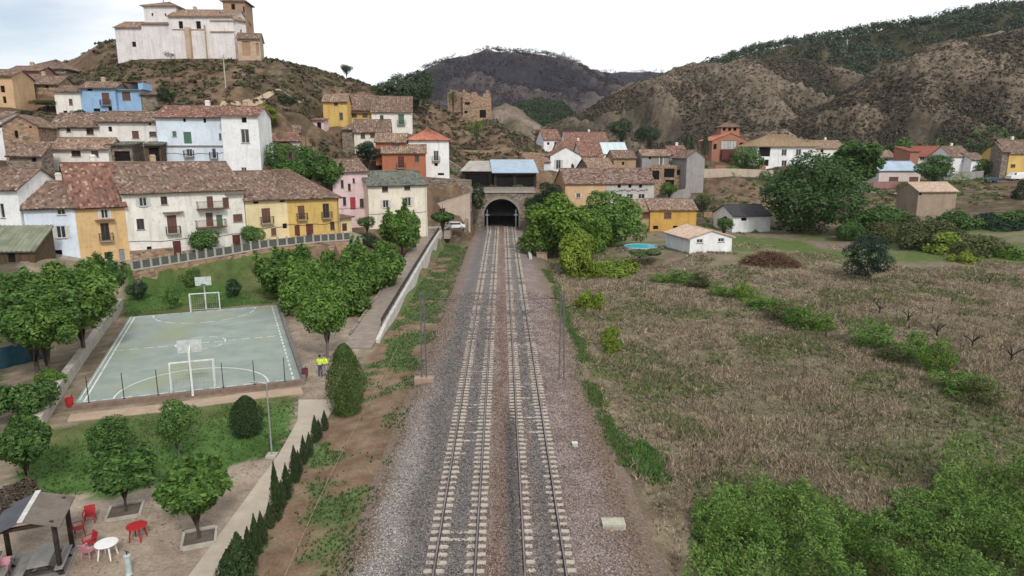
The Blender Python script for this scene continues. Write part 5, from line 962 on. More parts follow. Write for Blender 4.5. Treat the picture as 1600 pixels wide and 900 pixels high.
def table(px, py, rad, mt, lab):
    p = G(px, py, PARK); r = empty('round_table', (p.x, p.y, PARK)); tag(r, lab, 'table'); m = MB(); m.lathe((0,0,.70), [(rad-.03, 0), (rad, .015), (rad, .035), (rad-.02, .045)], 28); m.build('table_top', mt, r)
    for i in range(4): a = math.pi/4 + i*math.pi/2; m = MB(); m.tube((rad*.85*math.cos(a), rad*.85*math.sin(a), 0), (rad*.6*math.cos(a), rad*.6*math.sin(a), .70), .03, .045); m.build('leg', mt, r)
M_wpl = mat('plastic_white', (.80, .79, .76), (.70, .69, .66), 3, .45); M_ppl = mat('plastic_pink', (.60, .28, .32), (.5, .22, .26), 3, .5)
table(169, 871, .48, M_wpl, 'round white plastic garden table near the pavilion'); table(216, 843, .46, M_red, 'round red plastic garden table standing alone on the square')
def chair(px, py, rot, mt, lab):
    p = G(px, py, PARK); r = empty('garden_chair', (p.x, p.y, PARK), rot); r.scale = (.88, .88, .88); tag(r, lab, 'chair', 'plastic garden chairs by the pavilion'); m = MB(); m.box(-.24, .24, -.22, .24, .42, .46); m.build('seat', mt, r)
    m = MB(); m.add([(-.24, .21, .46), (.24, .21, .46), (.27, .34, .88), (-.27, .34, .88), (-.24, .25, .46), (.24, .25, .46), (.27, .38, .88), (-.27, .38, .88)], [(0,1,2,3),(7,6,5,4),(0,4,5,1),(1,5,6,2),(2,6,7,3),(3,7,4,0)]); m.build('backrest', mt, r)
    for sx in (-1, 1):
        for sy in (-1, 1): m = MB(); m.tube((sx*.27, sy*.24, 0), (sx*.22, sy*.19, .42), .025, .03, 6); m.build('leg', mt, r)
        m = MB(); m.bar((sx*.28, -.22, .66), (sx*.27, .28, .68), .06, .03); m.bar((sx*.27, -.2, .44), (sx*.28, -.2, .66), .04, .04); m.build('armrest', mt, r)
chair(141, 816, .4, M_red, 'red plastic garden chair beside the pavilion corner'); chair(125, 836, 2.2, M_red, 'red plastic garden chair close under the pavilion eave'); chair(141, 858, -.6, M_red, 'red plastic garden chair pushed against the pink one')
chair(140, 871, 2.9, M_ppl, 'faded pink plastic garden chair beside the round white table'); chair(6, 902, .3, M_ppl, 'faded pink plastic chair in front of the pavilion floor')
p = G(202, 897, PARK); r = empty('drinking_fountain', (p.x, p.y, PARK)); tag(r, 'slim pale drinking fountain with a dark tap on the square', 'fountain'); m = MB(); m.lathe((0,0,0), [(.16, 0), (.13, .1), (.11, .8), (.15, .86), (.15, .92), (.05, .95)], 12); m.build('column', mat('fountain_pale', (.50, .56, .55), None, 3, .6), r); m = MB(); m.tube((0,0,.95), (0,0,1.12), .03); m.tube((0,0,1.1), (.16,-.1,1.12), .025); m.tube((-.12,.08,1.1), (0,0,1.1), .02); m.build('tap', mat('tap_dark', (.04, .06, .09), None, 3, .4), r)
def planter(px, py, rot, lab, s=.95):
    p = G(px, py, PARK); r = empty('tree_planter', (p.x, p.y, PARK), rot); tag(r, lab, 'planter')
    for i in range(4): a = i*math.pi/2; m = MB(); c, q = math.cos(a), math.sin(a); m.bar((c*s-q*s*.93, q*s+c*s*.93, .06), (c*s+q*s*.93, q*s-c*s*.93, .06), .12, .2); m.build('edging', M_conc_l, r)
    m = MB(); m.box(-s+.07, s-.07, -s+.07, s-.07, -.1, .05); m.build('soil', mat('soil_dark', (.15, .12, .095), (.10, .08, .06), 3, .95, .4), r)
planter(196, 800, .35, 'square kerbed tree pit under the spreading tree by the lawn', .75); planter(312, 842, .35, 'square kerbed tree pit under the spreading tree in the open square', .72)
# ---------------------------------------------------------------- swimming pool, car, van
p = at(1003, 381, 118); z = lz(p.x, p.y); r = empty('swimming_pool', (p.x, p.y, z)); tag(r, 'round turquoise above ground swimming pool beside the amber house', 'pool'); m = MB(); m.lathe((0,0,0), [(3.1, -.4), (3.1, .42), (3.03, .42), (3.03, .2)], 32); m.build('rim', M_blind, r); m = MB(); m.lathe((0,0,.32), [(3.02, 0), (3.02, .05), (.01, .05)], 32); m.build('water', mat('pool_water', (.04, .50, .64), (.03, .44, .58), 1, .15, .1), r)
def car(name, lab, p, rot, L_, W_, Hh, paint, van=False):
    r = empty(name, p, rot); tag(r, lab, 'van' if van else 'car'); hw = W_ / 2
    side = [(-.5, .28), (-.5, .62), (-.36, .66), (-.24, .98), (.30, 1.0), (.42, .66), (.5, .60), (.5, .28)] if not van else [(-.5, .2), (-.5, .55), (-.40, .62), (-.30, .97), (.48, 1.0), (.5, .9), (.5, .2)]
    secs = [(-hw, .0), (-hw*.98, 1), (hw*.98, 1), (hw, 0)]; n = len(side); m = MB(); vs = []
    for yy, ins in ((-hw, .90), (-hw*.86, 1.0), (hw*.86, 1.0), (hw, .90)):
        for x, z in side: k = ins if z > .64 else (.98 if ins < 1 else 1); tz = z * Hh; ty = yy * (.84 if z > .9 and ins < 1 else 1); vs.append((x * L_ * k, ty, tz))
    fs = [tuple(range(n))[::-1], tuple(range(3*n, 4*n))] + [(s*n+i, s*n+(i+1) % n, (s+1)*n+(i+1) % n, (s+1)*n+i) for s in range(3) for i in range(n)]
    m.add(vs, fs); m.build('body', paint, r)
    gl = mat('car_glass', (.02, .024, .03), None, 2, .08, spec=.7)
    for s in (-1, 1):
        m = MB(); y0, y1 = s*hw*1.0, s*hw*.86; x0, x1 = (-.30, .36) if not van else (-.36, -.12); m.add([(x0*L_*.93, y0*1.003, .68*Hh), (x1*L_*.93, y0*1.003, .68*Hh), (x1*L_*.74, y0*.88, .94*Hh), (x0*L_*.74, y0*.88, .94*Hh)], [(0,1,2,3) if s < 0 else (3,2,1,0)]); m.build('side_window', gl, r)
    m = MB(); m.add([(-.375*L_, -hw*.8, .665*Hh), (-.375*L_, hw*.8, .665*Hh), (-.252*L_, hw*.72, .965*Hh), (-.252*L_, -hw*.72, .965*Hh)], [(0,3,2,1)]); o = m.build('windscreen', gl, r); o.location.x = -.012
    if not van: m = MB(); m.add([(.43*L_, -hw*.8, .665*Hh), (.43*L_, hw*.8, .665*Hh), (.31*L_, hw*.72, .97*Hh), (.31*L_, -hw*.72, .97*Hh)], [(0,1,2,3)]); o = m.build('rear_window', gl, r); o.location.x = .012
    for sx in (-.31, .31):
        for s in (-1, 1):
            m = MB(); m.tube((sx*L_, s*(hw-.2), .32), (sx*L_, s*(hw+.01), .32), .32, .32, 16); w_ = m.build('wheel', mat('tyre', (.02, .02, .02), None, 4, .9), r); m = MB(); m.tube((sx*L_, s*(hw+.0105), .32), (sx*L_, s*(hw+.018), .32), .2, .19, 12); m.build('rim', M_metal, w_)
    for s in (-1, 1): m = MB(); m.box(-.507*L_, -.498*L_, s*hw*.72-.16, s*hw*.72+.16, .46*Hh, .56*Hh); m.build('headlight', M_blind, r); m = MB(); m.box(.498*L_, .507*L_, s*hw*.76-.12, s*hw*.76+.12, .45*Hh, .58*Hh); m.build('tail_light', M_doorr, r)
p = at(711, 363, 134.5); car('parked_car', 'white hatchback parked at the top of the ramp', (p.x, p.y, 2.2), math.pi + .25, 4.0, 1.72, 1.5, mat('paint_white', (.76, .77, .79), (.74, .75, .77), 1, .25, spec=.5))
p = at(1585, 292, 196); car('parked_van', 'white van parked below the village edge yellow house', (p.x, p.y, lz(p.x, p.y)), .15, 5.2, 2.0, 2.3, mat('paint_white', (.76, .77, .79)), True)
p = at(1548, 294, 193); car('parked_car', 'dark blue car parked in front of the row garage', (p.x, p.y, lz(p.x, p.y)), .2, 4.2, 1.75, 1.5, mat('paint_blue', (.03, .06, .13), None, 1, .25, spec=.5))
p = at(1085, 320, 174); r = empty('container', (p.x, p.y, p.z - .3)); tag(r, 'slate blue metal container beside the tall blank grey gable', 'container'); m = MB(); m.box(-1.1, 1.1, -.9, .9, 0, 2.2); [m.box(-1.13, -1.101, -.8+i*.32, -.64+i*.32, .1, 2.1) for i in range(5)]; m.build('shell', mat('container_blue', (.11, .155, .20), (.08, .115, .15), 2, .6), r); m = MB(); [m.box(x, x+.9, -.93, -.901, .1, 2.1) for x in (-1.0, .1)]; m.build('door', mat('container_blue2', (.14, .19, .24), None, 2, .6), r)
p = G(2, 572, -.6); r = empty('tarpaulin_fence', (p.x, p.y, -.9), 1.05); tag(r, 'dark teal tarpaulin screen beside the big leafy trees', 'fence'); m = MB()
n = 24; vs = [(i*.3-3.6, .07*math.sin(i*1.3), z) for i in range(n+1) for z in (0, 1.9)] + [(i*.3-3.6, .07*math.sin(i*1.3)+.03, z) for i in range(n+1) for z in (0, 1.9)]; k = 2*(n+1); fs = []
for i in range(n): a = 2*i; fs += [(a, a+2, a+3, a+1), (k+a+1, k+a+3, k+a+2, k+a), (a+1, a+3, k+a+3, k+a+1)]
m.add(vs, fs); m.build('tarpaulin', mat('tarp_teal', (.012, .06, .085), (.008, .04, .06), 2, .5), r, True); [MB().tube((x, .1, -.3), (x, .1, 2.05), .04).build('post', M_iron, r) for x in (-3.5, 0, 3.5)]
# antenna masts
for px, py, Y, hh, lab in ((354, 152, 147, 6.5, 'thin pale utility pole standing on the bare slope below the church'), (1322, 84, 560, 13, 'pale mast rising from the pine wood on the ridge')):
    p = at(px, py, Y); z = lz(p.x, p.y) if Y < 300 else p.z - 2; r = empty('utility_pole', (p.x, p.y, z)); tag(r, lab, 'pole'); m = MB(); m.tube((0,0,-.5), (0,0,hh), .16, .1) if Y < 300 else m.tube((0,0,-5), (0,0,hh), .9, .5); m.build('pole', M_conc_l, r); m = MB(); m.bar((-.7 if Y < 300 else -2.5, 0, hh*.93), (.7 if Y < 300 else 2.5, 0, hh*.93), .1, .1); m.build('crossarm', M_conc_l, r)
# ---------------------------------------------------------------- two people in high visibility jackets
def skin_obj(name, pts, edges, rad, mt, parent, rootv=0):
    me = bpy.data.meshes.new(name); me.from_pydata(pts, edges, []); me.update(); me.materials.append(mt); o = link(bpy.data.objects.new(name, me), parent)
    sk = o.modifiers.new('skin', 'SKIN'); sk.use_smooth_shade = True
    if not me.skin_vertices: me.skin_vertices.new() if hasattr(me.skin_vertices, 'new') else None
    bm = bmesh.new(); bm.from_mesh(me); lay = bm.verts.layers.skin.verify(); bm.verts.ensure_lookup_table()
    for v, rr in zip(bm.verts, rad): v[lay].radius = rr if isinstance(rr, tuple) else (rr, rr)
    bm.verts[rootv][lay].use_root = True; bm.to_mesh(me); bm.free(); sb = o.modifiers.new('sub', 'SUBSURF'); sb.levels = sb.render_levels = 2; return o
def person(p, rot, lab, trouser, hairc, jacket):
    r = empty('person', (p.x, p.y, PARK + .07), rot); tag(r, lab, 'person', 'people in high visibility jackets'); sk = mat('skin_tone', (.48, .29, .21), None, 3, .6)
    J = [(0,0,.95), (0,0,1.12), (0,.01,1.32), (0,0,1.46), (0,-.02,1.55), (0,-.03,1.66), (.19,0,1.40), (.27,-.03,1.14), (.22,-.20,.98), (-.19,0,1.40), (-.27,-.02,1.14), (-.24,-.14,.92), (.10,0,.88), (.12,-.02,.49), (.13,.03,.08), (.14,-.12,.04), (-.10,0,.88), (-.12,.0,.49), (-.12,.03,.08), (-.13,-.12,.04), (0,-.03,1.76)]
    E = [(0,1),(1,2),(2,3),(3,4),(4,5),(5,20),(2,6),(6,7),(7,8),(2,9),(9,10),(10,11),(0,12),(12,13),(13,14),(14,15),(0,16),(16,17),(17,18),(18,19)]
    Rd = [(.14,.11),(.14,.11),(.15,.12),(.06,.06),(.055,.06),(.078,.095),.065,.048,.032,.065,.048,.032,.085,.06,.042,.04,.085,.06,.042,.04,(.06,.07)]
    skin_obj('body', J, E, Rd, sk, r)
    idx_ = [0,1,2,3,6,7,9,10]; mp_ = {a: i for i, a in enumerate(idx_)}; pts = [J[i] for i in idx_]; pts[3] = (0, 0, 1.44); pts += [(.235,-.12,1.05), (-.25,-.09,1.02)]
    skin_obj('jacket', pts, [(0,1),(1,2),(2,3),(2,4),(4,5),(5,8),(2,6),(6,7),(7,9)], [(.185,.15),(.185,.15),(.20,.155),(.10,.09),.095,.078,.095,.078,.065,.065], jacket, r)
    idx_ = [0,12,13,14,16,17,18]; skin_obj('trousers', [J[i] for i in idx_], [(0,1),(1,2),(2,3),(0,4),(4,5),(5,6)], [(.16,.125),.105,.08,.07,.105,.08,.07], trouser, r)
    for s in (1, -1): skin_obj('shoe', [(s*.125,.06,.05), (s*.13,-.05,.05), (s*.135,-.16,.04)], [(0,1),(1,2)], [.055,.06,.05], M_iron, r)
    hm = MB(); hm.lathe((0,-.02,1.66), [(.085, .0), (.105, .05), (.10, .11), (.07, .155), (.01, .17)], 14); hm.build('hair', hairc, r, True)
    b_ = MB(); b_.lathe((0,0,1.03), [(.205, 0), (.205, .05)], 16); b_.build('reflective_band', mat('reflective_grey', (.6, .6, .58), None, 3, .4), r)
M_hv = mat('hi_vis_yellow', (.66, .88, .09), (.56, .76, .06), 4, .6)
pp = G(501, 589, PARK); person(pp, 2.9, 'person in a yellow high visibility vest and dark trousers with back to the court', mat('denim', (.10, .11, .16), (.05, .055, .08), 4, .8), mat('hair_dark', (.03, .022, .018)), M_hv)
pp = G(509, 588, PARK); person(pp, 2.4, 'person in a yellow high visibility jacket and pale trousers next to the tall conical shrub', mat('trousers_pale', (.40, .38, .36), None, 4, .8), mat('hair_grey', (.13, .12, .115)), M_hv)
# ---------------------------------------------------------------- plants
LEAF = {
 'plane': leafmat('leaf_plane', (.030, .072, .017), (.18, .31, .06)), 'mulberry': leafmat('leaf_mulberry', (.021, .056, .016), (.135, .245, .058)), 'bright': leafmat('leaf_bright', (.035, .085, .012), (.19, .31, .045)),
 'lime': leafmat('leaf_lime', (.07, .12, .014), (.28, .36, .05)), 'dark': leafmat('leaf_dark', (.010, .024, .011), (.045, .08, .032)), 'conifer': leafmat('leaf_conifer', (.022, .052, .012), (.105, .165, .035), .15),
 'cypress': leafmat('leaf_cypress', (.010, .028, .010), (.05, .085, .026), .12), 'pine': leafmat('leaf_pine', (.022, .042, .022), (.075, .11, .05), .12), 'olive': leafmat('leaf_olive', (.04, .055, .02), (.15, .165, .055)),
 'dry': leafmat('leaf_dry', (.05, .038, .028), (.13, .098, .068), .1), 'straw_dark': leafmat('leaf_straw_dark', (.06, .046, .034), (.20, .16, .115), .15), 'straw': leafmat('leaf_straw', (.10, .078, .054), (.37, .305, .21), .2), 'deep': leafmat('leaf_deep', (.013, .038, .013), (.085, .16, .045)), 'wood': leafmat('leaf_wood', (.022, .036, .024), (.075, .10, .055), .1), 'scrub': leafmat('leaf_scrub', (.030, .030, .020), (.088, .079, .052), .1), 'burnt': leafmat('leaf_burnt', (.016, .015, .019), (.055, .046, .05), .05), 'bluegreen': leafmat('leaf_bluegreen', (.010, .026, .016), (.04, .075, .042))}
M_bark = mat('bark', (.13, .10, .075), (.07, .055, .042), 5, .9, .6, stretch=(1, 1, .3)); M_bark_g = mat('bark_grey', (.20, .18, .155), (.12, .105, .09), 5, .9, .5, stretch=(1, 1, .3))
def leaves(P, Nn, size, rg, up=.25, wild=.8, aspect=.75):
    """leaf shaped faces at points P facing roughly along Nn"""
    n = len(P); nr = Nn + rg.normal(0, wild, (n, 3)) * .6; nr[:, 2] += up; nr /= np.linalg.norm(nr, axis=1)[:, None] + 1e-9
    t = np.cross(nr, rg.normal(0, 1, (n, 3))); t /= np.linalg.norm(t, axis=1)[:, None] + 1e-9; b = np.cross(nr, t); s = (size * rg.uniform(.55, 1.35, n))[:, None]
    V = np.stack([P - t*s, P - b*s*aspect*.7 + nr*s*.12, P + t*s, P + b*s*aspect*.7 + nr*s*.12], 1).reshape(-1, 3)
    return V, np.arange(4*n).reshape(-1, 4)
def sph(rg, n): v = rg.normal(0, 1, (n, 3)); return v / np.linalg.norm(v, axis=1)[:, None]
def crown_pts(shape, n, rg):
    if shape in ('round', 'plane', 'loose', 'clipped', 'pine', 'shrub'):
        L_ = {'round': 16, 'plane': 26, 'loose': 20, 'clipped': 10, 'pine': 14, 'shrub': 12}[shape]; cs, rs = [], []
        for i in range(L_):
            d = sph(rg, 1)[0]; q = rg.uniform(.35, .72) if shape != 'clipped' else rg.uniform(.3, .5); c = d * q
            if shape == 'plane': c[2] = c[2] * .75 + .05; r = rg.uniform(.20, .36)
            elif shape == 'loose': r = rg.uniform(.20, .38); c *= 1.05
            elif shape == 'clipped': r = rg.uniform(.42, .52)
            elif shape == 'pine': c[2] = abs(c[2]) * .8 - .1; r = rg.uniform(.24, .40)
            elif shape == 'shrub': c[2] = abs(c[2]) * .75 - .42; c[:2] *= 1.05; r = rg.uniform(.26, .44)
            else: r = rg.uniform(.28, .46)
            cs.append(c); rs.append(r)
        cs.append(np.array((0, 0, -.05 if shape != 'shrub' else -.3))); rs.append(.62 if shape not in ('shrub', 'loose') else .45); cs = np.array(cs); rs = np.array(rs); k = rg.choice(len(cs), n, p=rs**2 / (rs**2).sum()); d = sph(rg, n); d[:, 2] = np.where(rg.random(n) < .35, np.abs(d[:, 2]), d[:, 2])
        P = cs[k] + d * (rs[k] * rg.uniform(.72, 1.06, n))[:, None]; keep = np.ones(n, bool)
        for c, r in zip(cs, rs): keep &= ~(((P - c) ** 2).sum(1) < (r * .62) ** 2)
        P, d = P[keep], d[keep]
        if shape == 'plane':                      # upright leading shoots
            m = n // 7; a = rg.integers(0, L_, 40); tip = cs[a] * 1.15 + rg.normal(0, .05, (40, 3)); tip[:, 2] += .12; w_ = rg.integers(0, 40, m); t = rg.uniform(0, .38, m); Q_ = tip[w_] + np.stack([rg.normal(0, .035, m), rg.normal(0, .035, m), t], 1); P = np.concatenate([P, Q_]); d = np.concatenate([d, sph(rg, m)])
        return P, d
    z = rg.uniform(0, 1, n) ** .9; a = rg.uniform(0, 2*math.pi, n)
    prof = {'cone': np.clip(1.02 * np.sin(np.pi * (z * .80 + .18)) ** .75, .02, 1), 'cypress': np.clip((1 - z ** 1.7) * (.55 + .45 * np.minimum(z * 5, 1)), .03, 1)}[shape]
    rr = prof * np.sqrt(rg.uniform(.25, 1.08, n)) * (1 + .10 * np.sin(a * 5 + z * 9)); P = np.stack([rr*np.cos(a), rr*np.sin(a), z*2 - 1], 1); d = np.stack([np.cos(a), np.sin(a), np.full(n, .35)], 1); return P, d
_cr = {}
def crown_mesh(shape, leaf, n, size, var):
    key = (shape, leaf, n, size, var)
    if key not in _cr:
        rg = np.random.default_rng(hash(key[0]) % 1000 * 0 + sum(map(ord, shape)) * 7 + var * 131 + n); P, d = crown_pts(shape, n, rg); V, F = leaves(P, d, size, rg, up=.35 if shape not in ('cypress', 'cone') else .1, wild=.8, aspect=.75 if shape not in ('cypress', 'cone', 'pine') else .45)
        _cr[key] = np_mesh('crown', V, F, LEAF[leaf])
    return _cr[key]
_tk = {}
def trunk_mesh(var, bark):
    """unit trunk: 1 m tall, radius about 1, with limbs spreading above"""
    if (var, bark.name) not in _tk:
        rr = random.Random(var); m = MB(); pts = [Vector((0, 0, -.12)), Vector((.25*rr.uniform(-1, 1), .25*rr.uniform(-1, 1), .35)), Vector((.5*rr.uniform(-1, 1), .5*rr.uniform(-1, 1), .72))]; rd = [1.25, .9, .75]
        for (a, b), (r0, r1) in zip(zip(pts, pts[1:]), zip(rd, rd[1:])): m.tube(a, b, r0, r1, 8)
        for i in range(5): a = i*1.26 + rr.uniform(-.3, .3); m.tube(pts[2] - Vector((0, 0, .03)), pts[2] + Vector((math.cos(a)*5.5, math.sin(a)*5.5, rr.uniform(.18, .42))), .5, .16, 6)
        me = m.mesh('trunk', True); me.materials.append(bark); _tk[(var, bark.name)] = me
    return _tk[(var, bark.name)]
_cnt = [0]
def tree(kind, px, Y, top, bot, width, label, cat='tree', group=None, base=None, shape=None, n=None, leaf=None, size=None, zoff=0.0, name=None, trunk=True, bark=None, ry=1.0):
    """px, Y where it stands; top, bot the picture rows of its crown; width its picture width"""
    if Y is None: p = G(px, base, PARK); Y = p.y
    mid = at(px, (top + bot) / 2, Y); s = scl(mid); zt, zb = at(px, top, Y).z, at(px, bot, Y).z; gz = lz(mid.x, mid.y) + zoff; w_ = width / s; hgt = zt - zb
    sh_, lf, n0, s0 = {'plane': ('plane', 'plane', 10500, .062), 'mulberry': ('plane', 'mulberry', 8500, .075), 'round': ('round', 'plane', 7500, .055), 'darkround': ('round', 'mulberry', 8500, .048), 'clipped': ('clipped', 'mulberry', 5200, .06), 'cone': ('cone', 'conifer', 9000, .055),
      'cypress': ('cypress', 'cypress', 2200, .10), 'pine': ('pine', 'pine', 5000, .065), 'bright': ('loose', 'bright', 8500, .055), 'lime': ('loose', 'lime', 6000, .06), 'shrub': ('shrub', 'olive', 4000, .065), 'gshrub': ('shrub', 'bright', 3500, .065), 'dshrub': ('round', 'dark', 5000, .055), 'big': ('round', 'deep', 16000, .038)}[kind]
    sh_ = shape or sh_; lf = leaf or lf; n0 = n or n0; s0 = size or s0; _cnt[0] += 1; v = _cnt[0]
    r = empty(name or ('tree' if cat == 'tree' else cat.replace(' ', '_')), (mid.x, mid.y, gz)); tag(r, label, cat, group)
    c = link(bpy.data.objects.new('crown', crown_mesh(sh_, lf, n0, s0, v % 3)), r); c.location = (0, 0, (zt + zb) / 2 - gz); kk = 1.0 if sh_ in ('cypress', 'cone', 'clipped') else (1.03 if px < 700 and Y < 110 else 1.12); c.scale = (w_ / 2 * kk, w_ / 2 * ry * kk, hgt / 2 * (1 + (kk - 1) * .7)); c.rotation_euler = (0, 0, (v * 2.399) % 6.283)
    if trunk:
        th = max(.4, (zb - gz) + hgt * .40); rad = max(.04, w_ * .021); t = link(bpy.data.objects.new('trunk', trunk_mesh(v % 4, bark or M_bark)), r); t.scale = (rad, rad, th / .85); t.rotation_euler = (0, 0, v * 1.7)
    return r
# park and street trees
tree('plane', 508, None, 438, 535, 92, 'bushy upright tree standing alone behind the two people', base=560, bark=M_bark_g)
for px, Y, t, b, w_ in ((447, 82, 380, 478, 112), (490, 79, 394, 490, 104), (556, 82, 380, 486, 108), (592, 84, 374, 468, 88), (545, 74, 408, 505, 100), (470, 74, 410, 498, 100), (525, 86, 390, 480, 84)):
    tree('plane', px, Y, t, b, w_, 'dense leafy tree ' + {447: 'at the court corner end of the clump by the ramp', 490: 'in the clump between the court and the grey terrace end', 556: 'in the clump below the golden yellow house', 592: 'of the clump leaning over the dark kerb of the ramp', 545: 'of the clump behind the lone upright tree', 470: 'of the clump overhanging the court corner', 525: 'deep in the clump below the street terrace'}[px], group='clump of trees beside the court', bark=M_bark_g)
tree('plane', 627, 108, 318, 398, 72, 'large rounded tree in front of the cream house'); tree('clipped', 692, 131, 329, 350, 44, 'clipped umbrella shaped tree shading the parked white car', size=.10)
tree('clipped', 573, 112, 336, 358, 38, 'small clipped tree at the street end below the pink house'); tree('clipped', 320, 92, 354, 395, 64, 'clipped round street tree in front of the large white house'); tree('clipped', 394, 97, 350, 386, 46, 'clipped round street tree in front of the pale yellow house')
tree('clipped', 575, 106, 362, 392, 44, 'dark bush at the foot of the street terrace wall', cat='bush', leaf='dark', trunk=False)
tree('cone', 539, None, 538, 645, 60, 'tall dense conical shrub between the path and the tracks', cat='shrub', base=645, n=14000, size=.045)
for px, t, b, w_, lab in ((270, 446, 478, 34, 'round dark bush on the grass behind the goal'), (297, 417, 452, 42, 'round dark bush under the street wall behind the basketball hoop'), (214, 436, 470, 34, 'dull green bush at the corner where the walls meet'), (366, 434, 464, 30, 'small dark bush on the sunny end of the grass'), (352, 420, 440, 38, 'low olive bush under the middle of the street wall')):
    tree('dshrub', px, None, t, b, w_, lab, cat='bush', base=b + 2, trunk=False, leaf='bluegreen' if px in (214, 366) else 'mulberry')
tree('darkround', 166, None, 648, 714, 78, 'dense round clipped tree on the lawn beside the spreading tree', base=722); tree('darkround', 274, None, 621, 688, 76, 'dense round clipped tree on a tall stem in front of the court kerb', base=720, bark=M_bark_g); tree('cone', 384, None, 619, 678, 52, 'egg shaped evergreen on the lawn beside the thin lamp post', cat='shrub', base=680, leaf='cypress')
tree('mulberry', 189, None, 696, 776, 122, 'spreading tree whose crown overlaps the lawn edge', base=800); tree('mulberry', 303, None, 719, 812, 128, 'spreading tree in the square with bright young leaves', base=842, leaf='plane')
tree('mulberry', 36, None, 646, 738, 92, 'dark spreading tree at the outer end of the lawn', base=762)
for px, Y, t, b, w_, k in ((45, 52, 425, 556, 168, 'mulberry'), (120, 58, 406, 535, 156, 'plane'), (66, 51, 455, 560, 120, 'plane'), (158, 70, 396, 470, 84, 'mulberry'), (15, 66, 415, 500, 120, 'mulberry'), (85, 66, 420, 505, 110, 'plane')):
    tree(k, px, Y, t, b, w_, 'broad leafy tree ' + {45: 'with its dark trunk beside the teal tarpaulin', 120: 'of the grove leaning against the pale boundary wall', 66: 'of the grove overhanging the shrubs by the boundary wall', 158: 'of the grove below the ochre house', 15: 'of the grove below the corrugated lean-to', 85: 'of the grove below the bluish white house with shutters'}[px], group='grove below the white houses', leaf='plane' if k == 'plane' else 'mulberry', n=13000, size=.05)
tree('shrub', 30, None, 565, 655, 110, 'sprawling green shrub behind the pale boundary wall', cat='shrub', base=655, leaf='mulberry', n=6000); tree('shrub', 75, None, 560, 610, 50, 'small leafy shrub against the pale boundary wall', cat='shrub', base=612, leaf='plane', n=3500); tree('shrub', 25, None, 735, 792, 70, 'brownish withered shrub beside the pavilion roof', cat='shrub', base=800, leaf='dry', n=4500)
# cypress hedge along the path
for i, (px, py, hpx, wpx) in enumerate(((507, 672, 26, 9), (492, 690, 34, 11), (483, 712, 30, 10), (474, 724, 36, 10), (460, 752, 46, 14), (447, 778, 44, 14), (430, 812, 74, 15), (421, 824, 32, 12), (408, 850, 42, 14), (398, 866, 52, 15), (388, 884, 50, 18), (372, 905, 60, 38), (356, 912, 44, 30), (498, 684, 24, 9), (466, 740, 30, 10), (440, 792, 34, 12))):
    tree('cypress', px, None, py - hpx * 1.2, py, wpx * 1.6, 'small slender cypress in the hedge row between path and embankment', cat='cypress', group='young cypresses along the path', base=py, trunk=True)
# beside the tunnel and the field
tree('dshrub', 746, 150, 286, 328, 32, 'dark ivy clad bush beside the tunnel arch', cat='bush', trunk=False, leaf='dark'); tree('big', 856, 148, 287, 345, 62, 'dark tree at the edge of the tunnel parapet', leaf='dark', n=9000, size=.05); tree('dshrub', 832, 148, 300, 340, 30, 'dark shrub hanging over the tunnel wing wall', cat='shrub', leaf='dark', trunk=False)
tree('bright', 868, 116, 306, 412, 124, 'bushy bright green tree overhanging the trackside wall', n=12000, size=.046); tree('bright', 955, 126, 300, 404, 104, 'bushy mid green tree in front of the amber house', leaf='plane', n=12000, size=.046); tree('bright', 915, 122, 325, 412, 70, 'mid green tree between the two bushy trees by the pool', leaf='bright', n=9000)
tree('lime', 906, 100, 358, 454, 76, 'yellow green sapling clump at the corner of the field', size=.055, n=7000); tree('lime', 967, 102, 388, 444, 110, 'low yellow green shrub spreading along the field edge', cat='shrub', shape='shrub', n=7000, size=.052); tree('lime', 922, 77, 444, 514, 44, 'slim yellow green sapling beside the weeds of the trackside'); tree('lime', 957, 60, 510, 566, 42, 'slim yellow green sapling further along the trackside', shape='loose')
tree('clipped', 1008, 106, 384, 402, 60, 'low dark hedge bush beside the white shed', cat='bush', leaf='mulberry', trunk=False, shape='shrub'); tree('clipped', 1132, 113, 337, 362, 36, 'small round tree behind the white shed')
tree('big', 1262, 142, 238, 376, 150, 'huge dense dark green tree beside the slate roofed shed', n=20000, size=.034); tree('mulberry', 1332, 165, 222, 290, 92, 'tall loose tree behind the huge dense tree', shape='loose'); tree('mulberry', 1166, 205, 226, 272, 50, 'round tree between the chapel and the villa', shape='round', n=2600)
tree('round', 1461, 178, 243, 284, 58, 'round tree in front of the tall blank white house', leaf='mulberry'); tree('dshrub', 1355, 92, 368, 433, 76, 'dark blue green round bush standing alone in the field', cat='bush', leaf='bluegreen', n=9000, size=.042, trunk=False); tree('round', 1500, 190, 266, 298, 34, 'small pale green tree beside the narrow white house', leaf='bright', n=1400)
tree('dshrub', 1598, 165, 280, 325, 40, 'dark shrub below the parked white van', cat='shrub', trunk=False); tree('cypress', 1465, 186, 288, 306, 7, 'thin dark cypress by the grey curtain wall', cat='cypress')
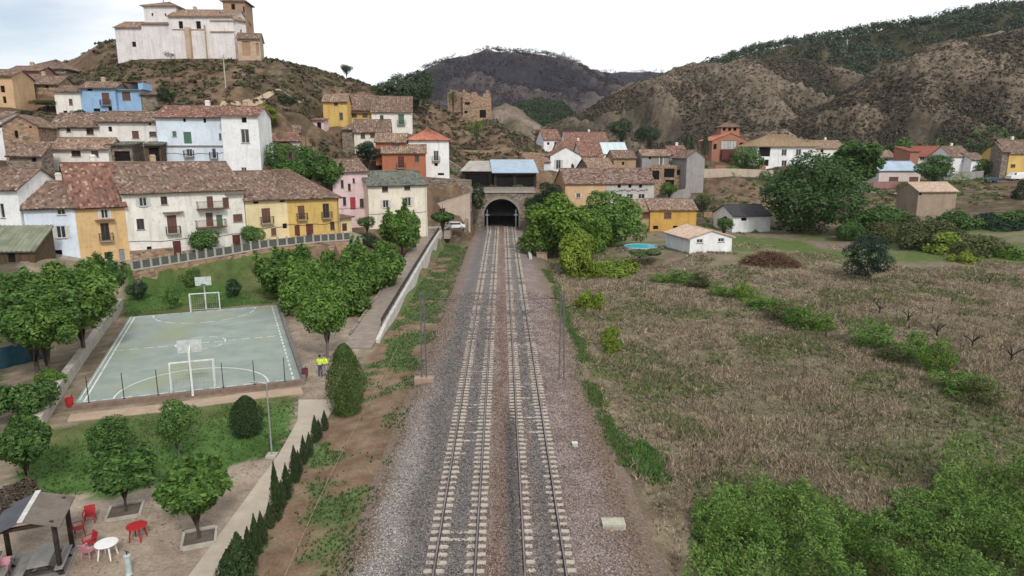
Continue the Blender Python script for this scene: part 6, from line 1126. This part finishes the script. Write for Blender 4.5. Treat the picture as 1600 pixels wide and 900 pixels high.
for i, (px, Y, t, b, w_, lf) in enumerate(((1345, 140, 330, 362, 60, 'mulberry'), (1385, 138, 318, 356, 66, 'mulberry'), (1420, 134, 330, 372, 62, 'olive'), (1462, 130, 338, 382, 70, 'olive'), (1505, 140, 325, 366, 64, 'mulberry'), (1548, 138, 328, 368, 60, 'bluegreen'), (1592, 136, 322, 366, 64, 'mulberry'), (1440, 118, 352, 392, 66, 'olive'), (1490, 114, 358, 400, 74, 'lime'), (1535, 110, 362, 408, 70, 'olive'), (1578, 108, 378, 430, 76, 'bright'), (1510, 104, 390, 424, 40, 'lime'), (1380, 128, 346, 376, 50, 'olive'), (1325, 130, 345, 372, 40, 'mulberry'))):
    tree('shrub', px, Y, t - 16, b + 10, w_ * 1.3, {'mulberry': 'dark green', 'olive': 'olive coloured', 'lime': 'yellow green', 'bright': 'bright green', 'bluegreen': 'blue green'}[lf] + ' shrub in the overgrown hedge belt below the block hut', cat='shrub', group='overgrown hedge belt', leaf=lf, n=5000, size=.055)
# green strips in the field
for i, (px, Y, w_, hpx) in enumerate(((1030, 95, 46, 16), (1062, 92, 50, 18), (1095, 89, 50, 18), (1130, 84, 54, 22), (1165, 80, 56, 24), (1195, 76, 60, 26), (1225, 72, 62, 26), (1255, 69, 66, 30), (1285, 66, 64, 30), (1360, 61, 62, 34), (1395, 58, 56, 30), (1430, 56, 74, 38), (1465, 53, 78, 40), (1500, 50, 72, 38), (1535, 48, 64, 34))):
    Y += ((i * 5) % 7 - 3) * .45; p = at(px, 450, Y); z = lz(p.x, p.y); g = CAM.z - z; row = 450 + FPX * math.tan(math.atan2(g, Y) - PITCH); tree('gshrub', px, Y, row - hpx * (.9 + .55 * ((i * 7) % 5) / 4), row + hpx * .4, w_ * (.75 + .5 * ((i * 3) % 4) / 3), 'low ' + ('bright green', 'deep green', 'dull olive', 'deep green')[i % 4] + ' bramble bush in the strip dividing the field', cat='bramble bush', group='bramble strip across the field', name='bramble_bush', leaf=('bright', 'plane', 'olive', 'plane')[i % 4], shape='loose', trunk=False, n=3600, size=.05)
# hill trees
for px, Y, t, b, w_, k, lab in ((541, 187, 97, 119, 20, 'pine', 'lone small pine on the skyline of the church hill'), (628, 186, 108, 190, 78, 'pine', 'pine at the head of the dark pine group above the yellow houses'), (651, 192, 96, 184, 58, 'pine', 'tallest pine behind the yellow houses'), (604, 190, 118, 180, 52, 'pine', 'shorter pine at the outer edge of the pine group'), (745, 186, 184, 216, 30, 'round', 'round tree on the terrace below the brick ruin on the slope'), (708, 202, 138, 168, 18, 'round', 'small olive tree beside the brick ruin on the slope'),
                                (258, 134, 136, 164, 32, 'dshrub', 'dark bush beside the light blue terrace house'), (450, 142, 146, 168, 34, 'dshrub', 'dark bush beside the pale track on the slope'), (415, 138, 162, 190, 40, 'lime', 'yellow green bush above the white tower house'), (575, 143, 220, 252, 44, 'round', 'grey green tree in front of the small cream house'), (972, 262, 180, 226, 46, 'pine', 'pine at the foot of the brown hill beside its twin'), (1015, 258, 190, 232, 46, 'pine', 'broad pine at the foot of the brown hill above the grey ruins'),
                                (438, 116, 222, 276, 60, 'darkround', 'dark tree beside the white tower house'), (480, 122, 224, 284, 70, 'darkround', 'dense tree behind the golden yellow house'), (512, 118, 246, 296, 50, 'mulberry', 'leafy tree behind the roof of the golden yellow house'), (455, 112, 245, 290, 60, 'mulberry', 'leafy tree over the ridge of the golden yellow house'), (1306, 330, 138, 154, 20, 'dshrub', 'lone dark oak on the brown hillside'), (42, 120, 172, 182, 30, 'dshrub', 'dark scrub behind the stone gable'), (72, 138, 150, 166, 40, 'shrub', 'greyish shrub uphill of the off white house'), (122, 132, 170, 182, 22, 'dshrub', 'green bush against the off white house'), (265, 168, 80, 92, 20, 'dshrub', 'small dark bush against the church wall')):
    tree(k, px, Y, t, b, w_, lab, cat='bush' if k in ('dshrub', 'lime', 'shrub') else 'tree', trunk=k not in ('dshrub', 'shrub'), leaf='bluegreen' if px == 575 else ('olive' if px == 708 else None), n=1600 if Y > 150 and k != 'pine' else None)
for px, Y, t, b, w_ in ((1073, 225, 207, 236, 9), (1081, 226, 212, 236, 7), (1102, 222, 204, 242, 13)): tree('cypress', px, Y, t, b, w_ * 1.25, 'dark columnar cypress beside the red brick chapel', cat='cypress', group='cypresses by the chapel', n=1400)
for i, px in enumerate((716, 727, 760, 772, 785, 798, 811, 824, 836)): tree('dshrub', px, 192 + i * .8, 219 + i * .7, 231 + i * 1.0, 12, 'small rounded tree in the row along the stone terrace', group='young trees on the terrace', n=700, leaf='mulberry')
for px, Y, t, b, w_, lf, lab in ((1046, 174, 284, 306, 32, 'plane', 'leafy tree in front of the grey yard wall'), (1138, 198, 260, 286, 42, 'plane', 'rounded tree over the rust red garden wall'), (1196, 196, 262, 300, 40, 'mulberry', 'dark tree at the end of the buff retaining wall'), (1292, 176, 268, 302, 44, 'plane', 'pale tree behind the huge dense tree'), (1412, 172, 286, 306, 28, 'bright', 'small fresh green tree beside the pale lane'),
                               (1100, 170, 300, 326, 30, 'olive', 'olive tree beside the slate blue container'), (895, 176, 262, 284, 24, 'mulberry', 'small tree beside the orange house gable'), (700, 160, 262, 286, 30, 'mulberry', 'bush on the stone terrace beside the sheet roofed shed'), (810, 158.5, 287, 300, 26, 'mulberry', 'low bush growing behind the tunnel parapet'), (768, 158.5, 288, 300, 22, 'olive', 'dry bush growing behind the tunnel parapet'), (1540, 205, 250, 276, 34, 'mulberry', 'tree between the narrow white house and the stone barn')):
    tree('round', px, Y, t, b, w_, lab, leaf=lf, n=3500, size=.07)
# leafless vines in the field
def bare(px, py, hh, i):
    p = G(px, py, -.5); r = empty('bare_tree', (p.x, p.y, lz(p.x, p.y))); tag(r, 'gnarled leafless little fruit tree in the dry field', 'bare tree', 'leafless fruit trees in the field'); rr = random.Random(i + 5); m = MB(); f = Vector((rr.uniform(-.1, .1), 0, hh * .35)); m.tube((0, 0, -.1), f, .09, .075, 6); m.build('trunk', mat('bark_black', (.035, .03, .026), None, 4, .9), r)
    for k in range(6):
        a = k * 1.05 + rr.uniform(-.3, .3); q = f + Vector((math.cos(a) * hh * .55, math.sin(a) * hh * .55, hh * rr.uniform(.3, .65))); m = MB(); mid = f.lerp(q, .5) + Vector((0, 0, .12)); m.tube(f, mid, .05, .035, 5); m.tube(mid, q, .035, .012, 5)
        for j in range(3): m.tube(mid.lerp(q, j / 3), mid.lerp(q, j / 3) + Vector((rr.uniform(-.4, .4), rr.uniform(-.4, .4), rr.uniform(.15, .5))), .015, .006, 4)
        m.build('branch', mat('bark_black', (.035, .03, .026)), r)
for i, (px, py, hh) in enumerate(((1374, 488, 1.3), (1418, 502, 1.5), (1464, 524, 1.7), (1520, 540, 1.7), (1580, 562, 1.9), (1448, 548, 1.0), (1545, 447, 1.3))): bare(px, py, hh, i)
# ---------------------------------------------------------------- what nobody could count
def scatter_z(x, y): return land(x, y)
def blades(x, y, z, col, h, lean, w_, rg, per=4):
    """tufts: per pointed blades from every point"""
    n = len(x); X = np.repeat(x, per); Y = np.repeat(y, per); Z = np.repeat(z, per); Hh = np.repeat(h, per) * rg.uniform(.55, 1.25, n*per); a = rg.uniform(0, 2*math.pi, n*per); l = lean * rg.uniform(.2, 1.0, n*per) * Hh; ww = w_ * rg.uniform(.6, 1.4, n*per) * np.repeat(np.ones(n), per); b = rg.uniform(0, math.pi, n*per)
    o = rg.normal(0, .12, (n*per, 2)) * np.repeat(h, per)[:, None] * 1.2; X = X + o[:, 0]; Y = Y + o[:, 1]
    V = np.stack([np.stack([X - np.cos(b)*ww, Y - np.sin(b)*ww, Z - .03], 1), np.stack([X + np.cos(b)*ww, Y + np.sin(b)*ww, Z - .03], 1), np.stack([X + np.cos(a)*l, Y + np.sin(a)*l, Z + Hh], 1)], 1).reshape(-1, 3)
    return V, np.arange(3*n*per).reshape(-1, 3), np.repeat(np.repeat(col, per, 0), 3, 0)
m_blade = vcol('dry_blades', isl=.45, transl=.25)
rg = np.random.default_rng(5)
TH = gp([(1055, 905), (1075, 830), (1130, 790), (1200, 765), (1290, 785), (1350, 792), (1420, 765), (1500, 735), (1605, 740), (1800, 760), (2100, 1000), (1900, 1300), (1050, 1300)], -.6)
# the dry field
n = 150000; y = 17 + (rg.random(n) ** 1.45) * 108; x = 7.6 + rg.random(n) * (18 + y * .72); pp = vnoise(x, y, .3, 4, 21); k = rg.random(n) < .35 + sstep(.35, .6, pp) * .65; x, y = x[k], y[k]; pp = pp[k]
k = ~in_poly(x, y, TH); x, y, pp = x[k], y[k], pp[k]
k = ~((x > 12) & (y > 100) & (vnoise(x, y, .2, 2, 3) > .5)); x, y, pp = x[k], y[k], pp[k]; n = len(x)
pal = np.array([(.42, .335, .235), (.34, .265, .19), (.25, .185, .14), (.50, .42, .30), (.15, .118, .09), (.15, .175, .07)]); ci = rg.choice(6, n, p=(.26, .25, .17, .13, .11, .08)); gk = vnoise(x, y, .22, 4, 8) > .57; ci = np.where(gk & (rg.random(n) < .6), 5, ci); col = pal[ci]
hh = (.14 + .26 * sstep(.35, .7, pp)) * rg.uniform(.6, 1.3, n); dist = y
V, F, C = blades(x, y, scatter_z(x, y), col, hh, .8, .012 + 0 * .01, rg, 4) if False else blades(x, y, scatter_z(x, y), col, hh, 1.5, np.repeat(.012 + dist * .0005, 4), rg, 4)
o = np_obj('dry_grass', V, F, m_blade, col=C); tag(o, 'pale brown dry grass and weeds covering the field', 'grass', kind='stuff')
# tall dead stalks
n = 1500; y = 22 + rg.random(n) ** 1.2 * 70; x = 9 + rg.random(n) * (14 + y * .68); V, F, C = blades(x, y, scatter_z(x, y), np.tile((.06, .05, .036), (n, 1)), np.full(n, 1.0), .35, np.full(n * 3, .022), rg, 3); o = np_obj('dead_stalks', V, F, m_blade, col=C); tag(o, 'thin dark dead stalks standing in the dry field', 'weeds', kind='stuff')
# green weeds along both edges of the ballast and on the embankment
def weeds(name, label, x, y, col, h, per=6, w_=.03): V, F, C = blades(x, y, np.maximum(scatter_z(x, y), np.where(np.abs(x) < 8, bed_z(x, y), -9)), col, h, .8, np.full(len(x) * per, w_), rg, per); o = np_obj(name, V, F, m_blade, col=C); tag(o, label, 'weeds', kind='stuff')
n = 16000; x = rg.uniform(-11.3, -6.4, n); y = 18 + rg.random(n) ** 1.2 * 112; d = vnoise(x, y, .4, 4, 9) + .12 * sstep(60, 90, y); k = d > .52 + rg.normal(0, .035, n); x, y = x[k], y[k]; n = len(x); col = np.array([(.06, .13, .035), (.09, .16, .05), (.15, .15, .07), (.045, .09, .03)])[rg.integers(0, 4, n)]; weeds('embankment_weeds', 'patchy green weeds on the reddish embankment', x, y, col, rg.uniform(.05, .17, n), per=7, w_=.03)
n = 7500; y = 36 + rg.random(n) ** 1.1 * 66; x = 7.35 + rg.normal(0, .38, n) + .3 * np.sin(y * .23); k = vnoise(x, y, .45, 3, 2) > .38 + rg.normal(0, .08, n); x, y = x[k], y[k]; n = len(x); weeds('trackside_weeds', 'strip of fresh green weeds along the field edge of the ballast', x, y, np.array([(.09, .18, .05), (.14, .23, .07), (.07, .13, .045), (.19, .20, .09)])[rg.integers(0, 4, n)], rg.uniform(.08, .26, n), w_=.035)
n = 420; c0 = G(1010, 722, -.8); x = rg.normal(c0.x, .5, n); y = rg.normal(c0.y, 1.2, n); weeds('trackside_weeds', 'bright green weed patch between the ballast and the dry field', x, y, np.array([(.07, .16, .035), (.12, .22, .06)])[rg.integers(0, 2, n)], rg.uniform(.2, .45, n), w_=.06)
# lawn
n = 42000; x = rg.uniform(-52, -13.5, n); y = rg.uniform(20, 86, n); k = in_poly(x, y, LAWN_S) | in_poly(x, y, LAWN_N); k &= ~in_poly(x, y, COURT); x, y = x[k], y[k]; n = len(x); k = vnoise(x, y, .12, 4, 1) < .60 + rg.normal(0, .03, n); x, y = x[k], y[k]; n = len(x)
V, F, C = blades(x, y, scatter_z(x, y), np.array([(.06, .13, .028), (.085, .16, .036), (.05, .10, .024), (.13, .16, .06)])[rg.integers(0, 4, n)], rg.uniform(.06, .16, n), .9, np.full(n * 5, .03), rg, 5); o = np_obj('lawn_grass', V, F, m_blade, col=C); tag(o, 'short green lawn grass around the sports court', 'grass', kind='stuff')
# fallen leaves and litter
n = 9000; x = rg.uniform(-46, -12.2, n); y = rg.uniform(16, 80, n); k = (in_poly(x, y, PLAZA) | in_poly(x, y, LAWN_S)) & ~in_poly(x, y, COURT) & (vnoise(x, y, .25, 3, 51) > .42); x, y = x[k], y[k]; n = len(x); P = np.stack([x, y, land(x, y) + .02 + .06 * (x > -15)], 1); V, F = leaves(P, np.tile((0, 0, 1.0), (n, 1)), .07, rg, up=1.5, wild=.4); o = np_obj('leaf_litter', V, F, leafmat('leaf_litter', (.06, .038, .02), (.26, .19, .09), .05)); tag(o, 'fallen brown leaves scattered over the park square and lawn', 'leaf litter', kind='stuff')
# ballast stones
n = 75000; y = 21 + rg.random(n) ** 1.5 * 62; x = rg.uniform(-6.6, 6.6, n); s = rg.uniform(.026, .058, n) * (1 + (y - 21) * .008); z = bed_z(x, y)
oc = np.array([(1,0,0),(-1,0,0),(0,1,0),(0,-1,0),(0,0,1),(0,0,-.6)], float); of = np.array([(0,2,4),(2,1,4),(1,3,4),(3,0,4),(2,0,5),(1,2,5),(3,1,5),(0,3,5)])
V = oc[None] * (s[:, None] * rg.uniform(.7, 1.3, (n, 6)))[:, :, None]; a = rg.uniform(0, 6.28, n); ca, sa = np.cos(a)[:, None], np.sin(a)[:, None]; V = np.stack([V[..., 0]*ca - V[..., 1]*sa, V[..., 0]*sa + V[..., 1]*ca, V[..., 2] * .8], -1) + np.stack([x, y, z + s * .25], 1)[:, None]
F = (of[None] + 6 * np.arange(n)[:, None, None]).reshape(-1, 3); cl = bed_col(x, y) * (.45 + 1.35 * rg.random(n) ** 1.5)[:, None] * (1 + rg.normal(0, .05, (n, 3))); o = np_obj('ballast_stones', V.reshape(-1, 3), F, vcol('stone_bits', rough=.9), col=np.repeat(np.clip(cl, .02, .7), 6, 0)); tag(o, 'loose grey and pinkish ballast stones along the tracks', 'stones', kind='stuff')
# the bramble thicket
_ = gp([(1055, 905), (1075, 830), (1130, 790), (1200, 765), (1290, 785), (1350, 792), (1420, 765), (1500, 735), (1605, 740), (1800, 760), (2100, 1000), (1900, 1300), (1050, 1300)], -.6)
n = 430000; tx = [p[0] for p in TH]; ty = [p[1] for p in TH]; x = rg.uniform(min(tx), min(max(tx), 50), n); y = rg.uniform(max(8, min(ty)), max(ty), n); jx = x + (vnoise(x, y, .6, 3, 5) - .5) * 3; jy = y + (vnoise(x, y, .6, 3, 6) - .5) * 3; k = in_poly(jx, jy, TH); x, y = x[k], y[k]
top = .2 + 1.7 * sstep(.3, .72, vnoise(x, y, .30, 3, 31)) * (.25 + 1.5 * sstep(.25, .75, vnoise(x, y, .85, 3, 32))); kk = rg.random(len(x)) < .5 + .7 * sstep(.38, .52, vnoise(x, y, 1.1, 3, 33)); x, y, top = x[kk], y[kk], top[kk]; f = rg.random(len(x)) ** .42; n = len(x); P = np.stack([x, y, land(x, y) + top * f], 1); ep = .25; gxn = (sstep(.3, .7, vnoise(x + ep, y, .30, 3, 31)) - sstep(.3, .7, vnoise(x - ep, y, .30, 3, 31))) * 4; gyn = (sstep(.3, .7, vnoise(x, y + ep, .30, 3, 31)) - sstep(.3, .7, vnoise(x, y - ep, .30, 3, 31))) * 4
Nn = np.stack([-gxn, -gyn, np.full(n, 1.0)], 1); V, F = leaves(P, Nn, .074, rg, up=.2, wild=.9); o = np_obj('bramble_thicket', V, F, leafmat('leaf_thicket', (.026, .066, .013), (.23, .37, .075))); tag(o, 'dense fresh green bramble thicket at the corner of the field', 'thicket', kind='stuff')
# woolly tussocks of dead weeds
n = 17000; y = 18 + rg.random(n) ** 1.35 * 96; x = 8.2 + rg.random(n) * (16 + y * .70); k = ~in_poly(x, y, TH) & (vnoise(x, y, .3, 3, 41) > .36) & ~((x > 12) & (y > 100) & (vnoise(x, y, .2, 2, 3) > .5)); x, y = x[k], y[k]; n = len(x); s = rg.uniform(.12, .42, n)
d = sph(rg, n * 12); d[:, 2] = np.abs(d[:, 2]) * .9 - .1; Q_ = np.repeat(np.stack([x, y, land(x, y)], 1), 12, 0) + d * np.repeat(s, 12)[:, None] * rg.uniform(.5, 1.1, n * 12)[:, None]; V, F = leaves(Q_, d, np.repeat(.09 + y * .0008, 12), rg, up=.5, wild=1.2, aspect=.3); o = np_obj('dead_weeds', V, F, LEAF['straw']); tag(o, 'woolly tussocks of dead weeds in the dry field', 'weeds', kind='stuff')
# green and olive weeds spreading into the field
n = 26000; y = 18 + rg.random(n) ** 1.2 * 82; x = 8 + rg.random(n) * (16 + y * .70); d = vnoise(x, y, .22, 4, 8) + .22 * np.exp(-((x - 33) / 11) ** 2 - ((y - 44) / 9) ** 2); k = ~in_poly(x, y, TH) & (d > .58 + rg.normal(0, .05, n)); x, y = x[k], y[k]; n = len(x)
V, F, C = blades(x, y, scatter_z(x, y), np.array([(.11, .17, .05), (.15, .19, .07), (.08, .12, .045), (.20, .19, .10)])[rg.integers(0, 4, n)], rg.uniform(.12, .38, n), 1.2, np.repeat(.016 + y * .0005, 6), rg, 6); o = np_obj('field_weeds', V, F, m_blade, col=C); tag(o, 'olive green weeds growing through the dry field', 'weeds', kind='stuff')
# brushwood pile
p = G(1208, 424, -.4); n = 2600; a = rg.uniform(0, 6.28, n); rr = np.sqrt(rg.random(n)); x = p.x + rr*np.cos(a)*4.6; y = p.y + 1 + rr*np.sin(a)*2.2; hh = (1 - rr**2) * 1.9; z = land(x, y) + hh * rg.random(n) ** .4; d = rg.normal(0, 1, (n, 3)); d[:, 2] *= .35; d /= np.linalg.norm(d, axis=1)[:, None]; q = np.stack([x, y, z], 1); w_ = np.cross(d, rg.normal(0, 1, (n, 3))); w_ /= np.linalg.norm(w_, axis=1)[:, None]; w_ *= .035; d *= .75
V = np.stack([q - d - w_, q - d + w_, q + d + w_*.5, q + d - w_*.5], 1).reshape(-1, 3); o = np_obj('brushwood_pile', V, np.arange(4*n).reshape(-1, 4), vcol('brush', isl=.5), col=np.tile((.16, .095, .062), (4*n, 1))); tag(o, 'heap of brown cut brushwood in the field', 'brushwood', kind='stuff')
# scrub on the slopes, pines on the ridges
def clumps(name, label, cat, P, rad, ht, leaf, per, size, rgs):
    n = len(P); d = sph(rgs, n * per); d[:, 2] = np.abs(d[:, 2]) * 1.0 - .1; R_ = np.repeat(rad, per); Q_ = np.repeat(P, per, 0) + d * np.stack([R_, R_, np.repeat(ht, per)], 1) * rgs.uniform(.6, 1.05, n * per)[:, None]; V, F = leaves(Q_, d, np.repeat(size * np.asarray(rad), per), rgs, up=.3); o = np_obj(name, V, F, LEAF[leaf]); tag(o, label, cat, kind='stuff'); return o
n = 11000; x = rg.uniform(-130, 45, n); y = rg.uniform(122, 225, n); z = land(x, y); k = (z > 15) & (vnoise(x, y, .10, 3, 14) > .30); x, y, z = x[k], y[k], z[k]
for hd_ in HOUSES:
    q = np.stack([x - hd_['O'].x, y - hd_['O'].y], 1); u = q @ np.array(hd_['ex'].xy); d = q @ np.array(hd_['ey'].xy); k = ~((u > -1) & (u < hd_['W'] + 1) & (d > -1.5) & (d < hd_['D'] + 1)); x, y, z = x[k], y[k], z[k]
s = rg.uniform(.3, .9, len(x)); P = np.stack([x, y, z], 1); h_ = len(x) // 3
clumps('hill_scrub', 'dry brown scrub dotting the church hill', 'scrub', P[:2*h_], s[:2*h_], s[:2*h_] * .7, 'dry', 14, .55, rg); clumps('hill_scrub', 'dull green scrub dotting the church hill', 'scrub', P[2*h_:], s[2*h_:] * 1.1, s[2*h_:] * .8, 'olive', 14, .55, rg)
n = 2600; x = rg.uniform(15, 150, n); y = rg.uniform(140, 275, n); k = (vnoise(x, y, .06, 3, 15) > .44); x, y = x[k], y[k]
for hd_ in HOUSES:
    q = np.stack([x - hd_['O'].x, y - hd_['O'].y], 1); u = q @ np.array(hd_['ex'].xy); d = q @ np.array(hd_['ey'].xy); k = ~((u > -1) & (u < hd_['W'] + 1) & (d > -2.5) & (d < hd_['D'] + 1)); x, y = x[k], y[k]
s = rg.uniform(.3, 1.1, len(x)); P = np.stack([x, y, land(x, y)], 1); h_ = len(x) // 2
clumps('village_scrub', 'green scrub between the houses east of the line', 'scrub', P[:h_], s[:h_], s[:h_] * .8, 'mulberry', 22, .4, rg); clumps('village_scrub', 'dull dry scrub between the houses east of the line', 'scrub', P[h_:], s[h_:], s[h_:] * .6, 'olive', 22, .4, rg)
def on_hill(Vh, n, tmin, tmax, thr=0, sc=.03, seed=1, side=0):
    A_ = Vh[0][..., :3]; nu, nv = A_.shape[:2]; fu = rg.uniform(0, nu - 1.001, n); fv = rg.uniform(tmin / 2, min(tmax, 1.99) / 2, n) * (nv - 1); i, j = fu.astype(int), fv.astype(int); a, b = (fu - i)[:, None], (fv - j)[:, None]; P = (A_[i, j]*(1-a) + A_[i+1, j]*a)*(1-b) + (A_[i, j+1]*(1-a) + A_[i+1, j+1]*a)*b; m_ = vnoise(P[:, 0], P[:, 1], sc, 4, seed) > thr; q_ = Vh[2][i, j] + rg.normal(0, .08, n); md = np.median(Vh[2]); m_ &= (side == 0) | (side * (q_ - md) > 0); return P[m_]
for Vh in (H1, H2):
    P = on_hill(Vh, 42000, .03, 1.02, .30, .05, 3, side=-1); s = rg.uniform(.35, 1.15, len(P)); h_ = len(P) // 2; clumps('hill_scrub', 'dark scrub covering the brown hillside', 'scrub', P[:h_], s[:h_], s[:h_] * .7, 'scrub', 6, .7, rg); clumps('hill_scrub', 'brown scrub covering the brown hillside', 'scrub', P[h_:], s[h_:], s[h_:] * .6, 'dry', 6, .7, rg)
    P = on_hill(Vh, 22000, .02, 1.04, side=1); s = rg.uniform(.3, .8, len(P)); clumps('hill_grass', 'bleached grass tufts on the brown hillside', 'grass', P, s, s * .5, 'straw_dark', 5, .8, rg)
def pines(name, label, P, lo, hi, leaf='wood', per=34): n = len(P); s = rg.uniform(lo, hi, n); P = P.copy(); P[:, 2] += s * .55; o = clumps(name, label, 'wood', P, s * .5, s * .75, leaf, per, .30, rg)
pines('pine_wood', 'pine wood covering the ridge behind the brown hills', on_hill(HW, 5600, .25, 1.12, .16, .02, 4), 3.5, 7.5)
pines('pine_wood', 'green pine plantation in the gap below the burnt hill', on_hill(H4, 1800, .3, 1.1), 2, 4, leaf='pine')
P = on_hill(HB, 5200, .2, .98, .40, .012, 6); pines('burnt_wood', 'charred trees on the dark far hill', P, 3, 6, leaf='burnt', per=14); P = on_hill(HF, 1200, .6, .97, .4, .01, 2); pines('burnt_wood', 'dark trees on the farthest ridge', P, 5, 9, leaf='burnt', per=12)
P = on_hill(H2, 700, .02, .22); pines('valley_trees', 'green scrub and small trees along the foot of the brown hills', P, 1.5, 4.5, leaf='mulberry', per=22)
# pale lane in front of the workshop
ln_ = [at(px, py, Y) for px, py, Y in ((1290, 297, 180), (1330, 297, 180), (1365, 300, 179), (1400, 306, 176), (1430, 314, 170), (1428, 322, 162))]; m = MB(); pts = []
for p, q in zip(ln_, ln_[1:]):
    for i in range(6): pts.append(p.lerp(q, i / 6))
vs = []
for i, p in enumerate(pts): vs += [(p.x, p.y - 1.6, lz(p.x, p.y - 1.6) + .10), (p.x, p.y + 1.6, lz(p.x, p.y + 1.6) + .16)]
m.add(vs, [(2*i, 2*i+2, 2*i+3, 2*i+1) for i in range(len(pts)-1)]); o = m.build('lane', mat('dust_lane', (.42, .35, .28), (.34, .28, .22), .8, .95, .2)); tag(o, kind='structure')
# pale track up the church hill
tr = [at(px, py, Y) for px, py, Y in ((345, 165, 142), (372, 160, 144), (400, 155, 147), (430, 147, 151), (455, 139, 156), (475, 133, 162))]; m = MB(); pts = []
for p, q in zip(tr, tr[1:]):
    for i in range(8): pts.append(p.lerp(q, i / 8))
vs = []
for i, p in enumerate(pts): vs += [(p.x, p.y - .9, lz(p.x, p.y - .9) + .12), (p.x, p.y + .9, lz(p.x, p.y + .9) + .18)]
m.add(vs, [(2*i, 2*i+2, 2*i+3, 2*i+1) for i in range(len(pts)-1)]); o = m.build('track_road', mat('dust_road', (.46, .36, .26), (.38, .29, .20), .8, .95, .3)); tag(o, kind='structure')
# ---------------------------------------------------------------- the air between here and the far hills
m = MB(); m.box(-3600, 3600, -320, 4600, -8, 230); hz = m.build('haze', bpy.data.materials.new('air')); tag(hz, 'faint bluish haze in the valley air', 'haze', kind='stuff')
am = hz.data.materials[0]; am.use_nodes = True; at_ = am.node_tree; at_.nodes.clear(); mo = N(at_, 'ShaderNodeOutputMaterial'); pv_ = N(at_, 'ShaderNodeVolumePrincipled'); pv_.inputs['Color'].default_value = (.86, .91, .99, 1); pv_.inputs['Density'].default_value = .00006; pv_.inputs['Anisotropy'].default_value = .1; L(at_, pv_.outputs[0], mo.inputs['Volume'])
